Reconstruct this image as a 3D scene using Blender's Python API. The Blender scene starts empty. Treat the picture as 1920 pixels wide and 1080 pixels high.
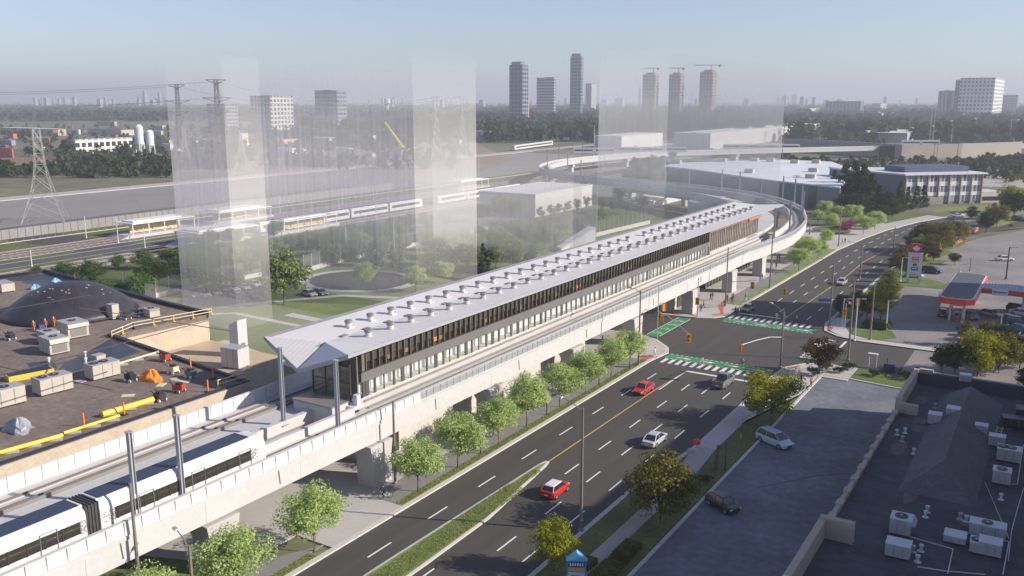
HAZE = 0.00025; SKYS = 0.092; SUNS = 4.4; EXPO = 0.68
import bpy, bmesh, math, random
from mathutils import Vector, Matrix
random.seed(7)
R = math.radians
C = bpy.context.scene.collection
# ------------------------------------------------------------------ survey of the place: photo point -> ground point
CF = 1670.0; HOR = 187.0; CH = 42.0
PT = math.atan((540-HOR)/CF); YAW = math.atan(1075/(CF/math.cos(PT)))
def ray(u, v):
    a = (u-960)/CF; b = (540-v)/CF
    y = math.cos(PT)+b*math.sin(PT); z = -math.sin(PT)+b*math.cos(PT)
    c, s = math.cos(YAW), math.sin(YAW)
    return (a*c-y*s, a*s+y*c, z)
def G(u, v, z=0.0):
    d = ray(u, v); t = (z-CH)/d[2]
    return Vector((d[0]*t, d[1]*t, z))
def P(x, y, z):
    c, s = math.cos(YAW), math.sin(YAW)
    X = x*c+y*s; Y = -x*s+y*c; Z = z-CH
    w = Y*math.cos(PT)-Z*math.sin(PT); h = Y*math.sin(PT)+Z*math.cos(PT)
    return (960+CF*X/w, 540-CF*h/w)
def HT(p, vt):
    lo, hi = 0.0, 500.0
    for _ in range(40):
        m = (lo+hi)/2
        if P(p[0], p[1], m)[1] > vt: lo = m
        else: hi = m
    return lo
def FAR(u, depth):     # ground point in direction u at a forward distance
    d = ray(u, HOR); k = depth/math.hypot(*ray(960, HOR)[:2])
    return Vector((d[0]*k, d[1]*k, 0))
# ------------------------------------------------------------------ materials
def mat(name, col, rough=0.8, var=0.15, scale=0.5, metal=0.0, bump=0.0, spec=0.5, var2=0.0, scale2=6.0, col2=None, objc=False, thr=None, stretch=None):
    m = bpy.data.materials.new(name); m.use_nodes = True
    n = m.node_tree; N = n.nodes; L = n.links
    b = N['Principled BSDF']; b.inputs['Roughness'].default_value = rough
    b.inputs['Metallic'].default_value = metal; b.inputs['Specular IOR Level'].default_value = spec
    if objc:
        src = N.new('ShaderNodeTexCoord').outputs['Object']
    else:
        src = N.new('ShaderNodeNewGeometry').outputs['Position']
    if stretch:
        vm = N.new('ShaderNodeVectorMath'); vm.operation = 'MULTIPLY'; vm.inputs[1].default_value = stretch; L.new(src, vm.inputs[0]); src = vm.outputs[0]
    t = N.new('ShaderNodeTexNoise'); t.inputs['Scale'].default_value = scale; t.inputs['Detail'].default_value = 6; t.inputs['Roughness'].default_value = 0.65
    L.new(src, t.inputs['Vector'])
    c2 = col2 or tuple(max(0, c*(1-var)) for c in col)
    c1 = col if col2 else tuple(min(1, c*(1+var)) for c in col)
    r = N.new('ShaderNodeValToRGB')
    lo, hi = thr or (0.3, 0.7)
    r.color_ramp.elements[0].position = lo; r.color_ramp.elements[1].position = hi
    r.color_ramp.elements[0].color = (*c2, 1); r.color_ramp.elements[1].color = (*c1, 1)
    L.new(t.outputs['Fac'], r.inputs['Fac'])
    out = r.outputs['Color']
    if var2:
        t2 = N.new('ShaderNodeTexNoise'); t2.inputs['Scale'].default_value = scale2; t2.inputs['Detail'].default_value = 4
        L.new(src, t2.inputs['Vector'])
        mx = N.new('ShaderNodeMix'); mx.data_type = 'RGBA'; mx.blend_type = 'MULTIPLY'; mx.inputs[0].default_value = 1.0
        mr = N.new('ShaderNodeMapRange'); mr.inputs['From Min'].default_value = 0.3; mr.inputs['From Max'].default_value = 0.7
        mr.inputs['To Min'].default_value = 1-var2; mr.inputs['To Max'].default_value = 1+var2
        L.new(t2.outputs['Fac'], mr.inputs['Value'])
        L.new(out, mx.inputs[6]); L.new(mr.outputs['Result'], mx.inputs[7]); out = mx.outputs[2]
    L.new(out, b.inputs['Base Color'])
    if bump:
        bp = N.new('ShaderNodeBump'); bp.inputs['Strength'].default_value = bump; bp.inputs['Distance'].default_value = 0.1
        L.new((t2 if var2 else t).outputs['Fac'], bp.inputs['Height']); L.new(bp.outputs['Normal'], b.inputs['Normal'])
    return m
def plain(name, col, rough=0.5, metal=0.0, emit=0.0, spec=0.5):
    m = mat(name, col, rough, 0.06, 1.5, metal, 0, spec, objc=True)
    if emit:
        b = m.node_tree.nodes['Principled BSDF']; b.inputs['Emission Color'].default_value = (*col, 1); b.inputs['Emission Strength'].default_value = emit
    return m
def paint(name, col):
    m = plain(name, col, 0.3); b = m.node_tree.nodes['Principled BSDF']
    b.inputs['Coat Weight'].default_value = 0.6; b.inputs['Coat Roughness'].default_value = 0.08
    return m
def leafmat(name, c1, c2, c3, trans=0.35):
    m = bpy.data.materials.new(name); m.use_nodes = True
    n = m.node_tree; N = n.nodes; L = n.links
    N.remove(N['Principled BSDF']); out = N['Material Output']
    g = N.new('ShaderNodeNewGeometry'); r = N.new('ShaderNodeValToRGB')
    e = r.color_ramp.elements; e[0].color = (*c1, 1); e[1].color = (*c3, 1); e[1].position = 1.0
    k = e.new(0.5); k.color = (*c2, 1)
    t = N.new('ShaderNodeTexNoise'); t.inputs['Scale'].default_value = 0.9
    L.new(g.outputs['Position'], t.inputs['Vector'])
    ad = N.new('ShaderNodeMath'); ad.operation = 'MULTIPLY_ADD'; ad.inputs[1].default_value = 0.55
    sb = N.new('ShaderNodeMath'); sb.operation = 'MULTIPLY_ADD'; sb.inputs[1].default_value = 1.6; sb.inputs[2].default_value = -0.55
    L.new(t.outputs['Fac'], sb.inputs[0])
    L.new(g.outputs['Random Per Island'], ad.inputs[0]); L.new(sb.outputs[0], ad.inputs[2])
    L.new(ad.outputs[0], r.inputs['Fac'])
    d = N.new('ShaderNodeBsdfDiffuse'); tr = N.new('ShaderNodeBsdfTranslucent'); mx = N.new('ShaderNodeMixShader'); mx.inputs[0].default_value = trans
    L.new(r.outputs[0], d.inputs[0]); L.new(r.outputs[0], tr.inputs[0]); L.new(d.outputs[0], mx.inputs[1]); L.new(tr.outputs[0], mx.inputs[2])
    L.new(mx.outputs[0], out.inputs['Surface'])
    return m
def gridmat(name, wall, win, px, pz, fx, fz, rough=0.4, off=0.0, var=0.12, rowcol=None):
    """facade with window openings repeating every px along and pz up; fx, fz = share of the bay that is window"""
    m = bpy.data.materials.new(name); m.use_nodes = True
    n = m.node_tree; N = n.nodes; L = n.links; b = N['Principled BSDF']
    tc = N.new('ShaderNodeTexCoord'); sp = N.new('ShaderNodeSeparateXYZ'); L.new(tc.outputs['Object'], sp.inputs[0])
    def M(op, a, bb=None, c=None):
        k = N.new('ShaderNodeMath'); k.operation = op
        for i, q in enumerate((a, bb, c)):
            if q is None: continue
            if isinstance(q, (int, float)): k.inputs[i].default_value = q
            else: L.new(q, k.inputs[i])
        return k.outputs[0]
    h = M('ADD', M('ADD', sp.outputs[0], sp.outputs[1]), 1000.0*px+off)
    hx = M('DIVIDE', h, px); hz = M('DIVIDE', M('ADD', sp.outputs[2], 0.0), pz)
    wx = M('LESS_THAN', M('FRACT', hx), fx); wz = M('LESS_THAN', M('FRACT', hz), fz)
    w = M('MULTIPLY', wx, wz)
    g = N.new('ShaderNodeNewGeometry'); ns = N.new('ShaderNodeSeparateXYZ'); L.new(g.outputs['Normal'], ns.inputs[0])
    w = M('MULTIPLY', w, M('LESS_THAN', M('ABSOLUTE', ns.outputs[2]), 0.5))
    wn = N.new('ShaderNodeTexWhiteNoise'); wn.noise_dimensions = '2D'; cv = N.new('ShaderNodeCombineXYZ')
    L.new(M('FLOOR', hx), cv.inputs[0]); L.new(M('FLOOR', hz), cv.inputs[1]); L.new(cv.outputs[0], wn.inputs['Vector'])
    r = N.new('ShaderNodeValToRGB'); r.color_ramp.elements[0].color = (*[c*0.5 for c in win], 1); r.color_ramp.elements[1].color = (*[min(1, c*1.7) for c in win], 1)
    L.new(wn.outputs['Value'], r.inputs[0])
    t = N.new('ShaderNodeTexNoise'); t.inputs['Scale'].default_value = 0.15; L.new(tc.outputs['Object'], t.inputs['Vector'])
    r2 = N.new('ShaderNodeValToRGB'); r2.color_ramp.elements[0].color = (*[c*(1-var) for c in wall], 1); r2.color_ramp.elements[1].color = (*[min(1, c*(1+var)) for c in wall], 1)
    L.new(t.outputs['Fac'], r2.inputs[0])
    mx = N.new('ShaderNodeMix'); mx.data_type = 'RGBA'; L.new(w, mx.inputs[0]); L.new(r2.outputs[0], mx.inputs[6]); L.new(r.outputs[0], mx.inputs[7])
    L.new(mx.outputs[2], b.inputs['Base Color'])
    L.new(M('MULTIPLY_ADD', w, -(0.8-0.15), 0.8), b.inputs['Roughness'])
    return m
def glassmat(name, tint, alpha, rough=0.05):
    m = bpy.data.materials.new(name); m.use_nodes = True
    N = m.node_tree.nodes; L = m.node_tree.links
    b = N['Principled BSDF']; b.inputs['Base Color'].default_value = (*tint, 1); b.inputs['Roughness'].default_value = rough
    tr = N.new('ShaderNodeBsdfTransparent'); mx = N.new('ShaderNodeMixShader'); mx.inputs[0].default_value = alpha
    L.new(tr.outputs[0], mx.inputs[1]); L.new(b.outputs[0], mx.inputs[2]); L.new(mx.outputs[0], N['Material Output'].inputs['Surface'])
    return m
def ghostmat(name, col, a_low, a_high, z0, z1, stripe):
    """clear sheet material of the massing blocks: thin milky veil with faint upright ribs, thinning out with height"""
    m = bpy.data.materials.new(name); m.use_nodes = True
    N = m.node_tree.nodes; L = m.node_tree.links; N.remove(N['Principled BSDF'])
    g = N.new('ShaderNodeTexCoord'); sp = N.new('ShaderNodeSeparateXYZ'); L.new(g.outputs['Object'], sp.inputs[0])
    mr = N.new('ShaderNodeMapRange'); mr.inputs['From Min'].default_value = z0; mr.inputs['From Max'].default_value = z1
    L.new(sp.outputs[2], mr.inputs['Value'])
    cr = N.new('ShaderNodeValToRGB'); ce = cr.color_ramp.elements; ce[0].color = (a_low*.32,)*3+(1,); ce[1].color = (a_high,)*3+(1,)
    for ps, k in ((.12,.45),(.28,.85),(.45,1.0),(.6,.85)): q = ce.new(ps); q.color = (a_low*k,)*3+(1,)
    L.new(mr.outputs[0], cr.inputs[0])
    ad = N.new('ShaderNodeMath'); L.new(sp.outputs[0], ad.inputs[0]); L.new(sp.outputs[1], ad.inputs[1])
    t = N.new('ShaderNodeTexNoise'); t.noise_dimensions = '1D'; t.inputs['Scale'].default_value = 0.9; t.inputs['Detail'].default_value = 2
    L.new(ad.outputs[0], t.inputs['W'])
    m2 = N.new('ShaderNodeMapRange'); m2.inputs['From Min'].default_value = 0.3; m2.inputs['From Max'].default_value = 0.7
    m2.inputs['To Min'].default_value = 1-stripe; m2.inputs['To Max'].default_value = 1+stripe; L.new(t.outputs['Fac'], m2.inputs['Value'])
    mu = N.new('ShaderNodeMath'); mu.operation = 'MULTIPLY'; L.new(cr.outputs[0], mu.inputs[0]); L.new(m2.outputs[0], mu.inputs[1])
    tr = N.new('ShaderNodeBsdfTransparent'); d = N.new('ShaderNodeBsdfDiffuse'); d.inputs[0].default_value = (*col, 1)
    tl = N.new('ShaderNodeBsdfTranslucent'); tl.inputs[0].default_value = (*col, 1); dm = N.new('ShaderNodeMixShader'); dm.inputs[0].default_value = 0.85 if 'white' not in name else 0.4; L.new(d.outputs[0], dm.inputs[1]); L.new(tl.outputs[0], dm.inputs[2])
    mx = N.new('ShaderNodeMixShader'); L.new(mu.outputs[0], mx.inputs[0]); L.new(tr.outputs[0], mx.inputs[1]); L.new(dm.outputs[0], mx.inputs[2])
    L.new(mx.outputs[0], N['Material Output'].inputs['Surface'])
    return m
# ------------------------------------------------------------------ mesh helpers
class MB:
    def __init__(s): s.v = []; s.f = []; s.m = []
    def add(s, vs, fs, mi=0):
        o = len(s.v); s.v += [tuple(q) for q in vs]; s.f += [tuple(i+o for i in f) for f in fs]; s.m += [mi]*len(fs); return s
    def box(s, x0, x1, y0, y1, z0, z1, mi=0):
        if x0 > x1: x0, x1 = x1, x0
        if y0 > y1: y0, y1 = y1, y0
        return s.add([(x0,y0,z0),(x1,y0,z0),(x1,y1,z0),(x0,y1,z0),(x0,y0,z1),(x1,y0,z1),(x1,y1,z1),(x0,y1,z1)],
              [(3,2,1,0),(4,5,6,7),(0,1,5,4),(1,2,6,5),(2,3,7,6),(3,0,4,7)], mi)
    def obox(s, c, sx, sy, z0, z1, rz=0.0, mi=0, taper=1.0):
        a, b = math.cos(rz), math.sin(rz); vs = []
        for z, k in ((z0, 1.0), (z1, taper)):
            for px, py in ((-1,-1),(1,-1),(1,1),(-1,1)):
                x, y = px*sx/2*k, py*sy/2*k
                vs.append((c[0]+x*a-y*b, c[1]+x*b+y*a, z))
        return s.add(vs, [(3,2,1,0),(4,5,6,7),(0,1,5,4),(1,2,6,5),(2,3,7,6),(3,0,4,7)], mi)
    def hull8(s, lo, hi, mi=0):    # two 4-point loops (ccw from above)
        return s.add(list(lo)+list(hi), [(3,2,1,0),(4,5,6,7),(0,1,5,4),(1,2,6,5),(2,3,7,6),(3,0,4,7)], mi)
    def sheet(s, poly, z=None, mi=0):
        vs = [(p[0], p[1], p[2] if z is None else z) for p in poly]
        a = sum(vs[i][0]*vs[(i+1) % len(vs)][1]-vs[(i+1) % len(vs)][0]*vs[i][1] for i in range(len(vs)))
        if a < 0: vs.reverse()
        return s.add(vs, [tuple(range(len(vs)))], mi)
    def prism(s, poly, z0, z1, mi=0):
        q = [(p[0], p[1]) for p in poly]
        a = sum(q[i][0]*q[(i+1) % len(q)][1]-q[(i+1) % len(q)][0]*q[i][1] for i in range(len(q)))
        if a < 0: q.reverse()
        n = len(q)
        return s.add([(x,y,z0) for x,y in q]+[(x,y,z1) for x,y in q],
            [tuple(range(n-1,-1,-1)), tuple(range(n,2*n))]+[(i,(i+1) % n,n+(i+1) % n,n+i) for i in range(n)], mi)
    def tube(s, pts, r, n=6, r1=None, mi=0, cap=True):
        pts = [Vector(p) for p in pts]; m = len(pts); r1 = r if r1 is None else r1; vs = []
        for i, p in enumerate(pts):
            d = (pts[min(i+1,m-1)]-pts[max(i-1,0)]).normalized()
            a = d.cross(Vector((0,0,1)))
            if a.length < 1e-3: a = Vector((1,0,0))
            a.normalize(); b = d.cross(a); rr = r+(r1-r)*i/max(1,m-1)
            for k in range(n):
                t = 2*math.pi*k/n; vs.append(p+a*math.cos(t)*rr-b*math.sin(t)*rr)
        fs = [(i*n+k, i*n+(k+1) % n, (i+1)*n+(k+1) % n, (i+1)*n+k) for i in range(m-1) for k in range(n)]
        fs = [tuple(reversed(f)) for f in fs]
        if cap: fs += [tuple(range(n)), tuple(range((m-1)*n+n-1, (m-1)*n-1, -1))]
        return s.add(vs, fs, mi)
    def lathe(s, c, prof, n=16, mi=0):
        vs = []; m = len(prof)
        for r, z in prof:
            for k in range(n):
                t = 2*math.pi*k/n; vs.append((c[0]+r*math.cos(t), c[1]+r*math.sin(t), c[2]+z))
        fs = [(i*n+k, i*n+(k+1) % n, (i+1)*n+(k+1) % n, (i+1)*n+k) for i in range(m-1) for k in range(n)]
        fs += [tuple(range((m-1)*n, m*n)), tuple(range(n-1,-1,-1))]
        return s.add(vs, fs, mi)
    def sweep(s, path, prof, mi=0, cap=True):   # path: list of (x,y); prof: closed list of (offset to the right, z)
        n = len(path); k = len(prof); vs = []
        for i, p in enumerate(path):
            a = Vector(path[max(i-1,0)][:2]); b = Vector(path[min(i+1,n-1)][:2]); d = (b-a).normalized(); r = Vector((d.y,-d.x))
            dz = p[2] if len(p) > 2 else 0
            for o, z in prof: vs.append((p[0]+r.x*o, p[1]+r.y*o, z+dz))
        fs = [(i*k+j, i*k+(j+1) % k, (i+1)*k+(j+1) % k, (i+1)*k+j) for i in range(n-1) for j in range(k)]
        if cap: fs += [tuple(range(k-1,-1,-1)), tuple(range((n-1)*k, n*k))]
        return s.add(vs, fs, mi)
    def build(s, name, mats, parent=None, smooth=False, fix=False):
        me = bpy.data.meshes.new(name)
        o = parent.location if parent else Vector((0,0,0))
        if parent and parent.parent: o = o+parent.parent.location
        me.from_pydata([(x-o[0], y-o[1], z-o[2]) for x, y, z in s.v], [], s.f)
        for m in (mats if isinstance(mats, (list, tuple)) else [mats]): me.materials.append(m)
        for p, i in zip(me.polygons, s.m): p.material_index = i; p.use_smooth = smooth
        if fix:
            b = bmesh.new(); b.from_mesh(me); bmesh.ops.recalc_face_normals(b, faces=b.faces); b.to_mesh(me); b.free()
        me.update()
        ob = bpy.data.objects.new(name, me); C.objects.link(ob)
        if parent: ob.parent = parent
        return ob
def recenter(ob):      # put a single-mesh thing's origin at its own base
    vs = ob.data.vertices; n = len(vs)
    c = Vector((sum(v.co.x for v in vs)/n, sum(v.co.y for v in vs)/n, min(v.co.z for v in vs)))
    ob.data.transform(Matrix.Translation(-c)); ob.location = c
    return ob
def tag(o, label=None, cat=None, group=None, kind=None):
    if label: o['label'] = label
    if cat: o['category'] = cat
    if group: o['group'] = group
    if kind: o['kind'] = kind
    return o
def T(name, label, cat, loc=(0,0,0), group=None):
    o = bpy.data.objects.new(name, None); C.objects.link(o); o.location = loc; o.empty_display_size = 0.2
    return tag(o, label, cat, group)
def S(o): o['kind'] = 'structure'; return o
KIDS = {}
def dup(root, loc=None, rz=None, label=None, group=None, sc=None, swap=None):
    r = root.copy(); C.objects.link(r)
    if loc is not None: r.location = loc
    if rz is not None: r.rotation_euler = (0,0,rz)
    if sc is not None: r.scale = sc if isinstance(sc, (tuple, list)) else (sc,sc,sc)
    if label: r['label'] = label
    if group: r['group'] = group
    def sw(c):
        if swap:
            for sl in c.material_slots:
                if sl.material and sl.material.name in swap: mt_ = swap[sl.material.name]; sl.link = 'OBJECT'; sl.material = mt_
    sw(r)
    def rec(o, p):
        for ch in KIDS.get(o.name) or [c for c in o.children]:
            c = ch.copy(); C.objects.link(c); c.parent = p
            sw(c)
            rec(ch, c)
    rec(root, r)
    return r
def parts(name, boxes, m, parent):
    for bx in boxes: MB().box(*bx).build(name, m, parent)
ORD = ['first','second','third','fourth','fifth','sixth','seventh','eighth','ninth','tenth','eleventh','twelfth','thirteenth','fourteenth','fifteenth','sixteenth','seventeenth','eighteenth','nineteenth','twentieth']
def ordn(i): 
    if i < 20: return ORD[i]
    t = ['twenty','thirty','forty','fifty','sixty','seventy'][(i-19)//10 if (i+1) % 10 else (i+1)//10-2]
    return (t+'-'+ORD[(i+1) % 10-1]) if (i+1) % 10 else t[:-1]+'ieth'
# ------------------------------------------------------------------ material set
ASPH = mat('asphalt', (0.058,0.054,0.050), 0.85, 0.18, 0.12, var2=0.10, scale2=18)
ASPHN = mat('new_asphalt', (0.062,0.057,0.051), 0.85, 0.16, 0.5, var2=0.07, scale2=14, stretch=(1.0,0.05,1.0))
ASPHL = mat('old_asphalt', (0.22,0.205,0.20), 0.9, 0.24, 0.09, var2=0.16, scale2=3)
ASPHR = mat('lot_asphalt', (0.145,0.155,0.185), 0.9, 0.26, 0.14, var2=0.18, scale2=1.1)
CONC = mat('concrete', (0.46,0.445,0.43), 0.85, 0.06, 0.25, var2=0.05, scale2=4)
CONCW = mat('white_concrete', (0.50,0.497,0.497), 0.75, 0.04, 0.22, var2=0.04, scale2=1.6)
PAVE = mat('paving', (0.42,0.405,0.385), 0.85, 0.07, 0.2, var2=0.06, scale2=5)
PATHM = mat('path_asphalt', (0.20,0.195,0.19), 0.9, 0.08, 0.4, var2=0.06, scale2=12)
KERB = mat('kerb_stone', (0.50,0.485,0.46), 0.8, 0.06, 0.6)
GRASS = mat('grass', (0.17,0.215,0.065), 0.95, 0.3, 0.25, bump=0.4, var2=0.35, scale2=9)
GRASSD = mat('verge_grass', (0.105,0.125,0.035), 0.95, 0.35, 0.2, bump=0.4, var2=0.3, scale2=5)
FIELD = mat('field_ground', (0.13,0.13,0.075), 0.95, 0.3, 0.01, var2=0.25, scale2=0.08)
YARD = mat('yard_ground', (0.23,0.225,0.215), 0.95, 0.10, 0.03, var2=0.08, scale2=0.8)
DIRT = mat('dirt', (0.24,0.19,0.14), 0.95, 0.2, 0.08, var2=0.15, scale2=1)
BALLAST = mat('ballast', (0.40,0.365,0.35), 0.95, 0.15, 1.5, var2=0.2, scale2=6)
WHITE = plain('white_paint', (0.72,0.72,0.71), 0.7)
YELLOWL = plain('yellow_line', (0.62,0.43,0.10), 0.7)
GREENL = mat('green_lane', (0.045,0.25,0.10), 0.8, 0.12, 0.6)
REDP = mat('red_tactile', (0.42,0.12,0.07), 0.85, 0.12, 1)
STEEL = plain('galvanised_steel', (0.42,0.43,0.45), 0.5, 0.4)
WSTEEL = plain('white_steel', (0.62,0.64,0.68), 0.45)
MASTM = plain('mast_grey', (0.37,0.38,0.40), 0.6)
POLEM = mat('brown_grey_pole', (0.20,0.175,0.155), 0.6, 0.08, 1)
WOODP = mat('wooden_pole', (0.25,0.21,0.17), 0.9, 0.2, 2)
DARK = plain('dark_metal', (0.03,0.03,0.035), 0.45, 0.3)
BLACK = plain('black_rubber', (0.018,0.018,0.018), 0.8)
BRONZE = plain('bronze_metal', (0.085,0.075,0.062), 0.4, 0.5)
GREYP = plain('grey_panel', (0.22,0.21,0.205), 0.5, 0.1)
ROOFW = mat('white_roof', (0.68,0.68,0.69), 0.55, 0.05, 0.12, var2=0.02, scale2=2)
AMBER = plain('signal_amber', (0.75,0.36,0.02), 0.45)
REDM = paint('red_metal', (0.55,0.05,0.03))
CARGLASS = plain('car_glass', (0.02,0.024,0.03), 0.06, 0.0, spec=0.9)
HEADL = plain('headlight_lens', (0.75,0.76,0.78), 0.15)
TAILL = plain('taillight_lens', (0.45,0.02,0.02), 0.2)
RIMM = plain('alloy_rim', (0.45,0.46,0.47), 0.3, 0.7)
BRICK = mat('red_brick', (0.38,0.15,0.085), 0.9, 0.15, 2)
TAN = mat('tan_stucco', (0.48,0.41,0.31), 0.9, 0.10, 0.5, var2=0.08, scale2=4)
BARK = mat('bark', (0.13,0.105,0.08), 0.95, 0.25, 4, objc=True)
LEAF_B = leafmat('bright_maple_leaf', (0.24,0.34,0.085), (0.42,0.53,0.19), (0.58,0.67,0.32), 0.42)
LEAF_G = leafmat('green_leaf', (0.06,0.115,0.03), (0.115,0.19,0.05), (0.19,0.28,0.085), 0.35)
LEAF_D = leafmat('dark_leaf', (0.024,0.04,0.015), (0.05,0.07,0.025), (0.09,0.11,0.042), 0.25)
LEAF_O = leafmat('olive_leaf', (0.06,0.068,0.014), (0.14,0.135,0.026), (0.27,0.215,0.05), 0.3)
LEAF_Y = leafmat('yellow_green_leaf', (0.10,0.13,0.01), (0.28,0.30,0.02), (0.46,0.43,0.04), 0.4)
LEAF_R = leafmat('russet_leaf', (0.03,0.028,0.014), (0.07,0.05,0.022), (0.17,0.085,0.03), 0.25)
LEAF_P = leafmat('magenta_blossom', (0.22,0.03,0.10), (0.36,0.05,0.18), (0.48,0.10,0.26), 0.3)
LEAF_C = leafmat('blue_spruce_needle', (0.05,0.085,0.06), (0.10,0.15,0.11), (0.17,0.23,0.17), 0.25)
LEAF_F = leafmat('forest_leaf', (0.022,0.035,0.016), (0.04,0.06,0.024), (0.075,0.09,0.035), 0.2)
# ================================================================== THE SETTING: ground, roads, pavements
def sheet(name, polys, z, m):
    b = MB()
    for p in polys: b.sheet(p, z)
    return S(b.build(name, m))
def slab(name, polys, z0, z1, m):
    b = MB()
    for p in polys: b.prism(p, z0, z1)
    return S(b.build(name, m))
def rect(x0, x1, y0, y1): return [(x0,y0),(x1,y0),(x1,y1),(x0,y1)]
b = MB(); b.sheet(rect(-14000,14000,-3000,22000), -0.03); S(b.build('ground', FIELD))
# main road, straight then bending away to the right
LK = [(-55.6,-60),(-55.6,131),(-55.2,134),(-54.8,137),(-56,140),(-60,144),(-64,145.5),(-300,145.5),(-300,162.5),(-64,162.5),(-60,163.2),(-57,164.8),(-55.6,167),(-55.3,200),(-54.9,262),(-53.8,276),(-53,289),(-50.4,311),(-44.7,338),(-38.5,357),(-33.8,371),(-18.8,394),(20,440),(90,500)]
RK = [(110,480),(45,425),(12,385),(-10,352),(-22,325),(-31,298),(-36.6,260),(-37.7,230),(-37.7,172),(-36.5,166),(-33.5,163),(-29,161.5),(240,161.5),(240,145.5),(-30,145.5),(-34,143),(-36.2,139),(-36.6,132),(-36.3,100),(-37.8,84),(-37.8,-60)]
road = sheet('road', [[(-55.6,-60),(-37.8,-60),(-37.8,84),(-36.3,100),(-36.6,132),(-36.2,139),(-34,143),(-30,145.5),(-20,145.5),(-20,161.5),(-29,161.5),(-33.5,163),(-36.5,166),(-37.7,172),(-37.7,230),(-36.6,260),(-31,298),(-22,325),(-10,352),(12,385),(45,425),(110,480),
    (90,500),(20,440),(-18.8,394),(-33.8,371),(-38.5,357),(-44.7,338),(-50.4,311),(-53,289),(-53.8,276),(-54.9,262),(-55.3,200),(-55.6,167),(-57,164.8),(-60,163.2),(-64,162.5),(-300,162.5),(-300,145.5),(-64,145.5),(-60,144),(-56,140),(-54.8,137),(-55.2,134),(-55.6,131)]], 0.02, ASPHN)
sheet('cross_street', [rect(-20,240,145.5,161.5)], 0.02, ASPHL)
# pavements (raised 0.13), lawns, path
slab('pavement', [[(-61,57),(-56.2,57),(-56.2,67.5),(-60.7,67.5),(-60.7,131),(-56.1,131),(-55.4,137.2),(-56.6,139.7),(-60.3,143.4),(-64,144.9),(-100,144.9),(-100,45),(-74,45),(-61,50)],
    [(-100,163.1),(-64,163.1),(-60,163.8),(-57.5,165.2),(-56.2,167.2),(-56.2,178),(-60.4,178),(-60,262),(-55.6,262),(-54.4,276.5),(-53.6,289.5),(-51,311.5),(-45.3,338.3),(-39,357.5),(-48,362),(-62,330),(-76,300),(-100,240)]], -0.02, 0.13, PAVE)
slab('corner_pavement', [[(-36.1,100),(-35.7,131),(-35.6,138.6),(-33.6,142.2),(-29.8,144.8),(-26,144.8),(-26,137),(-30.4,137),(-30.4,125),(-33.6,110),(-33.6,100)],
    [(-35.4,167),(-33,164),(-29,162.3),(-14,162.3),(-14,164.2),(-28,164.2),(-31.5,166),(-34,172),(-34,178),(-36.6,178),(-36.9,172)]], -0.02, 0.13, CONC)
slab('cycle_path', [[(-60.7,67.5),(-57.3,67.5),(-57.3,131),(-60.7,131)],[(-60.7,10),(-57.3,10),(-57.3,57),(-60.7,50)],[(-60.4,178),(-57.6,178),(-57.6,262),(-60,262)]], -0.02, 0.132, PATHM)
slab('sidewalk', [[(-34.7,-40),(-33.0,-40),(-33.0,92),(-33.6,100),(-33.6,112),(-35.9,112),(-36,98),(-34.7,88)]], -0.02, 0.12, mat('pinkish_concrete',(0.40,0.355,0.32),0.9,0.07,0.3,var2=0.05,scale2=4))
slab('verge', [[(-57.3,67.5),(-56.2,67.5),(-56.2,131),(-57.3,131)],[(-57.3,10),(-56.2,10),(-56.2,56.5),(-57.3,54.5)],[(-57.6,178),(-56.0,178),(-55.6,262),(-57.6,262)]], -0.02, 0.14, GRASS)
slab('right_verge', [[(-37.2,-40),(-34.7,-40),(-34.7,84),(-35.5,91),(-37.2,86)],[(-33.0,-40),(-30.3,-40),(-30.3,127),(-33.6,112),(-33.6,100),(-33.0,92)]], -0.02, 0.13, GRASSD)
kb = MB()
kb.sweep([(-55.9,-40),(-55.9,131),(-55.3,137.1),(-56.5,139.9),(-60.2,143.7),(-64,145.2),(-120,145.2)], [(-0.3,-0.02),(-0.3,0.15),(0.3,0.15),(0.34,0.0)])
kb.sweep([(-120,162.8),(-64,162.8),(-60,163.5),(-57.2,165),(-55.9,167.1),(-55.6,200),(-55.2,262),(-54.1,276.2),(-53.3,289.2),(-50.7,311.2),(-45,338.1),(-38.8,357.2),(-34,371.3),(-19,394.3)], [(-0.3,-0.02),(-0.3,0.15),(0.3,0.15),(0.34,0.0)])
kb.sweep([(-30,145.15),(-33.8,142.6),(-35.9,138.8),(-36.2,132),(-35.9,100),(-37.4,84),(-37.4,-40)], [(-0.22,-0.02),(-0.22,0.15),(0.3,0.15),(0.34,0.0)])
kb.sweep([(-14,162.05),(-29,162.05),(-33.3,163.6),(-36.1,166.4),(-37.3,172),(-37.3,230),(-36.2,260)], [(0.22,-0.02),(0.34,0.0),(0.3,0.15),(-0.22,0.15)])
kb.sweep([(-29.9,-40),(-29.9,138),(-26,138.3),(-20,137.5),(-10,137)], [(-0.25,-0.02),(-0.25,0.16),(0.1,0.16),(0.12,0.0)])
S(kb.build('kerb', KERB))
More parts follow.
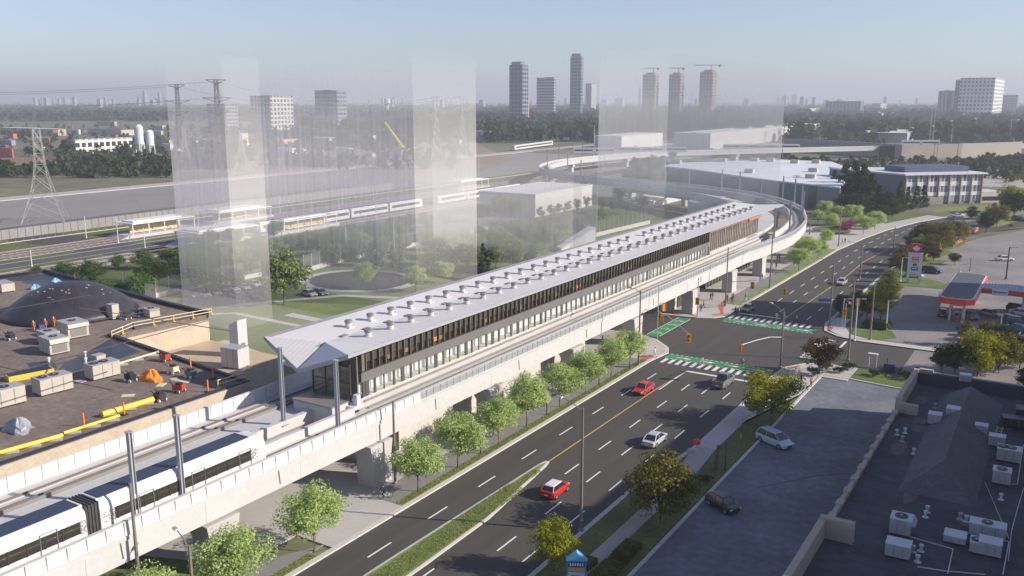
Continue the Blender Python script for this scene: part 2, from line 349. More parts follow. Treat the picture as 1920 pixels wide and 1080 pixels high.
# planted median
MI = [(-50.2,20),(-50.2,57),(-49.75,78),(-49.6,84.6),(-49.2,86.0),(-48.9,85.6),(-48.6,84.4),(-46.9,70),(-46.7,59),(-46.6,20)]
slab('median', [[(-50.0,20),(-50.0,57),(-49.55,78),(-49.4,84.3),(-49.15,85.4),(-48.85,84.3),(-47.15,70),(-46.95,59),(-46.85,20)]], 0.0, 0.18, GRASS)
kb = MB(); kb.sweep([(-50.1,20),(-50.1,57),(-49.65,78),(-49.5,84.6),(-49.3,85.8),(-49.05,85.9),(-48.75,84.6),(-47.0,70),(-46.8,59),(-46.7,20)], [(-0.14,0.0),(-0.14,0.16),(0.12,0.20),(0.16,0.02)]); S(kb.build('median_kerb', KERB))
# painted markings
w = MB(); Z1 = 0.026
def dash(x, y0, y1, hw=0.09): w.sheet(rect(x-hw,x+hw,y0,y1), Z1)
for k in range(-4, 8): dash(-52.2, 66.7+k*9.2-9.2, 70.1+k*9.2-9.2) if 66.7+k*9.2 < 137 else 0
for x, y in ((-42.6,65.0),(-45.7,55.8),(-45.75,84.0),(-45.75,92.6),(-45.75,101.5),(-45.75,110.6),(-45.75,119.5),(-42.65,55.8),(-42.6,74.1),(-42.65,83.4),(-42.65,92.5),(-42.65,101.6),(-42.65,110.6),(-42.65,119.6),(-39.5,55.5),(-39.5,64.5),(-39.5,73.6),(-39.5,82.7),(-39.4,91.8),(-39.3,101),(-39.3,110),(-39.3,119)):
    dash(x, y, y+3.4)
for k in range(0, 9):
    y = 173.2+k*9.2
    dash(-41.2+0.02*k, y, y+3.5); dash(-47.6+0.03*k, y+4.0, y+7.4); dash(-50.7+0.02*k, y+4.2, y+7.8) if k else 0
for k in range(0, 8):     # bend
    a = k/8.0; y = 262+k*9.2; off = 0.0115*max(0,(y-250))**1.42
    for x in (-41.5,-47.6,-50.9): w.sheet([(x-0.12+off*0.55,y),(x+0.12+off*0.55,y),(x+0.12+off*0.62+0.3,y+3.4),(x-0.12+off*0.62+0.3,y+3.4)], Z1)
w.sheet(rect(-48.7,-38.6,128.7,129.3), Z1); w.sheet(rect(-48.75,-48.55,118,128.7), Z1)
w.sheet(rect(-54.3,-45.9,171.5,172.0), Z1)
def ladder(y0, y1, x0, x1):
    n = int((x1-x0)/1.25)
    for k in range(n): w.sheet([(x0+k*1.25,y0),(x0+k*1.25+0.62,y0),(x0+k*1.25+0.62,y1),(x0+k*1.25,y1)], Z1)
ladder(131.4,133.9,-54.2,-37.2); ladder(166.7,169.4,-54.8,-38.2)
for k in range(11): w.sheet(rect(-35.6,-32.9,146.4+k*1.35,147.05+k*1.35), Z1)
w.sheet(rect(-31.4,-31.0,153.5,160.8), Z1)
for y in (134.15,136.75,163.4,166.1):
    for k in range(20): w.sheet(rect(-54.4+k*0.86,-54.4+k*0.86+0.45,y-0.1,y+0.1), 0.031)
for x in (-63.1,-60.6):
    w.sheet(rect(x-0.08,x+0.08,146.6,161.8), 0.031)
def arrow(x, y, s=1.0):
    w.sheet([(x-1.3*s,y-0.12),(x+0.2*s,y-0.12),(x+0.2*s,y-0.42),(x+1.3*s,y+0.02),(x+0.2*s,y+0.42),(x+0.2*s,y+0.12),(x-1.3*s,y+0.12)], 0.032)
for x in (-51.6,-47.6,-43.4,-39.6): arrow(x, 135.45); arrow(x, 164.75)
for y in (148.5,152.0,155.5,159.0):        # bicycle symbols with chevrons on the green crossing
    for dx in (-0.5,0.5):
        ring = [(-61.85+dx+0.34*math.cos(t*math.pi/5), y+0.34*math.sin(t*math.pi/5)) for t in range(10)]
        w.sweep([(p[0],p[1]) for p in ring]+[ring[0]], [(-0.06,0.031),(0.06,0.031),(0.06,0.034),(-0.06,0.034)], cap=False)
    w.sheet([(-62.3,y+0.45),(-61.85,y+0.75),(-61.4,y+0.45),(-61.4,y+0.62),(-61.85,y+0.95),(-62.3,y+0.62)], 0.032)
for y0 in (4,): pass
S(w.build('road_markings', WHITE))
b = MB(); b.sheet(rect(-49.2,-49.05,86,117), Z1); b.sheet([(-49.2,117),(-49.05,117),(-48.6,128.6),(-48.75,128.6)], Z1)
b.sweep([(-45.2,172.2),(-44.6,206),(-44.4,222),(-44.9,246),(-43.4,272),(-39.5,300),(-31,330)], [(-0.09,0.022),(-0.09,0.027),(0.09,0.027),(0.09,0.022)]); S(b.build('centre_line', YELLOWL))
b = MB(); b.sheet(rect(-54.6,-37.2,134.15,136.75), 0.025); b.sheet(rect(-55,-38,163.4,166.1), 0.025); b.sheet(rect(-63.1,-60.6,146,162), 0.025); S(b.build('green_bike_crossing', GREENL))
b = MB()
for p in ([(-57.5,166.5),(-56.3,168.6),(-57.0,169.2),(-58.4,166.9)],[(-60.2,176),(-57,168.8),(-56.6,169.5),(-59.8,178)],[(-60.1,178),(-59.7,178),(-60.0,190),(-60.4,190)],[(-61.5,164.2),(-60.0,164.2),(-62.5,166.3),(-64,166)],[(-58.3,131.4),(-56.2,131.2),(-56.0,133.2),(-58.0,133.6)],[(-65,163.3),(-63,163.3),(-66,165),(-68,164.8)],[(-36.0,139),(-34.9,138.6),(-34,141),(-34.8,141.6)],[(-36.4,167.6),(-35.3,167.0),(-35.2,169.0),(-36.3,169.6)]): b.sheet(p, 0.136)
S(b.build('tactile_paving', REDP))
# lots to the right
sheet('parking_lot', [[(-29.9,-60),(60,-60),(60,137),(-10,137),(-20,137.6),(-26,138.2),(-29.9,137.9)]], 0.012, ASPHR)
sheet('station_forecourt', [[(-33,172),(-29,165),(-8,165),(60,165),(60,420),(20,400),(-8,345),(-22,312),(-29,285),(-32,240)]], 0.012, ASPHL)
sheet('lot_seams', [[(-26,92),(-21,99),(-15.4,104),(-15.4,104.2),(-21.1,99.2),(-26,92.2)],[(-29.2,66),(-25,62.7),(-22,60),(-21.8,60.2),(-25,63),(-29,66.3)]], 0.016, mat('tar_seam',(0.075,0.075,0.08),0.85))
slab('lot_lawn', [[(-33.6,179),(-36.4,179),(-37.0,232),(-35.6,262),(-30,298),(-21.5,324),(-9,350),(4,370),(8,367),(-4,352),(-18.5,331.3),(-24.3,315.1),(-27.5,299.0),(-25.0,293.3),(-28.4,277.6),(-26.5,274.5),(-29.8,259.4),(-25.7,260.1),(-28.8,247.1),(-30.5,240),(-30.5,233),(-26,229),(-20,223),(-19,219.5),(-30,218.5),(-31.5,200),(-33,190)],
   [(-31.5,166.5),(-28,164.6),(-26.5,164.6),(-24.0,168.2),(-25.6,172.6),(-32,173)], [(-34,168),(-32.8,166.2),(-32.2,166.4),(-33,173),(-34,173)],
   [(-17.8,163.0),(-9,163.0),(-5,166),(-14,166.4)],[(-16,140.3),(-6,139.5),(20,139.5),(20,144),(-16,144)],[(-26,138.6),(-20,138.0),(-16.5,138.2),(-18,143),(-24,144.6),(-25.8,144.6)]], -0.02, 0.10, mat('lot_grass',(0.11,0.15,0.03),0.95,0.3,0.3,var2=0.25,scale2=6))
slab('plaza_bed', [[G(1560+30*math.cos(k*.314)+10*math.sin(k),432+9*math.sin(k*.314)) for k in range(20)], [G(1605,400),G(1640,408),G(1660,420),G(1700,412),G(1740,404),G(1700,396),G(1650,392)]], -0.02, 0.17, GRASSD)
sheet('school_lawn', [[G(1745,398),G(1800,401),G(1880,392),G(1920,388),G(1920,380),G(1820,386),G(1760,390)],[G(1840,418),G(1920,404),G(1920,412),G(1860,428)],[G(1800,410),G(1920,394),G(1920,398),G(1806,413)]], 0.028, mat('yellow_green_lawn',(0.17,0.20,0.05),0.95,0.2,0.2))  # lawn in a paler yellow green than the lot grass
sheet('far_road', [[G(1790,398),G(1920,388),G(1920,402),G(1850,412),G(1790,418)]], 0.024, ASPHL)
# left of the guideway
slab('lawn', [[(-83.5,80),(-83.5,140),(-100,140),(-100,170),(-163,172),(-164,118),(-142,110),(-118,96),(-104,84),(-96,72)],[(-100,20),(-61.2,20),(-61.2,56.5),(-72,47),(-100,44)],[(-125,168),(-84,165),(-84,260),(-110,300),(-150,330),(-163,330),(-163,180)]], -0.02, 0.09, mat('lawn_grass',(0.14,0.18,0.06),0.95,0.22,0.15,var2=0.2,scale2=2.2))
pp = MB()
pp.sweep([G(415,640),G(560,690),G(600,706)], [(-0.8,0),(-0.8,0.11),(0.8,0.11),(0.8,0)])
pp.sweep([G(395,590),G(440,588),G(560,612),G(640,640)], [(-0.7,0),(-0.7,0.112),(0.7,0.112),(0.7,0)])
pp.sweep([G(540,590),G(600,602),G(700,600)], [(-1.2,0),(-1.2,0.114),(1.2,0.114),(1.2,0)])
pp.sweep([G(300,577),G(420,575),G(560,562),G(640,555),G(760,560)], [(-1.0,0),(-1.0,0.116),(1.0,0.116),(1.0,0)])
S(pp.build('footpath', CONC))
sheet('turning_circle', [[(-141+12.5*math.cos(t*math.pi/20), 156+11*math.sin(t*math.pi/20)) for t in range(40)], [G(325,572),G(365,546),G(490,523),G(496,556),G(420,576),G(340,582)]], 0.125, mat('dark_asphalt',(0.05,0.05,0.053),0.9,0.1,0.2))
b = MB(); b.sweep([(-141+13.6*math.cos(t*math.pi/20), 156+12.1*math.sin(t*math.pi/20)) for t in range(41)], [(-1.0,0),(-1.0,0.14),(1.0,0.14),(1.0,0)], cap=False); S(b.build('circle_path', CONC))
# rail corridor: long straight bands running beside the road direction
sheet('yard', [rect(-398,-268,-250,620)], 0.004, YARD)
sheet('yard_stain', [[(-300,100),(-296,100),(-302,330),(-308,330)],[(-283,80),(-279,80),(-281,330),(-286,330)]], 0.01, mat('dark_yard_ground',(0.13,0.125,0.12),0.95,0.1,0.05))
sheet('rail_lawn', [rect(-275.5,-168,-250,470)], 0.008, mat('rail_side_grass',(0.10,0.12,0.03),0.95,0.3,0.1,var2=0.3,scale2=1.5))
sheet('rail_bed', [rect(-253.8,-239.2,-250,640),rect(-222.5,-209.5,-250,640),rect(-398,-384,-250,800)], 0.03, BALLAST)
sheet('service_road', [rect(-234.2,-226.4,-250,300),[(-226.4,196),(-205,190),(-196,175),(-200,160),(-226.4,150)]], 0.03, mat('service_asphalt',(0.085,0.085,0.085),0.9,0.08,0.1))
sheet('service_road_line', [rect(-234.3,-233.9,-250,300),rect(-226.6,-226.3,-250,300)], 0.036, WHITE)
sheet('platform_road', [rect(-206,-168,215,420)], 0.02, mat('grey_yard_asphalt',(0.17,0.17,0.175),0.9,0.1,0.1))
sheet('construction_ground', [[G(560,335),G(900,322),G(960,300),G(880,262),G(600,285),G(330,300),G(330,322)]], 0.02, DIRT)
sheet('bare_field', [[G(0,330),G(0,295),G(110,292),G(110,325)]], 0.02, mat('bare_soil',(0.20,0.13,0.09),0.95,0.12,0.05))
sheet('far_lot', [[G(1120,300),G(1130,262),G(1500,270),G(1500,283),G(1290,290)],[G(1690,345),G(1920,352),G(1920,318),G(1740,312)]], 0.02, mat('far_lot_ground',(0.36,0.35,0.32),0.95,0.08,0.02))
# ================================================================== ELEVATED GUIDEWAY
def smooth_path(pts, n=6):
    out = []
    for i in range(len(pts)-1):
        p0 = Vector(pts[max(i-1,0)]); p1 = Vector(pts[i]); p2 = Vector(pts[i+1]); p3 = Vector(pts[min(i+2,len(pts)-1)])
        for k in range(n):
            t = k/n; q = 0.5*((2*p1)+(p2-p0)*t+(2*p0-5*p1+4*p2-p3)*t*t+(3*p1-p0-3*p2+p3)*t**3); out.append((q.x,q.y))
    out.append(tuple(pts[-1])); return out
CURVE = smooth_path([(-64.1,200),(-62.9,214),(-62.5,234),(-65.6,257),(-68.2,267),(-73.2,283.5),(-79.2,296),(-86,307),(-92,314),(-103,325),(-116,333),(-132,341),(-150,348.5),(-172,357),(-190,364),(-208,374),(-226,391),(-240,414),(-250,448),(-251,482),(-245,527),(-224,577),(-172,653),(-100,742),(20,870)])
RP = [(-64.1,-40),(-64.1,60),(-64.1,130)]+CURVE
LP = [(-74.7,-40),(-74.7,60),(-74.7,150)]+smooth_path([(-74.7,236),(-75.6,250),(-78.5,264),(-84,278),(-91,290),(-100,303),(-112,315),(-126,324),(-144,333),(-160,341)])
def ribs(b, path, off, z0, z1, step, wd, out, mi=0):
    acc = 0.0
    for i in range(len(path)-1):
        a = Vector(path[i]); c = Vector(path[i+1]); L = (c-a).length
        if L < 1e-6: continue
        d = (c-a)/L; r = Vector((d.y,-d.x)); s = (-acc) % step
        while s < L:
            p = a+d*s+r*off; ang = math.atan2(d.y,d.x)
            b.obox(p, wd, out, z0, z1, ang, mi); s += step
        acc += L
gw = T('elevated_guideway', 'long pale concrete elevated guideway with two tracks beside the road, curving away past the station', 'guideway', (-64,60,0))
m = MB()
m.sweep(RP, [(-2.4,7.05),(2.3,7.05),(2.3,7.5),(2.2,7.45),(2.2,5.15),(1.6,4.95),(-1.9,4.95),(-2.3,5.6)], 0)
ribs(m, [(-64.1,1.6),(-64.1,211)], 2.195, 5.2, 7.46, 11.45, 0.05, 0.02, 1)
m.build('beam', [CONCW, mat('joint_grey',(0.33,0.325,0.32),0.8)], gw)
m = MB()
m.sweep(LP, [(-4.5,7.05),(4.3,7.05),(4.3,6.3),(3.2,5.0),(-3.2,5.0),(-4.5,6.3)], 0); m.build('beam', CONCW, gw)
PANEL = mat('white_parapet_panel', (0.58,0.58,0.578), 0.6, 0.03, 0.6)
SEAM = plain('panel_seam', (0.30,0.31,0.32), 0.7)
m = MB(); m.sweep([(-64.1,-40),(-64.1,78)], [(2.0,7.05),(2.0,8.62),(2.34,8.66),(2.42,7.52),(2.36,7.5)]); ribs(m, [(-64.1,-40),(-64.1,78)], 2.375, 7.54, 8.66, 1.62, 0.05, 0.10, 1); m.build('parapet_panel', [PANEL,SEAM], gw)
m = MB(); m.sweep([(-64.1,78),(-64.1,130)]+CURVE, [(2.0,7.05),(2.0,7.72),(2.36,7.72),(2.36,7.5)])
m.build('parapet_base', mat('grey_parapet_panel',(0.50,0.51,0.51),0.55,0.04,0.6), gw)
m = MB(); m.sweep([(-64.1,78),(-64.1,130)]+CURVE, [(2.25,7.72),(2.25,8.66),(2.28,8.66),(2.28,7.72)]); ribs(m, [(-64.1,78),(-64.1,215)], 2.27, 7.7, 8.66, 1.35, 0.09, 0.09, 1); m.build('mesh_panel', [glassmat('grey_mesh_panel',(0.55,0.58,0.60),0.30,0.3),SEAM], gw)
m = MB(); m.sweep(RP, [(2.0,8.66),(2.0,8.74),(2.38,8.74),(2.38,8.66)]); m.build('coping', CONCW, gw)
m = MB(); m.sweep([p for p in RP if p[1] < 80 or p[1] > 226], [(-2.4,7.05),(-2.4,7.9),(-1.95,7.9),(-1.95,7.05)]); m.build('inner_kerb', CONC, gw) if False else None
m = MB(); m.sweep([(-64.1,-40),(-64.1,71.5)], [(-2.45,6.9),(-2.45,7.95),(-1.95,7.95),(-1.95,6.9)]); m.sweep([p for p in RP if p[1] >= 227], [(-2.45,6.9),(-2.45,8.3),(-2.1,8.3),(-2.1,6.9)]); m.build('inner_parapet', CONCW, gw)
m = MB(); m.sweep([(-74.7,-40),(-74.7,72)], [(-4.2,7.05),(-4.2,8.5),(-4.5,8.55),(-4.55,7.05)]); ribs(m, [(-74.7,-40),(-74.7,72)], -4.195, 7.1, 8.52, 1.62, 0.04, 0.06, 1); m.build('parapet_panel', [PANEL,SEAM], gw)
m = MB(); m.sweep([p for p in LP if p[1] >= 236], [(-4.2,7.05),(-4.2,8.4),(-4.5,8.4),(-4.55,7.05)]); m.build('parapet_panel', CONCW, gw)
m = MB(); m.sweep([(-74.7,-40),(-74.7,70)], [(3.75,7.0),(3.75,7.55),(4.35,7.55),(4.35,7.0)]); m.build('inner_kerb', CONCW, gw)
RAILM = mat('rusty_rail', (0.16,0.125,0.105), 0.6, 0.15, 1)
for off, path in ((-0.2,RP),(-1.7,LP)):
    for k in (-0.72,0.72):
        m = MB(); m.sweep(path, [(off+k-0.22,7.05),(off+k-0.22,7.16),(off+k+0.22,7.16),(off+k+0.22,7.05)]); 
        pl = m.build('rail_plinth', CONC, gw)
        m = MB(); m.sweep(path, [(off+k-0.07,7.16),(off+k-0.07,7.33),(off+k+0.07,7.33),(off+k+0.07,7.16)]); m.build('rail', RAILM, gw)
    m = MB(); m.sweep(path, [(off+1.32,7.05),(off+1.32,7.42),(off+1.5,7.42),(off+1.5,7.05)]); m.build('power_rail', GREYP, gw)
# cable clips on the beam face
for y in (39,56,81,100,120,146,170): MB().tube([(-61.86,y,7.2),(-61.86,y+0.15,5.6)], 0.05, 5).build('drain_pipe', GREYP, gw)
PY = [1.5,24.6,47.4,69.2,92.6,115.5,137.6,165.2,189,211]
def pier(b, x0, x1, y0, y1, ang=None):
    lo = [(x0,y0,0),(x1,y0,0),(x1,y1,0),(x0,y1,0)]; md = [(x0,y0,3.2),(x1,y0,3.2),(x1,y1,3.2),(x0,y1,3.2)]
    m2 = [(x0-0.5,y0-0.15,4.0),(x1,y0-0.15,4.0),(x1,y1+0.15,4.0),(x0-0.5,y1+0.15,4.0)]; hi = [(x0-1.7,y0-0.3,4.93),(x1,y0-0.3,4.93),(x1,y1+0.3,4.93),(x0-1.7,y1+0.3,4.93)]
    b.hull8(lo, md); b.hull8(md, m2); b.hull8(m2, hi)
for y in PY:
    m = MB(); pier(m, -63.9, -61.55, y, y+3.1); m.build('pier', CONC, gw)
for y in (24.6,47.4,66.5):
    m = MB(); pier(m, -76.2, -73.2, y, y+2.6); m.build('pier', CONC, gw)
i = 0
for k in range(30, len(CURVE)-2, 9):
    p = Vector(CURVE[k]); d = (Vector(CURVE[k+1])-p).normalized(); m = MB(); a = math.atan2(d.y,d.x)
    m.obox(p, 2.4, 2.6, 0, 3.4, a); m.obox(p, 2.6, 4.0, 3.4, 4.94, a); m.build('pier', CONC, gw)
# masts
mk = 0
def mast(p, top, label):
    global mk
    t = T('catenary_mast', label, 'mast', p, 'steel masts on the guideway')
    m = MB(); h = top-p[2]
    m.box(-0.20,0.20,-0.17,-0.13,0.1,h); m.box(-0.20,0.20,0.13,0.17,0.1,h); m.box(-0.04,0.04,-0.13,0.13,0.1,h); m.v = [(x+p[0],y+p[1],z+p[2]) for x,y,z in m.v]; m.build('post', MASTM, t)
    m = MB(); m.box(p[0]-0.4,p[0]+0.4,p[1]-0.4,p[1]+0.4,p[2],p[2]+0.1); m.build('base_plate', STEEL, t)
    m = MB(); m.box(p[0]-0.3,p[0]+0.3,p[1]-0.25,p[1]+0.25,p[2]+h,p[2]+h+0.05); m.build('cap', STEEL, t)
    return t
mast((-62.75,65.3,7.05), 15.6, 'grey steel mast at the near right corner of the station roof')
mast((-70.55,65.0,7.05), 15.8, 'grey steel mast at the near left corner of the station roof')
mast((-62.75,45.8,7.05), 15.6, 'grey steel mast standing against the side of the front train car')
mast((-63.0,41.4,7.05), 15.5, 'grey steel mast nearest the left edge, over the rear of the front train car')
for u, v, vt, z, lab in ((1451,446,390,7.2,'steel mast at the far right corner of the station roof'),(1480,432,377,7.2,'steel mast standing alone between station roof and the bend'),(1504,416,360,7.2,'steel mast nearest the bright trees on the outside of the bend'),(1502,397,344,7.2,'second steel mast on the outside of the bend'),(1489,386,335,7.2,'third steel mast round the bend against dark trees'),(1467,374,330,7.2,'last steel mast before the milky tower block'),
        (1425,374,338,7.2,'steel mast inside the milky block beside the bend'),(1386,362,322,7.2,'tall steel mast on the inner track behind the milky block'),(1353,356,318,7.2,'steel mast at the far side of the white roofed hall'),(1292,350,322,7.2,'steel mast where the guideway runs left past the hall'),(1248,345,318,7.2,'steel mast in front of the dark hall wall'),(1089,338,300,7.2,'steel mast over the white flat block'),(1064,328,288,7.2,'tall steel mast on the dark flank of the far curve'),(1026,318,280,7.2,'steel mast at the left end of the far curve'),(1048,300,268,7.2,'steel mast inside the loop of the far curve'),(1092,293,262,7.2,'steel mast on the far side of the loop')):
    q = G(u, v, z); mast((q.x,q.y,z), z+max(6.0,min(14,HT((q.x,q.y),vt)-z)), lab)
# ================================================================== STATION
st = T('station_building', 'long elevated station with white folded roof, two rows of roof vents and bronze glass front', 'station', (-73.5,150,0))
XL, XR, Y0, Y1 = -80.7, -66.2, 72.0, 243.5
ROOFL = mat('standing_seam_roof', (0.66,0.65,0.64), 0.5, 0.04, 0.12, var2=0.02, scale2=2)
m = MB()
A = (XL,Y0,14.1); Bc = (XR,Y0-1.1,14.25); RR = (-73.4,74.8,13.75); V = (-73.4,70.2,11.6); A1 = (XL,Y1,14.1); B1 = (XR,Y1+0.5,14.2); R1 = (-73.4,Y1,13.75)
m.add([A,Bc,RR,A1,B1,R1], [(0,2,5,3),(2,1,4,5)])
m.add([A,V,RR,Bc], [(0,1,2),(1,3,2)])
m.build('roof', ROOFL, st)
m = MB()      # standing seams
for k in range(0, 150):
    y = 76+k*1.12
    if y < 112: m.add([(XR+0.05,y,14.27),(-73.3,y,13.77),(-73.3,y+0.05,13.77),(XR+0.05,y+0.05,14.27)],[(0,1,2,3)])
for k in range(1, 13):
    a = k/13.0
    p = Vector(A).lerp(Vector(V), a); q = Vector(A).lerp(Vector(RR), a); n = Vector((0,0,0.02)); d = Vector((0.03,0,0))
    m.add([p+n-d, q+n-d, q+n+d, p+n+d], [(0,1,2,3)])
m.build('roof_seam', mat('seam_metal',(0.52,0.52,0.53),0.5), st)
m = MB()      # fascia + soffit
def fas(a, c, h=0.42):
    a = Vector(a); c = Vector(c); d = Vector((0,0,-h)); m.add([a+d, c+d, c, a], [(0,1,2,3)])
off = lambda p, dx, dy: (p[0]+dx, p[1]+dy, p[2])
fas(off(V,0,-.02), off(Bc,.04,-.02), 0.5); fas(off(Bc,.04,0), off(B1,.04,0), 0.42); fas(off(A,-.04,-.02), off(V,0,-.02), 0.5); fas(off(A1,-.04,0), off(A,-.04,0), 0.42); fas(off(B1,0,.02), off(A1,0,.02))
dn = Vector((0,0,-0.45)); q = [Vector(p)+dn for p in (A,Bc,RR,A1,B1,R1,V)]
m.add(q, [(0,3,5,2),(2,5,4,1),(0,2,6),(6,2,1)])
m.build('fascia', mat('grey_fascia',(0.36,0.36,0.40),0.5,0.04,0.5), st)
m = MB(); m.add([(RR[0]-.12,RR[1],RR[2]+.03),(V[0]-.12,V[1]-.05,V[2]+.05),(V[0]+.12,V[1]-.05,V[2]+.05),(RR[0]+.12,RR[1],RR[2]+.03)],[(0,1,2,3)]); m.build('valley_gutter', GREYP, st)
# eave strip on the left, grey walkway edge
m = MB(); m.add([(XL,Y0,14.12),(XL+0.9,Y0+0.4,14.08),(XL+0.9,Y1,14.08),(XL,Y1,14.12)],[(3,2,1,0)]); m.build('eave_strip', mat('eave_metal',(0.30,0.30,0.32),0.5), st)
# vents
vy = 0
VENT = mat('vent_metal', (0.52,0.51,0.50), 0.5, 0.05, 2); CAPM = plain('vent_cap_metal', (0.25,0.25,0.26), 0.5, 0.4)
pv = MB(); pv.lathe((0,0,0), [(0.40,0),(0.40,0.50),(0.42,0.51)], 16); pv.box(-.60,.60,-.5,.5,-0.08,0.06)
pc = MB(); pc.lathe((0,0,0.54), [(0.36,0),(0.49,0.02),(0.49,0.30),(0.40,0.36)], 16)
v0 = pv.build('roof_vent', VENT, None); c0 = pc.build('vent_cap', CAPM, None); c0.parent = v0
for row, x in ((0,-75.7),(1,-70.4)):
    for k in range(37):
        y = (81.4 if row == 0 else 79.1)+4.15*k
        if row == 0 and k in (21,): continue
        if y > 236: continue
        zz = 13.75+abs(x+73.4)/7.2*0.42
        if row == 0 and k == 0: v = v0
        else:
            v = v0.copy(); C.objects.link(v); c = c0.copy(); C.objects.link(c); c.parent = v
        v.parent = st; v.location = (x-st.location.x, y-st.location.y, zz+0.03)
parts('roof_drain', [(-73.7,-73.1,77.5+4.15*k,78.5+4.15*k,13.77,13.9) for k in range(38)], GREYP, st)
# ---- platform level (centre platform between the two tracks)
YA, YB, YC = 74.0, 188.5, 225.0; XF = -67.0
FLOOR = plain('platform_floor', (0.55,0.54,0.51), 0.4); 
m = MB(); m.box(-73.2,-66.9,72.0,YC,7.1,8.2); m.build('platform', CONC, st)
m = MB(); m.box(-73.1,-67.05,YA,YC,8.2,8.23); m.build('platform_floor', FLOOR, st)
m = MB(); m.box(-67.75,-67.25,YA+0.5,YB,8.232,8.26); m.build('yellow_edge_strip', plain('yellow_strip',(0.62,0.55,0.10),0.6), st)
m = MB(); m.box(-69.0,-68.6,YA+1,YB,8.23,10.9); m.build('core_wall', plain('pale_interior_panel',(0.78,0.79,0.80),0.6), st)
m = MB(); m.box(-73.1,-67.3,YA,YB,10.9,11.15); m.build('ceiling', GREYP, st)
GLS = glassmat('clear_glass', (0.55,0.57,0.58), 0.16); GLD = glassmat('dark_bronze_glass', (0.05,0.042,0.034), 0.42, 0.1)
m = MB(); m.box(XF-0.06,XF-0.02,YA+0.3,YB,8.25,10.15); m.build('platform_screen_glass', GLS, st)
k = 0; rr = random.Random(3); bxs = [(XF-0.12,XF+0.04,YA,YA+0.42,8.25,10.15)]
y = YA+0.5
while y < YB:
    wd = 0.62 if k % 4 == 0 else (0.34 if k % 2 else 0.12)
    bxs.append((XF-0.12,XF+0.04,y,y+wd,8.25,10.15)); y += (1.75 if k % 3 else 1.5); k += 1
parts('door_column', bxs, mat('grey_column',(0.085,0.082,0.08),0.5,0.08,0.5), st)
m = MB(); m.box(XF-0.14,XF+0.09,YA,YB,8.12,8.26); m.build('platform_edge_sill', WSTEEL, st)
m = MB(); m.box(XF-0.3,XF+0.14,YA-0.3,YB,10.15,11.28); m.build('spandrel_band', mat('grey_spandrel',(0.155,0.147,0.143),0.5,0.05,0.2,var2=0.03), st)
m = MB(); m.box(XF-0.32,XF+0.16,YA-0.3,YB,11.28,11.4); m.build('band_ledge', BRONZE, st)
m = MB(); m.box(XF-0.2,XF-0.16,YA+0.4,YB,11.4,13.7); m.build('upper_glazing', GLD, st)
parts('facade_fin', [(XF-0.16,XF+0.20,YA+0.5+k*1.165,YA+0.62+k*1.165,11.42,13.72) for k in range(98)], plain('light_bronze',(0.17,0.14,0.11),0.45,0.2), st)
m = MB(); m.box(XF-0.16,XF-0.06,YA+0.4,YB,12.30,12.40); m.box(XF-0.16,XF+0.3,YA,YB,13.70,13.82); m.build('transom', BRONZE, st)
m = MB(); m.box(XF-0.14,XF-0.08,YA+0.4,YB,12.40,13.70); m.build('upper_blind', plain('dark_blind',(0.05,0.052,0.044),0.6), st)
m = MB(); m.box(-69.4,-69.2,YA+1,YB,11.16,13.6); m.build('concourse_wall', mat('wood_wall',(0.24,0.16,0.09),0.7,0.5,0.35,var2=0.3,scale2=1.2), st)
wr = random.Random(11); bxs = []
for k in range(26):
    y = YA+4+wr.random()*(YB-YA-8); h = 0.5+wr.random()*0.4; bxs.append((-68.0,-67.8,y,y+0.7+wr.random()*1.5,11.4,11.4+h))
parts('lit_display', bxs, plain('warm_lit_display',(0.9,0.62,0.28),0.5,emit=0.45), st)
parts('concourse_bench', [(-67.75,-67.55,y,y+0.25+wr.random()*0.4,11.4,12.1) for y in [YA+2+wr.random()*(YB-YA-5) for k in range(60)]], plain('pale_bench',(0.5,0.47,0.42),0.6), st)
# glazed end bay (far) in timber framing
m = MB(); m.box(XF-0.2,XF-0.15,YB,YC,9.0,13.5); m.build('end_bay_glazing', glassmat('end_bay_glass',(0.25,0.24,0.22),0.35), st)
TIM = mat('orange_timber', (0.34,0.20,0.11), 0.6, 0.15, 0.8)
parts('timber_mullion', [(XF-0.15,XF+0.05,YB+k*1.25,YB+k*1.25+(0.28 if k % 4 == 0 else 0.12),9.0,13.2) for k in range(29)], mat('pale_timber',(0.40,0.33,0.26),0.6,0.12,0.8), st)
m = MB(); m.box(XF-0.25,XF+0.2,YB,YC+0.3,13.2,13.75); m.box(XF-0.25,XF+0.2,216,YC+0.3,12.7,13.2); m.box(XF-0.2,XF+0.15,YB-0.4,YB,8.3,13.7); m.build('timber_beam', TIM, st)
m = MB(); m.box(-71.6,-71.4,YB,YC,8.2,13.5); m.build('end_bay_wall', plain('pale_end_wall',(0.55,0.50,0.44),0.7), st)
m = MB(); m.box(XF-0.3,XF+0.25,YB,214,8.35,8.9); m.box(XF+0.0,XF+0.15,YB-60,YB,8.0,8.1); m.build('end_bay_sill', CONCW, st)
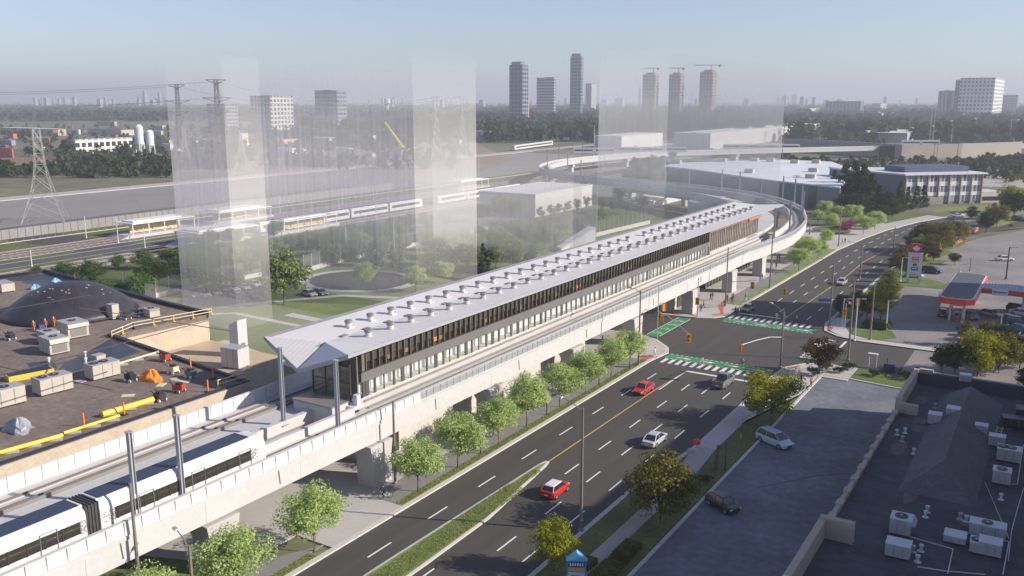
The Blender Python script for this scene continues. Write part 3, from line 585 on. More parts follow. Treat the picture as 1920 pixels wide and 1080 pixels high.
# near end: glass lobby, plinth and corner frames
m = MB(); m.box(-73.0,-67.2,72.2,72.25,8.4,12.2); m.build('lobby_glass', glassmat('lobby_glass',(0.16,0.15,0.13),0.55), st)
m = MB()
for x in (-73.1,-71.1,-69.1,-67.3): m.box(x,x+0.12,72.1,72.3,8.3,12.6)
m.box(-73.1,-67.2,72.1,72.3,10.3,10.42); m.build('lobby_mullion', BRONZE, st)
m = MB(); m.box(-69.4,-67.1,73.2,73.4,8.3,13.6); m.box(XF-0.4,XF+0.1,YA-0.1,YA+0.35,11.3,13.9); m.build('corner_panel', mat('brown_panel',(0.16,0.145,0.13),0.5,0.08,0.6), st)
m = MB(); m.box(-73.3,-67.3,69.2,71.9,6.2,8.3); m.build('plinth', CONCW, st)
m = MB(); m.box(-73.4,-67.2,69.0,72.1,8.3,8.45); m.build('plinth_slab', GREYP, st)
m = MB(); m.box(-66.9,-66.3,72.2,72.8,7.9,9.1); m.box(-67.6,-66.2,71.5,73.0,7.6,7.9); m.build('equipment_box', WSTEEL, st)
parts('cable_trough', [(-66.35,-66.15,74,226,7.08,7.22),(-66.88,-66.78,74,226,7.7,7.95)], mat('dark_trough',(0.22,0.215,0.21),0.7,0.1,0.5), st)
m = MB(); m.box(-73.2,-66.6,73,226,5.3,7.05); m.build('underframe', CONC, st)
# left (far) side wall, only glimpsed
m = MB(); m.box(-73.5,-73.3,74,226,8.2,13.7); m.build('rear_glazing', GLD, st)
for y in (80,110,140,170,200,224):
    m = MB(); m.box(-79.9,-79.5,y,y+0.4,7.5,13.6); m.build('rear_column', BRONZE, st)
# ground floor
gm = mat('ground_floor_wall',(0.50,0.48,0.455),0.8,0.05,0.5)
parts('ground_floor_wall', [(-80.5,-66.2,74,128,0.1,5.3),(-80.5,-66.2,165,178,0.1,5.3)], gm, st)
parts('ground_floor_window', [(-66.18,-66.1,y0,y1,0.4,z1) for y0, y1, z1 in ((76,79,3.2),(168.5,176,3.6))], glassmat('shop_glass',(0.07,0.065,0.055),0.9), st)
m = MB()
for y0, y1, z1 in ((76,79,3.2),(168.5,176,3.6)):
    k = y0
    while k <= y1+.01: m.box(-66.16,-66.02,k-0.06,k+0.06,0.3,z1+0.1); k += (y1-y0)/3
    m.box(-66.16,-66.02,y0,y1,z1,z1+0.12); m.box(-66.16,-66.02,y0,y1,0.28,0.4)
m.build('ground_floor_mullion', BRONZE, st)
m = MB(); m.box(-80.5,-67.6,190,224,4.6,5.3); m.build('entrance_canopy', CONC, st)
m = MB(); m.box(-79.5,-68.2,190,222,0.14,4.6); m.build('entrance_glazing', glassmat('entrance_glass',(0.10,0.095,0.085),0.75), st)
parts('entrance_mullion', [(-68.25,-68.05,190+k*2,190.15+k*2,0.14,4.6) for k in range(17)], BRONZE, st)
m = MB(); m.box(-68.0,-67.6,224.5,226,0.15,3.1); tag(m.build('ticket_totem', REDM), 'red upright information totem under the far guideway pier', 'totem')
# loose blocks between the piers at the cross street
m = MB(); m.box(-66.5,-62.5,156.5,160.5,0.1,4.2); tag(m.build('switch_room', CONCW), 'small white cabin under the guideway beside the left cross street', 'cabin') if False else None
# blue umbrella / kiosk shade at the crossing corner
# ================================================================== TRAINS
def train_car(parent, x, y0, y1, z, nose=False, W=2.75, H=3.35, detail=True):
    """one car body with rounded shoulders, roof deck, window band and doors; the nose rounds off at y1"""
    hw = W/2; prof = [(-hw,0.0),(-hw,2.35),(-hw+0.12,2.85),(-hw+0.45,H-0.08),(hw-0.45,H-0.08),(hw-0.12,2.85),(hw,2.35),(hw,0.0)]
    b = MB(); st_ = [(y0,1,1,0)]
    if nose: st_ += [(y1-2.0,1,1,0),(y1-1.2,0.985,0.99,0),(y1-0.55,0.94,0.94,0.04),(y1-0.15,0.86,0.80,0.15),(y1,0.74,0.58,0.3)]
    else: st_ += [(y1,1,1,0)]
    vs = []
    for yy, sx, sz, lift in st_:
        for px, pz in prof: vs.append((x+px*sx, yy, z+lift+(pz*sz)))
    n = len(prof); fs = [(i*n+j, i*n+(j+1) % n, (i+1)*n+(j+1) % n, (i+1)*n+j) for i in range(len(st_)-1) for j in range(n)]
    fs += [tuple(range(n)), tuple(range((len(st_)-1)*n+n-1, (len(st_)-1)*n-1, -1))]
    b.add(vs, [tuple(reversed(f)) for f in fs])
    car = b.build('car_body', TRW, parent, fix=True)
    L = y1-y0; ye = y1-(1.9 if nose else 0.25)
    m = MB(); m.box(x-hw+0.42,x+hw-0.42,y0+0.2,ye,z+H-0.1,z+H-0.02); m.build('roof_deck', TRR, car)
    for sgn in (1,-1):
        m = MB(); xs = x+sgn*(hw+0.005); a, c = min(xs,xs+sgn*0.02), max(xs,xs+sgn*0.02)
        m.box(a,c,y0+1.3,ye-0.3,z+1.15,z+2.15); m.build('window_band', TRG, car)
        m = MB(); xs = x+sgn*(hw+0.03); a, c = min(xs,xs+sgn*0.03), max(xs,xs+sgn*0.03)
        nb = max(3, int(L/1.55))
        for k in range(nb):
            yy = y0+1.5+k*(ye-1.8-y0-1.5)/(nb-1); m.box(a,c,yy,yy+0.09,z+1.12,z+2.18)
        m.box(a,c,y0+1.3,ye-0.3,z+1.72,z+1.77); m.build('window_frame', BRONZE, car)
        m = MB(); m.box(a,c,y0+0.4,ye,z+0.42,z+0.50); m.build('blue_stripe', plain('pale_blue_stripe',(0.45,0.62,0.72),0.4) if 'TRS' not in globals() else TRS, car)
        if detail:
            m = MB(); m.v = []
            for end in (0,1):
                for i in range(9):
                    for j in range(10):
                        if rr.random() < 0.75-0.08*i:
                            s = 0.055; yy = (y0+1.25-i*0.13) if end == 0 else (ye-0.25+i*0.13)
                            m.box(a,c,yy-s/2,yy+s/2,z+1.12+j*0.11,z+1.12+j*0.11+s)
            m.build('dot_pattern', BRONZE, car)
            for k in range(3):
                yy = y0+L*(0.2+0.3*k); m = MB()
                for d in (0,1.35): m.box(a,c,yy+d,yy+d+0.05,z+0.1,z+2.35)
                m.box(a,c,yy,yy+1.4,z+2.35,z+2.40); m.build('door_frame', GREYP, car)
    m = MB(); m.box(x-hw+0.25,x+hw-0.25,y0+0.6,y1-(1.2 if nose else 0.6),z-0.55,z); m.build('underframe', DARK, car)
    if nose:
        m = MB(); m.add([(x-hw*0.70,y1-0.01,z+1.25),(x+hw*0.70,y1-0.01,z+1.25),(x+hw*0.66,y1+0.02,z+1.95),(x-hw*0.66,y1+0.02,z+1.95)],[(3,2,1,0)]); m.build('windscreen', CARGLASS, car)
        m = MB()
        for sx in (-0.85,0.85): m.box(x+sx-0.14,x+sx+0.14,y1-0.05,y1+0.03,z+0.75,z+0.92)
        m.build('headlight', HEADL, car)
    return car
TRW = plain('train_white', (0.60,0.61,0.62), 0.3); TRR = plain('train_roof_blue', (0.035,0.05,0.085), 0.5); TRG = plain('train_window', (0.035,0.03,0.027), 0.1, spec=0.8); TRS = plain('pale_blue_stripe',(0.45,0.62,0.72),0.4)
def gangway(parent, x, y0, y1, z, W=2.5):
    b = MB(); k = 0; y = y0
    while y < y1-0.01:
        g = 0.0 if k % 2 else 0.07
        b.box(x-W/2-g,x+W/2+g,y,min(y1,y+0.14),z-0.1,z+3.1+g); y += 0.14; k += 1
    return b.build('gangway', mat('gangway_rubber',(0.045,0.045,0.045),0.8,0.1,2) if 'GWM' not in globals() else GWM, parent)
GWM = mat('gangway_rubber', (0.05,0.05,0.05), 0.8, 0.1, 2)
t = T('elevated_train', 'white metro train with dark blue roof on the near elevated track at lower left', 'train', (-64.3,40,7.35))
train_car(t, -64.3, 38.2, 55.8, 7.55, nose=True); gangway(t, -64.3, 37.0, 38.2, 7.55); train_car(t, -64.3, 18.0, 37.0, 7.55)
t = T('ground_train', 'three car white train standing at the ground level platform beyond the park trees', 'train', (-218.6,240,0))
for k in range(4): train_car(t, -218.6, 195+k*21.2, 215.2+k*21.2, 0.75, nose=(k == 3), H=3.3, detail=False)
for k in range(3): gangway(t, -218.6, 215.2+k*21.2, 216.2+k*21.2, 0.75)
t = T('ground_train', 'white train with dark round nose running behind the white flat block', 'train', (-218.6,320,0))
t2 = train_car(t, -218.6, -308.5, -289, 0.75, nose=True, H=3.3, detail=False)
for ch in [t2]+list(t2.children):     # this one heads towards the camera: mirror along the track
    pass
for o in [t2]+list(t2.children):
    for vtx in o.data.vertices: vtx.co.y = -(vtx.co.y+320)-320
    o.data.flip_normals()
train_car(t, -218.6, 309.5, 330, 0.75, H=3.3, detail=False); train_car(t, -218.6, 331, 352, 0.75, H=3.3, detail=False)
# ================================================================== TREES
def crown_mesh(name, mats, seed, H, Rr, base, nclump, nleaf, ls, shape='round', flat=0.6):
    r = random.Random(seed); vs = []; fs = []
    cz = (base+H)/2; hz = (H-base)/2; cl = []
    for i in range(nclump):
        u = r.random()*2*math.pi; w = r.uniform(-0.95,1); k = r.uniform(0.45,0.88) if i % 4 else r.uniform(0.1,0.5)
        s = math.sqrt(max(0,1-w*w))
        if shape == 'cone':
            hh = r.random()**1.3; rad = Rr*(1-hh)*r.uniform(0.45,0.95)+0.1
            cl.append((math.cos(u)*rad, math.sin(u)*rad, base+hh*(H-base)*0.97, (0.35+0.65*(1-hh))*Rr*0.42)); continue
        if shape == 'column': rad = Rr*k*(0.7+0.3*s)
        else: rad = Rr*k*s
        z = cz+hz*w*k*(1.08 if shape == 'column' else 1.0)
        lop = 1+0.18*math.sin(u*2+seed)
        cl.append((math.cos(u)*rad*lop, math.sin(u)*rad*lop, z, Rr*r.uniform(0.26,0.44)))
    per = max(1, nleaf//nclump)
    for cx, cy, c_z, cr in cl:
        for j in range(per):
            while True:
                a, b_, c = r.uniform(-1,1), r.uniform(-1,1), r.uniform(-1,1)
                q = a*a+b_*b_+c*c
                if 0.12 < q < 1: break
            px, py, pz = cx+a*cr, cy+b_*cr, c_z+c*cr*flat
            n = Vector((a+r.uniform(-.7,.7), b_+r.uniform(-.7,.7), c+0.5+r.uniform(-.7,.7))).normalized()
            t = n.orthogonal().normalized(); t.rotate(Matrix.Rotation(r.random()*6.28,3,n)); bt = n.cross(t)
            s = ls*r.uniform(0.6,1.25); o = len(vs); p = Vector((px,py,pz))
            vs += [p-t*s*.5, p+bt*s*.32+n*s*.08, p+t*s*.5, p-bt*s*.32+n*s*.08]; fs.append((o,o+1,o+2,o+3))
    me = bpy.data.meshes.new(name); me.from_pydata([tuple(v) for v in vs], [], fs)
    for mm in mats: me.materials.append(mm)
    return me, cl
def trunk_mb(H, base, Rr, cl, seed, r0, stems=1):
    r = random.Random(seed+99); b = MB(); top = base+(H-base)*0.55
    for s in range(stems):
        dx = (s-(stems-1)/2)*0.35
        b.tube([(dx*0.4,0,-0.1),(dx,0.05,base*0.6),(dx*1.3+r.uniform(-.1,.1),r.uniform(-.1,.1),base),(dx+r.uniform(-.2,.2),r.uniform(-.2,.2),top)], r0, 7, r0*0.35)
    for c in cl[::max(1,len(cl)//9)]:
        z0 = base*0.75+r.random()*(H-base)*0.2
        b.tube([(0,0,z0),(c[0]*0.45,c[1]*0.45,z0+(c[2]-z0)*0.6),(c[0]*0.9,c[1]*0.9,c[2])], r0*0.42, 5, r0*0.1)
    return b
def tree_proto(name, leaf, seed, H, Rr, base, ncl, nl, ls, r0, shape='round', stems=1):
    e = bpy.data.objects.new(name, None); e.empty_display_size = 0.2
    me, cl = crown_mesh('crown', [leaf], seed, H, Rr, base, ncl, nl, ls, shape)
    c = bpy.data.objects.new('crown', me); c.parent = e
    tb = trunk_mb(H, base, Rr, cl, seed, r0, stems); tm = bpy.data.meshes.new('trunk'); tm.from_pydata(tb.v, [], tb.f); tm.materials.append(BARK)
    k = bpy.data.objects.new('trunk', tm); k.parent = e
    KIDS[e.name] = [c, k]; KIDS[c.name] = KIDS[c.name] if c.name in KIDS else []
    KIDS[k.name] = []
    return (e, H)
MAPLE = [tree_proto('street_tree', LEAF_B, s, 6.4, 2.9, 1.7, 70, 9800, 0.235, 0.10) for s in (1,2,3)]
ROUND = [tree_proto('park_tree', LEAF_G, s, 7.0, 3.5, 0.7, 52, 3800, 0.42, 0.14) for s in (11,12)]
PALE = [tree_proto('park_tree', leafmat('soft_green_leaf',(0.11,0.15,0.05),(0.21,0.26,0.10),(0.34,0.39,0.17),0.3), s, 8.0, 3.4, 1.6, 48, 3200, 0.45, 0.18) for s in (21,22)]
DARKT = [tree_proto('broadleaf_tree', LEAF_D, s, 9.0, 4.0, 1.0, 50, 3200, 0.5, 0.2) for s in (31,32)]
OLIVE = [tree_proto('autumn_tree', LEAF_O, s, 7.0, 3.8, 0.9, 64, 7200, 0.34, 0.16) for s in (41,42)]
YEL = [tree_proto('yellow_green_tree', LEAF_Y, s, 7.0, 3.8, 0.9, 60, 7000, 0.34, 0.15) for s in (51,52)]
RUS = [tree_proto('russet_tree', LEAF_R, s, 7.0, 3.5, 1.0, 46, 4200, 0.36, 0.16) for s in (61,)]
SPRUCE = [tree_proto('spruce_tree', LEAF_C, s, 11.0, 3.0, 0.6, 70, 3000, 0.5, 0.16, 'cone') for s in (71,)]
PINE = [tree_proto('pine_tree', LEAF_D, s, 13.0, 4.4, 1.0, 60, 3400, 0.6, 0.25, 'cone') for s in (81,82)]
COL = [tree_proto('column_tree', LEAF_O, s, 8.0, 1.7, 1.0, 40, 2200, 0.36, 0.13, 'column') for s in (91,)]
BUSH = [tree_proto('bush', LEAF_G, s, 1.6, 1.3, 0.1, 14, 700, 0.22, 0.05) for s in (101,)]
BUSHD = [tree_proto('bush', LEAF_D, s, 1.8, 1.4, 0.1, 14, 700, 0.24, 0.05) for s in (102,)]
BLOSS = [tree_proto('blossom_bush', LEAF_P, s, 1.8, 1.8, 0.1, 16, 800, 0.25, 0.05) for s in (103,)]
tr_rng = random.Random(5)
def tree(protos, p, h, label, cat='tree', group=None, wide=1.0, k=None, z=0.0):
    pr, H = protos[(k if k is not None else tr_rng.randrange(len(protos))) % len(protos)]
    s = h/H; o = dup(pr, (p[0],p[1],z), tr_rng.random()*6.28, label, group, (s*wide,s*wide,s))
    o['category'] = cat; return o
# street trees along the near kerb
gname = 'bright green maples along the near kerb'
for i, (x, y, h) in enumerate(((-57.1,46.3,6.6),(-57.2,55.6,6.7),(-57.0,71.2,6.3),(-57.1,78.8,7.0),(-57.0,87.3,6.3),(-57.2,94.4,7.2),(-57.3,103.4,6.6),(-57.0,110.6,6.6),(-57.0,119.0,6.5),(-56.8,125.4,6.6))):
    lab = ['bright green maple at bottom left, leafy crown over the first guideway pier','bright green maple just before the driveway break in the verge','first bright green maple after the driveway, beside the cyclist and the brown lamp pole','second bright green maple after the driveway, larger and with a black post beside it','third bright green maple after the driveway, where a cyclist passes','fourth bright green maple after the driveway, in front of a guideway pier','fifth bright green maple after the driveway','third bright green maple from the intersection along the near kerb','second bright green maple from the intersection along the near kerb','bright green maple nearest the intersection corner'][i]
    tree(MAPLE, (x,y), h, lab, group=gname, k=i, z=0.13)
tree(MAPLE, (-57.2,38.0), 6.5, 'bright green maple only its top showing at the bottom edge', group=gname, k=1, z=0.13)
far_m = ((1497,510,462,'bright green maple nearest the crossing in the cluster past the intersection'),(1516,493,445,'bright green maple second in the cluster past the intersection'),(1510,480,440,'bright green maple in the middle of the cluster past the intersection'),(1535,487,447,'bright green maple at the right of the cluster past the intersection'),(1548,465,430,'bright green maple standing last and tallest in the cluster past the intersection'),
   (1533,420,400,'bright green tree at the left of the plaza with magenta bushes'),(1544,408,374,'bright green tree at the back left of the plaza'),(1560,435,400,'bright green tree left of the magenta bushes'),(1571,412,384,'bright green tree behind the magenta bushes'),(1597,424,381,'tall bright green tree at the back of the plaza'),(1618,440,402,'bright green tree on the plaza paving nearest the road'),(1640,430,394,'bright green tree at the right of the plaza'),(1646,425,396,'bright green tree furthest right on the plaza'))
for u, vb, vt, lab in far_m:
    p = G(u,vb); tree(MAPLE, p, max(5.0,HT(p,vt)), lab, group='bright green trees on the station plaza', z=0.1, wide=1.08)
for u, v, lab in ((1572,428,'magenta flowering bush at the left of the plaza bed'),(1590,427,'magenta flowering bush in the middle of the plaza bed'),(1583,432,'low magenta flowering bush at the front of the plaza bed'),(1600,424,'magenta flowering bush at the right of the plaza bed')):
    tree(BLOSS, G(u,v), 2.2, lab, 'bush', 'magenta bushes on the plaza', 1.3)
# autumn trees right of the road
tree(OLIVE, G(1238,982), 7.4, 'dense olive and rust autumn tree between sidewalk and road, nearest the parking lot hedge', z=0.1, wide=0.95, k=0)
tree(YEL, (-36.2,64.6), 5.2, 'small yellow green tree behind the blue pylon sign', z=0.1, wide=0.75, k=1)
tree(YEL, G(1446,792), 7.6, 'bright yellow green tree on the verge beside the crosswalk', z=0.1, wide=1.0, k=0)
tree(RUS, G(1535,702), 6.3, 'dark russet tree on the corner opposite the station', z=0.1, wide=1.05)
tree(YEL, G(1650,603), 7.6, 'green and yellow tree filling the brick planter by the service station', z=0.05, wide=0.85, k=1)
tree(DARKT, G(1625,600), 6.0, 'dark green tree at the left of the brick planter', z=0.05, wide=0.9)
tree(DARKT, G(1575,592), 4.6, 'low dark tree leaning over the road beside the silver car', wide=0.9)
tree(DARKT, G(1607,588), 5.0, 'dark bushy tree beside the road left of the planter', wide=1.0)
for i, (u, vb, vt, pr, lab) in enumerate(((1712,472,428,DARKT,'grey green tree at the near end of the thicket beside the far road'),(1735,470,410,DARKT,'tall dark tree in the thicket beside the far road'),(1757,475,415,OLIVE,'brownish tree in the middle of the thicket beside the far road'),(1772,462,408,DARKT,'dark tree at the right of the thicket beside the far road'),(1793,452,412,OLIVE,'olive tree at the far end of the thicket beside the far road'),(1725,488,455,DARKT,'low dark tree right behind the tall price sign'),(1700,520,470,OLIVE,'thin olive tree left of the tall price sign'),(1750,490,462,RUS,'rust coloured low tree above the orange wall'),(1848,437,390,DARKT,'small tree on the grass edge of the far parking lot'),(1868,425,383,OLIVE,'pale small tree behind the one at the far lot edge'),(1900,412,350,DARKT,'tall narrow dark tree at the right edge of the picture'),(1890,400,345,YEL,'narrow yellow green tree near the right edge'),(1822,412,385,DARKT,'little dark tree on the lawn before the timber finned building'),(1790,497,472,RUS,'small round russet tree above the red canopy'))):
    p = G(u,vb); tree(pr, p, max(3,HT(p,vt)), lab, z=0, wide=0.85 if u > 1880 else 1.05)
tree(COL, G(1806,648), 5.2, 'narrow column tree in a brick box beside the service station', wide=1.1)
for i, (u, v, h, pr, lab) in enumerate(((1832,706,7.4,YEL,'large golden green tree behind the flat roofed shop'),(1790,706,6.2,DARKT,'dark tree left of the large golden green one behind the shop'),(1765,700,4.8,DARKT,'lower dark tree at the left end of the row behind the shop'),(1872,700,6.8,OLIVE,'olive tree right of the large golden one behind the shop'),(1912,690,5.5,DARKT,'dark tree at the right edge behind the shop'),(1880,655,5.0,DARKT,'dark tree in front of the parked cars at the right edge'),(1853,640,4.0,OLIVE,'small olive tree between pickup and white lamp'),(1925,740,5.0,DARKT,'dark tree half out of the right edge above the roof'))):
    tree(pr, G(u,v), h, lab, z=0)
BARE = [tree_proto('bare_tree', LEAF_R, 111, 6.0, 2.0, 1.8, 40, 110, 0.18, 0.06)]
tree(BARE, G(1417,803), 6.0, 'bare young tree with grey branches on the verge', wide=0.8)
tree(BARE, G(1390,828), 4.4, 'smaller bare sapling on the verge near the silver minivan', wide=0.7)
# hedges and shrubs beside the lot
HEDGE = leafmat('hedge_leaf',(0.07,0.085,0.02),(0.125,0.13,0.03),(0.19,0.19,0.05),0.2)
def hedge(x0, x1, y0, y1, h, lab, leaf=HEDGE, z=0.1, n=2200):
    r = random.Random(int(y0*7)); t = T('hedge', lab, 'hedge', ((x0+x1)/2,(y0+y1)/2,z)); vs = []; fs = []
    b = MB(); c = ((x0+x1)/2,(y0+y1)/2)
    b.obox(c, (x1-x0)*0.8, (y1-y0)*0.92, z, z+h*0.85, 0, 0, 0.85); b.build('core', mat('hedge_core',(0.03,0.04,0.012),0.9) if 'HC' not in globals() else HC, t)
    m = MB(); m.v = []
    for i in range(n):
        f = r.random()
        x = r.uniform(x0,x1); y = r.uniform(y0,y1); e = max(abs(x-c[0])/((x1-x0)/2), abs(y-c[1])/((y1-y0)/2)); hh = h*(1-0.55*max(0,(e-0.55)/0.45)**2)
        zz = z+(hh if f < 0.7 else hh*r.random()); nn = Vector((r.uniform(-.6,.6),r.uniform(-.6,.6),1)).normalized(); tt = nn.orthogonal(); bb = nn.cross(tt); s = r.uniform(0.08,0.17); p = Vector((x,y,zz)); o = len(m.v)
        m.v += [tuple(p-tt*s), tuple(p+bb*s*.7), tuple(p+tt*s), tuple(p-bb*s*.7)]; m.f.append((o,o+1,o+2,o+3)); m.m.append(0)
    m.build('foliage', leaf, t)
HC = mat('hedge_core',(0.03,0.04,0.012),0.9)
hedge(-32.6,-30.9,63.4,68.2,1.0,'clipped rounded hedge beside the parking lot kerb, nearest the blue sign')
hedge(-32.6,-31.0,68.6,72.6,1.0,'clipped hedge between the other hedge and the olive autumn tree')
hedge(-34.6,-33.4,66.0,68.0,0.6,'scrap of low shrub at the sidewalk edge behind the blue sign', n=500)
hedge(-31,-26,172.2,175.5,1.4,'dark hedge on the corner island below the lamp poles', LEAF_G)
for u, v, h, lab in ((1290,925,1.3,'round dark bush at the foot of the olive autumn tree'),(1320,905,1.1,'low bush beside the parking kerb under the olive tree'),(1527,705,1.6,'dark bush by the sidewalk under the russet tree'),(1548,695,1.6,'bush at the far end of the corner bed'),(1590,694,1.5,'dark bush on the shop lawn by the cross street'),(1640,706,1.3,'low dark bush beside the shop entrance path'),(1700,712,1.7,'clipped dark bush against the corner of the flat roofed shop'),(1574,700,1.3,'small bush in the corner bed beside the sign board'),(1895,426,1.2,'low bush in the far lot island')):
    tree(BUSHD, G(u,v), h, lab, 'bush', wide=1.1)
# tree row left, behind the domed roof
for i, (u, vb, vt, lab) in enumerate(((68,520,500,'green tree top showing at the far left behind the roof corner'),(122,528,488,'first full green tree in the row behind the dome'),(170,535,484,'tall green tree in the row behind the dome'),(222,505,475,'lone round green tree in front of the rails behind the dome'),(270,505,467,'green tree near the fence with a gap of rails behind it'),(315,495,462,'green tree at the fence end just left of the milky tower'),(290,535,480,'dense green tree behind the fence posts'),(200,555,520,'low spreading green tree against the dome'),(268,560,508,'green tree nearest the fence corner'),(345,520,470,'green tree just inside the milky tower'),(225,557,525,'low green tree between dome and fence corner'))):
    p = G(u,vb); tree(ROUND, p, max(3,HT(p,vt)), lab, wide=1.1)
i = 0
for u, vb, vt, pr in ((396,466,428,ROUND),(438,466,423,ROUND),(514,447,412,ROUND),(360,540,480,ROUND),(378,545,490,PALE),(408,505,455,ROUND),(438,520,450,PALE),(462,520,470,ROUND),(495,500,440,PALE),(440,545,495,ROUND),(400,555,500,ROUND),(550,469,438,ROUND),(593,468,432,ROUND),(630,464,420,ROUND),(660,458,412,ROUND),(700,452,408,ROUND),(735,448,405,ROUND),(765,436,396,ROUND),(800,432,395,ROUND),(838,428,392,ROUND),(625,500,450,ROUND),(655,496,452,ROUND),(680,490,440,PALE),(352,500,452,ROUND),(375,512,462,ROUND),(420,492,446,ROUND),(450,505,455,ROUND),(475,488,440,ROUND),(385,480,440,ROUND),(520,490,445,PALE),(545,480,438,ROUND),(575,478,432,ROUND),(605,480,436,ROUND),(720,470,420,ROUND),(745,462,415,ROUND),(640,478,430,ROUND)):
    p = G(u,vb); tree(pr, p, max(3,HT(p,vt)), '%s green tree from the left in the planting between the fence and the ground platforms' % ordn(i), group='veiled trees by the ground level platforms'); i += 1
tree(PALE, G(533,572), 11.8, 'large round grey green tree standing alone on the lawn by the parked cars', wide=1.0, k=0)
tree(MAPLE, G(683,543), 6.4, 'pale green young tree at the edge of the turning circle'); tree(MAPLE, G(779,548), 6.2, 'pale green young tree next to the station roof edge, left of another'); tree(MAPLE, G(835,532), 5.4, 'pale green young tree half hidden behind the station roof edge')
for u, vb, vt, pr, lab in ((706,500,430,SPRUCE,'blue green spruce by the turning circle'),(786,505,452,BARE,'half bare pink grey tree right of the spruce'),(830,500,437,PALE,'spreading tree with forked trunk behind the young pale trees'),(876,512,452,PALE,'olive tree in front of the long low wall'),(906,512,455,SPRUCE,'grey blue conifer among the park trees'),(930,508,445,PALE,'tree above the station roof edge in the park'),(962,505,440,PALE,'tree left of the white ramp'),(990,492,420,SPRUCE,'conifer behind the trees left of the white ramp'),(1030,470,415,PALE,'tree just left of the white ramp'),(1050,450,400,PALE,'tree behind the white ramp'),(1085,455,415,SPRUCE,'pale conifer at the right of the white ramp'),(905,416,380,YEL,'yellow green tree before the grey end of the white flat block'),(940,418,362,PALE,'loose tree before the grey end of the white flat block'),(965,420,370,PALE,'second loose tree before the grey end of the white flat block'),(880,480,440,PALE,'tree at the right of the fence line')):
    p = G(u,vb); tree(pr, p, max(3,HT(p,vt)), lab, wide=1.0)
for k, (u, v) in enumerate(((1012,414),(1032,410),(1048,406),(1065,402),(1082,397),(1100,392),(1114,388))):
    tree(COL, G(u,v), 5.5, '%s thin young tree from the left along the white flat block' % ordn(k), group='thin trees along the white flat block', wide=1.2)
for k, (u, v, h) in enumerate(((1130,395,6),(1150,400,6),(1175,402,6),(1205,392,6),(1180,345,9),(1200,340,10),(1225,352,9),(1240,345,9),(1260,348,8),(1185,372,8),(1160,380,7),(1215,368,8))):
    tree(PALE, G(u,v), h, '%s tree from the left in the milky grove between the two white blocks' % ordn(k), group='grove between the white blocks')
# dark conifers and broadleaf by the timber building
for i, (u, vb, h, pr, w) in enumerate(((1470,378,9,DARKT,1),(1486,372,11,DARKT,1.1),(1500,368,9,DARKT,1),(1512,382,9,DARKT,1),(1525,375,8,DARKT,1.1),(1548,380,7,DARKT,1.2),(1562,375,13,PINE,1.1),(1582,383,17,PINE,1.15),(1598,390,19,PINE,1.1),(1615,392,18,PINE,1.1),(1632,396,15,PINE,1.1),(1646,400,11,PINE,1.1),(1610,406,9,DARKT,1.2),(1590,402,9,DARKT,1.2),(1665,402,9,DARKT,1),(1685,398,12,PINE,0.8),(1700,392,9,PINE,0.9),(1718,390,9,PINE,0.9),(1730,388,9,PINE,0.9),(1655,412,6,DARKT,1.2),(1672,408,6,DARKT,1.2))):
    tree(pr, G(u,vb), h, '%s dark tree from the left in the stand before the timber finned building' % ordn(i), group='dark trees before the timber finned building', wide=w)
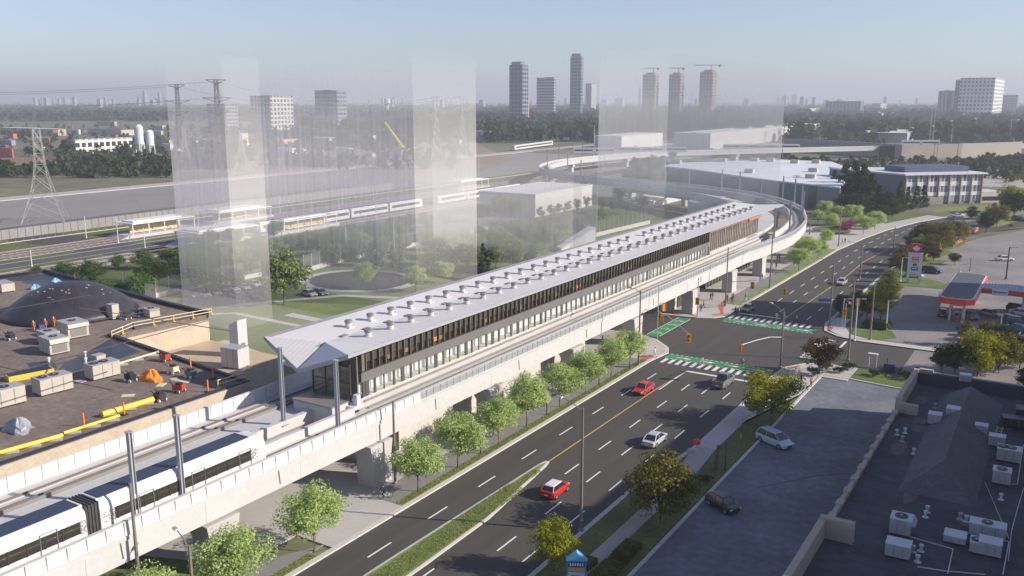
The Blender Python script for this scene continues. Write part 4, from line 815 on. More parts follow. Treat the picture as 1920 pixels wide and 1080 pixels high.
# ================================================================== VEHICLES
def make_car(name, L, W, zh, zb, zr, ys, col, pickup=False, roofcol=None):
    """ys: y of rear window foot, roof rear, roof front, windscreen foot (front is +y)"""
    e = bpy.data.objects.new(name, None); kids = []
    b = MB(); hw = W/2; h = L/2
    st_ = [(-h,0.72,zb*0.96,0.42),(-h+0.12,0.9,zb,0.25),(-h+0.7,0.98,zb,0.2),(ys[0],1.0,zb,0.2),(0,1.0,zb,0.2),(ys[3],1.0,zb,0.2),(h-0.75,0.97,zh,0.2),(h-0.18,0.86,zh*0.93,0.24),(h,0.66,zh*0.80,0.38)]
    vs = []
    for y, k, zt, zl in st_:
        w = hw*k
        vs += [(-w*0.9,y,zl),(-w,y,zl+0.16),(-w,y,zt*0.72),(-w*0.93,y,zt-0.06),(-w*0.80,y,zt),(w*0.80,y,zt),(w*0.93,y,zt-0.06),(w,y,zt*0.72),(w,y,zl+0.16),(w*0.9,y,zl)]
    n = 10; m_ = len(st_)
    fs = [(i*n+j,i*n+(j+1) % n,(i+1)*n+(j+1) % n,(i+1)*n+j) for i in range(m_-1) for j in range(n)]+[tuple(range(n)),tuple(range((m_-1)*n+n-1,(m_-1)*n-1,-1))]
    b.add(vs, fs)
    def mk(nm, mb, mt, sm=False, par=None):
        me = bpy.data.meshes.new(nm); me.from_pydata(mb.v, [], mb.f); me.materials.append(mt)
        bm = bmesh.new(); bm.from_mesh(me); bmesh.ops.recalc_face_normals(bm, faces=bm.faces); bm.to_mesh(me); bm.free()
        for p in me.polygons: p.use_smooth = sm
        o = bpy.data.objects.new(nm, me); o.parent = par or e
        if par: KIDS.setdefault(par.name,[]).append(o)
        else: kids.append(o)
        KIDS[o.name] = []
        return o
    mk('body', b, col)
    cw = hw*0.86; rw = hw*0.66; g = MB()
    lo = [(-cw,ys[0],zb-.02),(cw,ys[0],zb-.02),(cw,ys[3],zb-.02),(-cw,ys[3],zb-.02)]; hi = [(-rw,ys[1],zr-.04),(rw,ys[1],zr-.04),(rw,ys[2],zr-.04),(-rw,ys[2],zr-.04)]
    g.hull8(lo, hi); mk('window', g, CARGLASS)
    r_ = MB(); r_.hull8([(-rw-.03,ys[1]-.05,zr-.06),(rw+.03,ys[1]-.05,zr-.06),(rw+.03,ys[2]+.06,zr-.06),(-rw-.03,ys[2]+.06,zr-.06)],[(-rw*.9,ys[1]+.08,zr+.015),(rw*.9,ys[1]+.08,zr+.015),(rw*.9,ys[2]-.08,zr+.015),(-rw*.9,ys[2]-.08,zr+.015)])
    mk('roof', r_, roofcol or col)
    pl = MB()
    for sx in (-1,1):
        pl.tube([(sx*cw,ys[0],zb-.02),(sx*rw,ys[1],zr-.03)],0.055,4); pl.tube([(sx*cw,ys[3],zb-.02),(sx*rw,ys[2],zr-.03)],0.045,4)
        ym = (ys[1]+ys[2])/2; pl.tube([(sx*(cw+.005),ym,zb-.02),(sx*(rw+.012),ym-.05,zr-.03)],0.04,4)
        pl.tube([(sx*hw*0.95,ys[3]-0.25,zb+0.06),(sx*(hw+0.1),ys[3]-0.3,zb+0.08)],0.075,5)
    mk('pillar', pl, col)
    wr_ = min(0.36, 0.33*L/4.4+0.02)
    for sx in (-1,1):
        for yy in (-h+0.20*L, h-0.19*L):
            t_ = MB(); t_.v = []; c = []
            for k in range(14):
                a = 2*math.pi*k/14
                for xo in (sx*(hw-0.2), sx*(hw+0.012)): c.append((xo, yy+wr_*math.cos(a), wr_+wr_*math.sin(a)))
            t_.add(c, [(2*k,2*k+1,(2*k+3) % 28,(2*k+2) % 28) for k in range(14)]+[tuple(range(1,28,2)),tuple(range(26,-1,-2))])
            wl = mk('wheel', t_, BLACK)
            r2 = MB(); c = [(sx*(hw+0.02), yy+wr_*0.62*math.cos(2*math.pi*k/10), wr_+wr_*0.62*math.sin(2*math.pi*k/10)) for k in range(10)]+[(sx*(hw-0.02), yy+wr_*0.62*math.cos(2*math.pi*k/10), wr_+wr_*0.62*math.sin(2*math.pi*k/10)) for k in range(10)]
            r2.add(c, [tuple(range(10)),tuple(range(19,9,-1))]+[(k,(k+1) % 10,10+(k+1) % 10,10+k) for k in range(10)]); mk('rim', r2, RIMM, par=wl)
    for sx in (-1,1):
        q = MB(); q.box(sx*hw*0.5,sx*hw*0.80,h-0.20,h-0.02,zh*0.66,zh*0.82); mk('headlight', q, HEADL)
        q = MB(); q.box(sx*hw*0.52,sx*hw*0.88,-h-0.005,-h+0.12,zb*0.72,zb*0.88); mk('taillight', q, TAILL)
    q = MB(); q.box(-hw*0.4,hw*0.4,h-0.12,h+0.01,zh*0.42,zh*0.68); mk('grille', q, DARK)
    q = MB(); q.box(-0.26,0.26,-h-0.012,-h+0.02,zb*0.52,zb*0.64); mk('number_plate', q, WHITE)
    if pickup:
        q = MB(); q.box(-hw*0.78,hw*0.78,-h+0.22,ys[0]-0.12,zb-0.01,zb+0.02); mk('bed_floor', q, DARK)
        q = MB()
        for sx in (-1,1): q.box(sx*hw*0.8,sx*hw*0.92,-h+0.15,ys[0]-0.05,zb-0.05,zb+0.12)
        q.box(-hw*0.9,hw*0.9,-h+0.08,-h+0.2,zb-0.05,zb+0.12); mk('bed_side', q, col)
    KIDS[e.name] = kids; return e
PCOL = {k: paint(k+'_car_paint', c) for k, c in dict(red=(0.50,0.02,0.02),silver=(0.42,0.44,0.46),grey=(0.16,0.17,0.18),black=(0.010,0.010,0.012),white=(0.68,0.69,0.70),blue=(0.06,0.10,0.22),pale=(0.42,0.47,0.49),lightblue=(0.46,0.54,0.66),darkblue=(0.025,0.04,0.09),tan=(0.24,0.23,0.21)).items()}
PROTO = {'sedan': make_car('parked_car',4.7,1.84,0.80,0.92,1.44,(-1.75,-0.95,0.45,1.25),PCOL['silver']),
         'hatch': make_car('parked_car',3.95,1.76,0.86,0.98,1.46,(-1.80,-1.35,0.45,1.0),PCOL['silver']),
         'minivan': make_car('parked_car',5.0,1.95,0.92,1.05,1.72,(-2.25,-1.95,0.55,1.55),PCOL['silver']),
         'pickup': make_car('pickup_truck',5.6,2.0,1.05,1.15,1.86,(-0.75,-0.45,0.75,1.35),PCOL['silver'],True)}
def car(kind, p, heading, colour, label, cat='car', roof=None, group=None, z=0.03, name=None):
    """heading in degrees from +y (along the road), clockwise"""
    o = dup(PROTO[kind], (p[0],p[1],z), R(-heading), label, group, swap={'silver_car_paint': PCOL[colour]})
    o['category'] = cat
    if name: o.name = name
    if roof:
        for ch in o.children:
            if ch.name.startswith('roof'): ch.material_slots[0].material = PCOL[roof]
    return o
car('hatch', (-44.15,78.9), 0, 'red', 'red hatchback with a white roof driving past the tip of the median', roof='white')
car('sedan', G(1206,735), 180, 'red', 'red sedan coming towards us beside the yellow centre line')
car('sedan', G(1227,831), 0, 'pale', 'pale silver green sedan driving away on the right side of the road')
car('pickup', G(1356,722), 0, 'grey', 'grey pickup truck stopped behind the near crosswalk', 'pickup truck')
car('sedan', G(1402,583), 180, 'grey', 'dark grey car waiting at the far crosswalk beside the kerb')
car('sedan', G(1578,533), 180, 'silver', 'silver sedan on the centre line beyond the intersection')
car('minivan', G(1452,833), 118, 'lightblue', 'light blue silver minivan parked against the verge in the shaded lot', 'minivan')
car('hatch', G(1355,953), 118, 'black', 'black car parked against the verge in the shaded lot')
car('sedan', G(1693,468), 180, 'red', 'dark red car seen above the price sign on the road')
car('minivan', G(1746,512), 100, 'darkblue', 'dark blue car parked right of the price sign', 'car')
car('sedan', G(1712,520), 95, 'white', 'white car half hidden behind the price sign')
car('sedan', G(1883,489), 60, 'white', 'white car alone in the far parking lot')
car('sedan', G(1856,593), 118, 'tan', 'grey beige sedan parked right of the fuel pumps')
car('sedan', G(1818,597), 150, 'grey', 'dark car at the fuel pump under the red canopy')
car('sedan', G(1768,592), 0, 'black', 'black car half hidden behind the pump column')
car('pickup', G(1835,633), 100, 'pale', 'pale blue pickup truck beside the brick box with column tree', 'pickup truck')
for u, v, c, lab in ((1912,585,'black','black car at the right edge below the store canopy'),(1916,592,'white','white car at the right edge below the black one'),(1908,610,'black','large black car at the right edge of the service station lot'),(1910,622,'blue','dark blue car at the right edge below the large black one')):
    car('minivan' if c == 'black' else 'sedan', G(u,v), 110, c, lab)
car('sedan', G(1795,407), 60, 'white', 'small white and blue car on the far road bend'); car('minivan', G(1910,414), 120, 'black', 'black car near the right edge on the far road', 'car')
pg = 'cars parked behind the fence on the left'
for i, (u, v, c) in enumerate(((383,556,'white'),(403,553,'silver'),(437,545,'white'),(457,543,'silver'),(477,537,'white'),(360,557,'grey'),(420,545,'grey'),(448,560,'white'),(474,560,'blue'),(580,555,'silver'),(600,553,'grey'),(455,565,'grey'))):
    car('sedan', G(u,v), 105, c, ['white car at the left end of the front row beside the veiled fence','silver car beside the white one at the left of the veiled lot','white car in the middle of the back row below the veiled fence','silver car in the back row below the veiled fence','white car at the right end of the back row by the big grey green tree','grey car furthest left by the veiled fence wall','grey car between the two groups below the veiled fence','white car in the front row left of the blue one','blue car in the front row left of the big grey green tree','silver car just right of the big grey green tree','grey car second right of the big grey green tree','grey car at the lower front of the veiled lot'][i], group=pg)
for i, (u, v, c) in enumerate(((1078,400,'grey'),(1098,402,'blue'),(1120,398,'silver'))): car('sedan', G(u,v), 90, c, ['grey car beside the white flat block','blue car in front of the white flat block','silver car right of the blue one by the white flat block'][i])
for k, (u, v, h) in enumerate(((640,462,6),(668,470,6.5),(690,478,6),(715,490,7),(742,482,6.5),(760,474,6),(795,470,7),(815,482,7),(840,470,6.5),(858,488,7.5),(870,468,6.5),(892,480,7),(900,460,6),(925,470,7),(945,478,7.5),(955,455,6.5),(975,465,7),(1000,470,7.5),(1010,448,6.5),(1035,440,6.5),(1060,430,6),(1085,440,6.5),(1110,430,6),(1125,420,6),(890,500,6.5),(850,510,6.5),(808,512,6),(745,508,6))):
    tree(PALE, G(u,v), h, '%s tree from the left scattered over the park between turning circle and white ramp' % ordn(k), group='pale park trees before the station roof')
for k, (u, v, h) in enumerate(((1722,480,6),(1745,480,6.5),(1768,470,6.5),(1782,464,6),(1800,446,5.5),(1700,498,5.5),(1708,508,5),(1685,510,5),(1670,540,5),(1662,560,5))):
    tree(OLIVE if k % 2 else PALE, G(u,v), h, '%s tree counting back from the far end of the roadside belt to the brick planter' % ordn(k), group='trees of the roadside belt by the service station')
# ================================================================== PEOPLE
SKIN = plain('skin', (0.50,0.32,0.24), 0.6); HAIR = plain('dark_hair', (0.025,0.02,0.016), 0.7)
CL = {k: plain(k+'_cloth', c, 0.85) for k, c in dict(black=(0.02,0.02,0.022),navy=(0.03,0.04,0.08),white=(0.62,0.62,0.60),grey=(0.18,0.18,0.18),orange=(0.75,0.22,0.02),pink=(0.5,0.22,0.2),olive=(0.10,0.10,0.05)).items()}
def person_proto(pose):
    """one continuous skinned figure, 1.72 m, facing +y; clothes are faces of the same surface, hair a child"""
    J = {'pelvis':((0,0,0.93),.135),'spine':((0,0,1.12),.125),'chest':((0,0.01,1.33),.145),'neck':((0,0.02,1.47),.055),'head':((0,0.03,1.57),.085),'crown':((0,0.02,1.67),.075)}
    E_ = [('pelvis','spine'),('spine','chest'),('chest','neck'),('neck','head'),('head','crown')]
    sw = {'stand':(0.04,-0.04),'walk':(0.32,-0.30),'ride':(0.0,0.0)}[pose]
    for s, nm in ((-1,'l'),(1,'r')):
        k = sw[0] if s < 0 else sw[1]; a = -k*0.8
        if pose == 'ride':
            J['hip'+nm] = ((s*.10,0.02,0.90),.095); J['knee'+nm] = ((s*.13,0.34,0.72 if s < 0 else 0.60),.06); J['ank'+nm] = ((s*.12,0.22 if s < 0 else 0.12,0.36 if s < 0 else 0.20),.04); J['toe'+nm] = ((s*.12,0.38 if s < 0 else 0.28,0.33 if s < 0 else 0.16),.035)
            J['sh'+nm] = ((s*.18,0.20,1.34),.065); J['el'+nm] = ((s*.24,0.42,1.16),.042); J['wr'+nm] = ((s*.24,0.62,1.04),.030); ph = (s*.24,0.68,1.03); fd = Vector((0,0.09,-0.03))
        else:
            J['hip'+nm] = ((s*.10,0,0.88),.098); J['knee'+nm] = ((s*.105,k*.55+.02,0.48),.060); J['ank'+nm] = ((s*.105,k*1.0-(0.08 if k < 0 else 0),0.09+(0.05 if k < -.1 else 0)),.040); J['toe'+nm] = ((s*.12,k*1.0+0.15-(0.04 if k < 0 else 0),0.035),.035)
            J['sh'+nm] = ((s*.19,0.0,1.40),.066); J['el'+nm] = ((s*.25,a*.35-.02,1.12),.043); J['wr'+nm] = ((s*.25,a*.75+.08,0.88),.030); ph = (s*.25,a*.8+.10,0.81); fd = Vector((0,0.01,-0.085))
        J['palm'+nm] = (ph,.030)
        E_ += [('pelvis','hip'+nm),('hip'+nm,'knee'+nm),('knee'+nm,'ank'+nm),('ank'+nm,'toe'+nm),('chest','sh'+nm),('sh'+nm,'el'+nm),('el'+nm,'wr'+nm),('wr'+nm,'palm'+nm)]
        for q in range(4):
            J['f%d%s' % (q,nm)] = (tuple(Vector(ph)+fd*(1-0.1*abs(q-1.4))+Vector(((q-1.5)*.020,0.012*q*0,0.0))),.009); E_.append(('palm'+nm,'f%d%s' % (q,nm)))
        J['th'+nm] = (tuple(Vector(ph)+Vector((-s*.045,0.02,-0.02))),.010); E_.append(('palm'+nm,'th'+nm))
    if pose == 'ride':
        for n_, p in (('spine',(0,.07,1.08)),('chest',(0,.20,1.27)),('neck',(0,.29,1.39)),('head',(0,.34,1.48)),('crown',(0,.36,1.57))): J[n_] = (p, J[n_][1])
    names = list(J); ix = {n_: i for i, n_ in enumerate(names)}
    me = bpy.data.meshes.new('p'); me.from_pydata([J[n_][0] for n_ in names], [(ix[a],ix[c]) for a, c in E_], [])
    o = bpy.data.objects.new('p', me); C.objects.link(o); o.modifiers.new('s','SKIN')
    for i, n_ in enumerate(names): r = J[n_][1]; me.skin_vertices[0].data[i].radius = (r, r*(0.75 if n_ in ('chest','pelvis','spine') else 1)); me.skin_vertices[0].data[i].use_root = (i == 0)
    sb = o.modifiers.new('d','SUBSURF'); sb.levels = 1; sb.render_levels = 1
    dg = bpy.context.evaluated_depsgraph_get(); m2 = bpy.data.meshes.new_from_object(o.evaluated_get(dg)); bpy.data.objects.remove(o)
    hd = Vector(J['head'][0]); P_ = [Vector(J[k][0]) for k in ('palml','palmr')]; an = [Vector(J[k][0]) for k in ('ankl','ankr','toel','toer')]
    for m in (CL['black'], CL['navy'], SKIN, BLACK): m2.materials.append(m)
    for p in m2.polygons:
        c = p.center; i = 0 if c.z > J['pelvis'][0][2]+0.02 else 1
        if (c-hd).length < 0.17 and c.z > J['neck'][0][2]-0.01 or min((c-q).length for q in P_) < 0.14: i = 2
        elif min((c-q).length for q in an) < 0.10 and c.z < 0.45 and c.z < min(an[0].z,an[1].z)+0.32: i = 3
        if i != 2 and abs(c.x) > 0.17 and c.z > 0.75: i = 0
        p.material_index = i; p.use_smooth = True
    hb = MB(); hb.lathe((hd.x,hd.y-0.015,hd.z-0.02), [(0.088,0.0),(0.102,0.05),(0.092,0.11),(0.055,0.15),(0.01,0.165)], 10)
    hm = bpy.data.meshes.new('hair'); hm.from_pydata(hb.v, [], hb.f); hm.materials.append(HAIR)
    b = bpy.data.objects.new('person', m2); h = bpy.data.objects.new('hair', hm); h.parent = b; KIDS[b.name] = [h]; KIDS[h.name] = []
    fm = MB(); fm.box(hd.x-.016,hd.x+.016,hd.y+.075,hd.y+.105,hd.z-.02,hd.z+.03); return b
PER = {k: person_proto(k) for k in ('stand','walk','ride')}
def person(pose, p, rz, top, legs, label, z=0.13, group=None, helmet=None):
    o = dup(PER[pose], (p[0],p[1],z), R(rz), label, group, swap={'black_cloth': CL[top], 'navy_cloth': CL[legs]})
    o['category'] = 'person'
    if helmet:
        for ch in o.children:
            ch.name = 'hard_hat'; ch.scale = (1.0,1.0,1.0)
            for s in ch.material_slots: s.link = 'OBJECT'; s.material = CL[helmet]
    return o
Q = lambda x, y: G(1180+x/6, 520+y/6)
ppl = (('walk',Q(670,325),'black','black','person in dark clothes at the left of the crossing plaza under the blue shade'),('stand',Q(715,300),'black','navy','person in black standing under the blue shade'),('walk',Q(740,262),'navy','black','person walking behind the blue shade pole'),
 ('walk',Q(912,268),'black','black','left of the two people walking away together on the plaza'),('walk',Q(932,262),'black','grey','right of the two people walking away together on the plaza'),('walk',Q(803,398),'black','black','person in black stepping to the crossing corner between two poles'),('walk',Q(832,360),'grey','black','person just behind the one at the crossing corner'),
 ('stand',Q(1063,345),'black','black','person in a long black coat beside the tall lamp pole'),('stand',Q(1098,285),'black','black','slim dark figure behind the lamp pole on the plaza'),('walk',Q(1150,305),'black','navy','person in black near the red paving strip'),('walk',Q(1165,270),'navy','black','person furthest along the red paving strip, walking'),('walk',Q(1302,280),'black','white','person in white trousers on the cycle path by the red strip'),
 ('stand',Q(1468,45),'black','black','left of two people standing beyond the corner on the paving'),('stand',Q(1492,40),'grey','black','right of two people standing beyond the corner on the paving'),
 ('walk',Q(1190,425),'black','black','person in dark clothes starting over the far crosswalk'),('walk',Q(1234,430),'white','black','person in a white top starting over the far crosswalk in front of the grey car'),('walk',Q(1655,490),'white','white','person in white midway over the far crosswalk, left of two'),('walk',Q(1745,480),'pink','white','person in pink and white midway over the far crosswalk'),('walk',Q(1880,515),'white','black','person in a white top and dark trousers at the right of the far crosswalk'),
 ('walk',Q(820,1000),'white','pink','person in pale clothes on the near crosswalk'),('walk',Q(285,905),'white','white','person in pale clothes on the red paving of the near corner'),('stand',Q(985,600),'black','black','p0'))
for i, (ps, p, a, c, lab) in enumerate(ppl):
    if lab == 'p0': continue
    person(ps, p, tr_rng.uniform(0,360), a, c, lab, z=0.13 if not ('crosswalk' in lab) else 0.03, group='people around the intersection')
for u, v, a, c, lab in ((1448,487,'black','black','left figure of the group under the guideway at the station entrance'),(1453,480,'black','grey','second figure in the group under the guideway'),(1457,492,'grey','black','person in grey below the group under the guideway'),(1461,490,'black','black','person in black standing apart on the entrance paving'),(1447,503,'grey','olive','person nearest the brown pole on the entrance paving'),(1455,505,'black','navy','person with dark coat nearest the road side of the entrance paving'),(1466,470,'black','black','dark figure by the red totem'),(1490,503,'black','white','person in black top alone on the cycle path by the cluster of maples'),(1579,458,'grey','grey','person in grey on the paving below the bend'),(1584,457,'olive','grey','second person in grey on the paving below the bend'),(819,812,'black','grey','left of two people by the pale wall under the guideway'),(826,809,'grey','navy','right of two people by the pale wall under the guideway'),(1498,716,'navy','black','person in dark blue waiting under the russet tree'),(1502,722,'black','black','person in black waiting under the russet tree'),(1491,712,'white','white','person in white waiting under the russet tree'),(1520,727,'pink','navy','person in pink top striding at the parking lot kerb')):
    person('walk' if i % 2 else 'stand', G(u,v), tr_rng.uniform(0,360), a, c, lab, z=0.13); i += 1
def bicycle(p, rz, label):
    t = T('bicycle', label, 'bicycle', (p[0],p[1],0.14)); t.rotation_euler = (0,0,R(rz)); kids = []
    for y in (-0.52,0.52):
        m = MB(); ring = [(0,y+0.33*math.cos(2*math.pi*k/16),0.34+0.33*math.sin(2*math.pi*k/16)) for k in range(17)]; m.tube(ring,0.028,5,cap=False)
        w_ = m.build('wheel', BLACK); w_.parent = t
        m = MB()
        for k in range(8): a = math.pi*k/8; m.tube([(0,y-0.31*math.cos(a),0.34-0.31*math.sin(a)),(0,y+0.31*math.cos(a),0.34+0.31*math.sin(a))],0.006,3)
        s_ = m.build('spokes', STEEL); s_.parent = w_
    m = MB(); A_ = (0,-0.52,0.34); B_ = (0,-0.05,0.30); C_ = (0,-0.18,0.82); D_ = (0,0.36,0.84); F_ = (0,0.52,0.34)
    for a, c in ((A_,B_),(B_,C_),(C_,A_),(C_,D_),(D_,B_),(D_,F_)): m.tube([a,c],0.02,5)
    k = m.build('frame', WSTEEL); k.parent = t
    m = MB(); m.tube([D_,(0,0.40,1.0)],0.018,5); m.tube([(-0.26,0.46,1.02),(0,0.40,1.0),(0.26,0.46,1.02)],0.016,5); k = m.build('handlebar', DARK); k.parent = t
    m = MB(); m.box(-0.07,0.07,-0.30,-0.06,0.82,0.88); k = m.build('saddle', BLACK); k.parent = t
    m = MB(); m.box(-0.17,0.17,-0.08,-0.02,0.27,0.31); k = m.build('pedal', DARK); k.parent = t
    return t
for p, rz, lab, top in ((( -58.8,67.9),150,'by the first maple and the driveway','black'),((-58.9,89.3),170,'by the third maple after the driveway','black'),((-41.5,135.4),90,'on the green crossing of the near crosswalk','grey')):
    bicycle(p, rz, 'white framed bicycle ridden '+lab)
    person('ride', p, rz, top, 'black', 'cyclist in dark clothes riding '+lab, z=0.16)
# ================================================================== POLES, LAMPS, SIGNALS
def pole(u, vb, vt, label, arm=None, r=0.14, m=POLEM, head=True, hh=None, name='street_lamp', cat='street lamp', xy=None):
    p = Vector((xy[0],xy[1],0.1)) if xy else G(u,vb); h = hh or HT(p,vt); p.z = 0.1
    t = T(name, label, cat, p)
    b = MB(); b.tube([(p.x,p.y,0.1),(p.x,p.y,h)], r*1.25, 8, r*0.8); b.build('post', m, t)
    b = MB(); b.lathe((p.x,p.y,0.1), [(r*2.2,0),(r*2.2,0.12),(r*1.4,0.3)], 8); b.build('base', m, t)
    if arm:
        q = (p.x+arm[0],p.y+arm[1],h+arm[2]); b = MB(); b.tube([(p.x,p.y,h-0.4),((p.x+q[0])/2,(p.y+q[1])/2,h-0.05+arm[2]*.6),q],0.06,5,0.045); b.build('arm', m, t)
        if head:
            a = math.atan2(arm[1],arm[0]); b = MB(); b.obox((q[0]+0.3*math.cos(a),q[1]+0.3*math.sin(a)),0.8,0.3,q[2]-0.08,q[2]+0.08,a,0,0.8); hd = b.build('lamp_head', STEEL, t)
            b = MB(); b.obox((q[0]+0.35*math.cos(a),q[1]+0.35*math.sin(a)),0.5,0.22,q[2]-0.12,q[2]-0.082,a); k = b.build('lens', HEADL, t)
    return t
pole(1058,983,765,'tall brown grey lamp pole on the right kerb in front of the median tip',(-2.6,0.5,0.45),xy=(-39.9+2.2,72.7))
pole(263,1085,912,'brown grey pole at lower left in front of the train',head=False,xy=(-61.2,39.9),hh=12.0)
pole(430,1085,912,'lamp with a long arm whose head shows before the leafy maple at bottom left',(-2.2,0.6,0.5),xy=(-55.9,41.0),hh=7.6)
pole(756,914,690,'brown grey pole on the cycle path beside the first maple after the driveway',xy=(-60.4,71.5),hh=9.8)
pole(1197,686,545,'brown grey pole before the guideway by the maples nearest the intersection',(-1.6,0.3,0.2))
pole(1360,574,464,'tall pole rising in front of the station window wall past the crossing')
pole(1443,541,440,'tall pole on the entrance paving before the guideway pier')
pole(1572,462,383,'slim pole on the plaza between bright trees'); pole(1518,440,408,'slim pole at the end of the guideway bend')
pole(1612,523,459,'lamp pole beyond the intersection with an arm over the road',(-2.8,0.6,0.4))
pole(1674,479,425,'slim pole at the far bend of the road')
pole(1555,611,492,'lamp pole right of the far crosswalk with an arm over the road',(-2.9,0.8,0.5))
pole(1463,690,583,'lamp pole in the middle of the junction view with an arm to the left',(-2.5,2.2,0.5))
pole(1590,676,525,'leaning tall wooden utility pole at the far right corner',m=WOODP,r=0.14,name='utility_pole',cat='utility pole')
pole(1631,638,533,'wooden utility pole on the corner island',m=WOODP,r=0.14,name='utility_pole',cat='utility pole')
for u, vb, vt, lab in ((1688,528,483,'white lamp post left of the price sign'),(1631,579,527,'white lamp post inside the brick planter'),(1661,619,563,'white lamp post with a square head on the corner island'),(1875,622,588,'white lamp post near the pickup'),(1800,511,495,'short white lamp post behind the red canopy'),(1579,612,560,'pale lamp by the far crosswalk end'),(1602,640,560,'pale lamp post next to the signal on the corner')):
    pole(u,vb,vt,lab,(0.7,0.1,0.05),m=WSTEEL,r=0.11)
pole(1886,524,463,'dark twin headed lamp post in the far parking lot',(1.1,0.2,0),m=DARK); pole(1818,509,483,'thin dark post in the middle of the far parking lot',m=DARK,r=0.06,name='post',cat='post')
pole(1661,707,672,'thin dark lamp post on the shop lawn',m=DARK,r=0.06); pole(1359,884,830,'thin dark lamp post on the verge by the silver minivan',m=DARK,r=0.05)
for u, vb, vt in ((901,852,800),(1025,779,738),(1123,722,700)): 
    pole(u,vb,vt,'slim black post in the verge %s' % {901:'beside the second maple after the driveway',1025:'beside the fourth maple after the driveway',1123:'near the intersection end of the verge'}[u],m=DARK,r=0.06,name='post',cat='post',hh=3.6)
for u, vb, vt, lab in ((1430,236,195,'a'),(1497,215,190,'b')): pass
def signal(p, h, a, label, poleh, arm_to=None, m=STEEL, pl=True):
    """yellow traffic signal head hung at arm_to; a is the facing angle"""
    t = T('traffic_signal', label, 'traffic signal', (p[0],p[1],0.1))
    if pl: b = MB(); b.tube([(p[0],p[1],0.1),(p[0],p[1],poleh)],0.11,8,0.08); b.build('post', m, t)
    q = arm_to or p
    if arm_to:
        b = MB(); b.tube([(p[0],p[1],h+0.2),((p[0]*2+q[0])/3,(p[1]*2+q[1])/3,h+0.9),((p[0]+2*q[0])/3,(p[1]+2*q[1])/3,h+1.1),(q[0],q[1],h+1.15)],0.07,6,0.05); b.build('arm', m, t)
    else: q = (p[0]+0.3*math.cos(a),p[1]+0.3*math.sin(a))
    b = MB(); b.obox(q,0.42,0.42,h-0.15,h+1.1,a); hd = b.build('signal_head', AMBER, t)
    b = MB(); b.obox((q[0]+0.22*math.cos(a),q[1]+0.22*math.sin(a)),0.05,0.75,h-0.25,h+1.2,a); k = b.build('backplate', AMBER, t)
    for z, c in ((h+0.8,TAILL),(h+0.46,AMBER),(h+0.12,DARK)):
        b = MB(); qq = (q[0]+0.26*math.cos(a),q[1]+0.26*math.sin(a)); b.obox(qq,0.05,0.24,z-0.12,z+0.12,a); b.build('lens', c, hd)
        b = MB(); qq = (q[0]+0.34*math.cos(a),q[1]+0.34*math.sin(a)); b.obox(qq,0.18,0.27,z+0.12,z+0.15,a); b.build('visor', BLACK, hd)
    return t
def arm_pt(u, v, z): g = G(u,v,z); return (g.x,g.y)
signal(arm_pt(1232,635,0),4.9,R(-60),'signal on a long arm over the junction from the near left corner',9.5,arm_to=arm_pt(1291,633,5.4))
signal(arm_pt(1237,632,0),3.0,R(40),'small signal low on the near left corner pole',3.6,pl=False); signal((G(1234,636).x,G(1234,636).y),6.0,R(70),'signal on a short arm to the left of the near left corner pole',6.2,arm_to=arm_pt(1244,575,6.6),pl=False)
signal(arm_pt(1462,690,0),4.9,R(200),'large amber signal on an arm at the near right of the junction',6,arm_to=arm_pt(1392,655,5.3),pl=False)
signal(arm_pt(1307,596,0),3.0,R(-80),'signal on the far left corner pole under the guideway edge',8.0)
signal(arm_pt(1359,575,0),4.6,R(-70),'signal hanging over the plaza from the pole before the station windows',6.6,arm_to=arm_pt(1411,530,5.6),pl=False)
signal(arm_pt(1556,611,0),4.9,R(-95),'signal over the far lanes on the arm carrying the blue street sign',6.6,arm_to=arm_pt(1472,545,5.6),pl=False)
signal(arm_pt(1583,618,0),2.9,R(-100),'signal low on the pole at the far right corner',5.0); signal(arm_pt(1606,610,0),4.2,R(-90),'higher amber signal beside the pale lamp at the far right corner',4.6)
b = MB(); p = G(1555,611); q = arm_pt(1548,562,4.8); b.obox(((p.x+q[0])/2-0.6,(p.y+q[1])/2),2.4,0.06,4.5,5.1,R(20)); o = recenter(b.build('street_name_sign', plain('sign_blue',(0.02,0.10,0.42),0.5))); tag(o,'blue street name board on the lamp arm by the far crosswalk','sign')
t = T('shade_umbrella','blue and yellow shade on a post beside the far left corner pole','umbrella',(G(1297,584).x,G(1297,584).y,0.13)); p = t.location
b = MB(); b.tube([(p.x,p.y,0.13),(p.x,p.y,3.4)],0.06,6); b.build('post', DARK, t)
b = MB(); b.obox((p.x+0.5,p.y+0.4),1.9,1.5,3.4,3.6,0.3,0,0.4); b.build('canopy', plain('shade_blue',(0.06,0.20,0.55),0.6), t); b = MB(); b.obox((p.x-0.35,p.y-0.1),0.55,0.5,2.0,3.3,0.2); b.build('banner', plain('banner_yellow',(0.7,0.45,0.03),0.6), t)
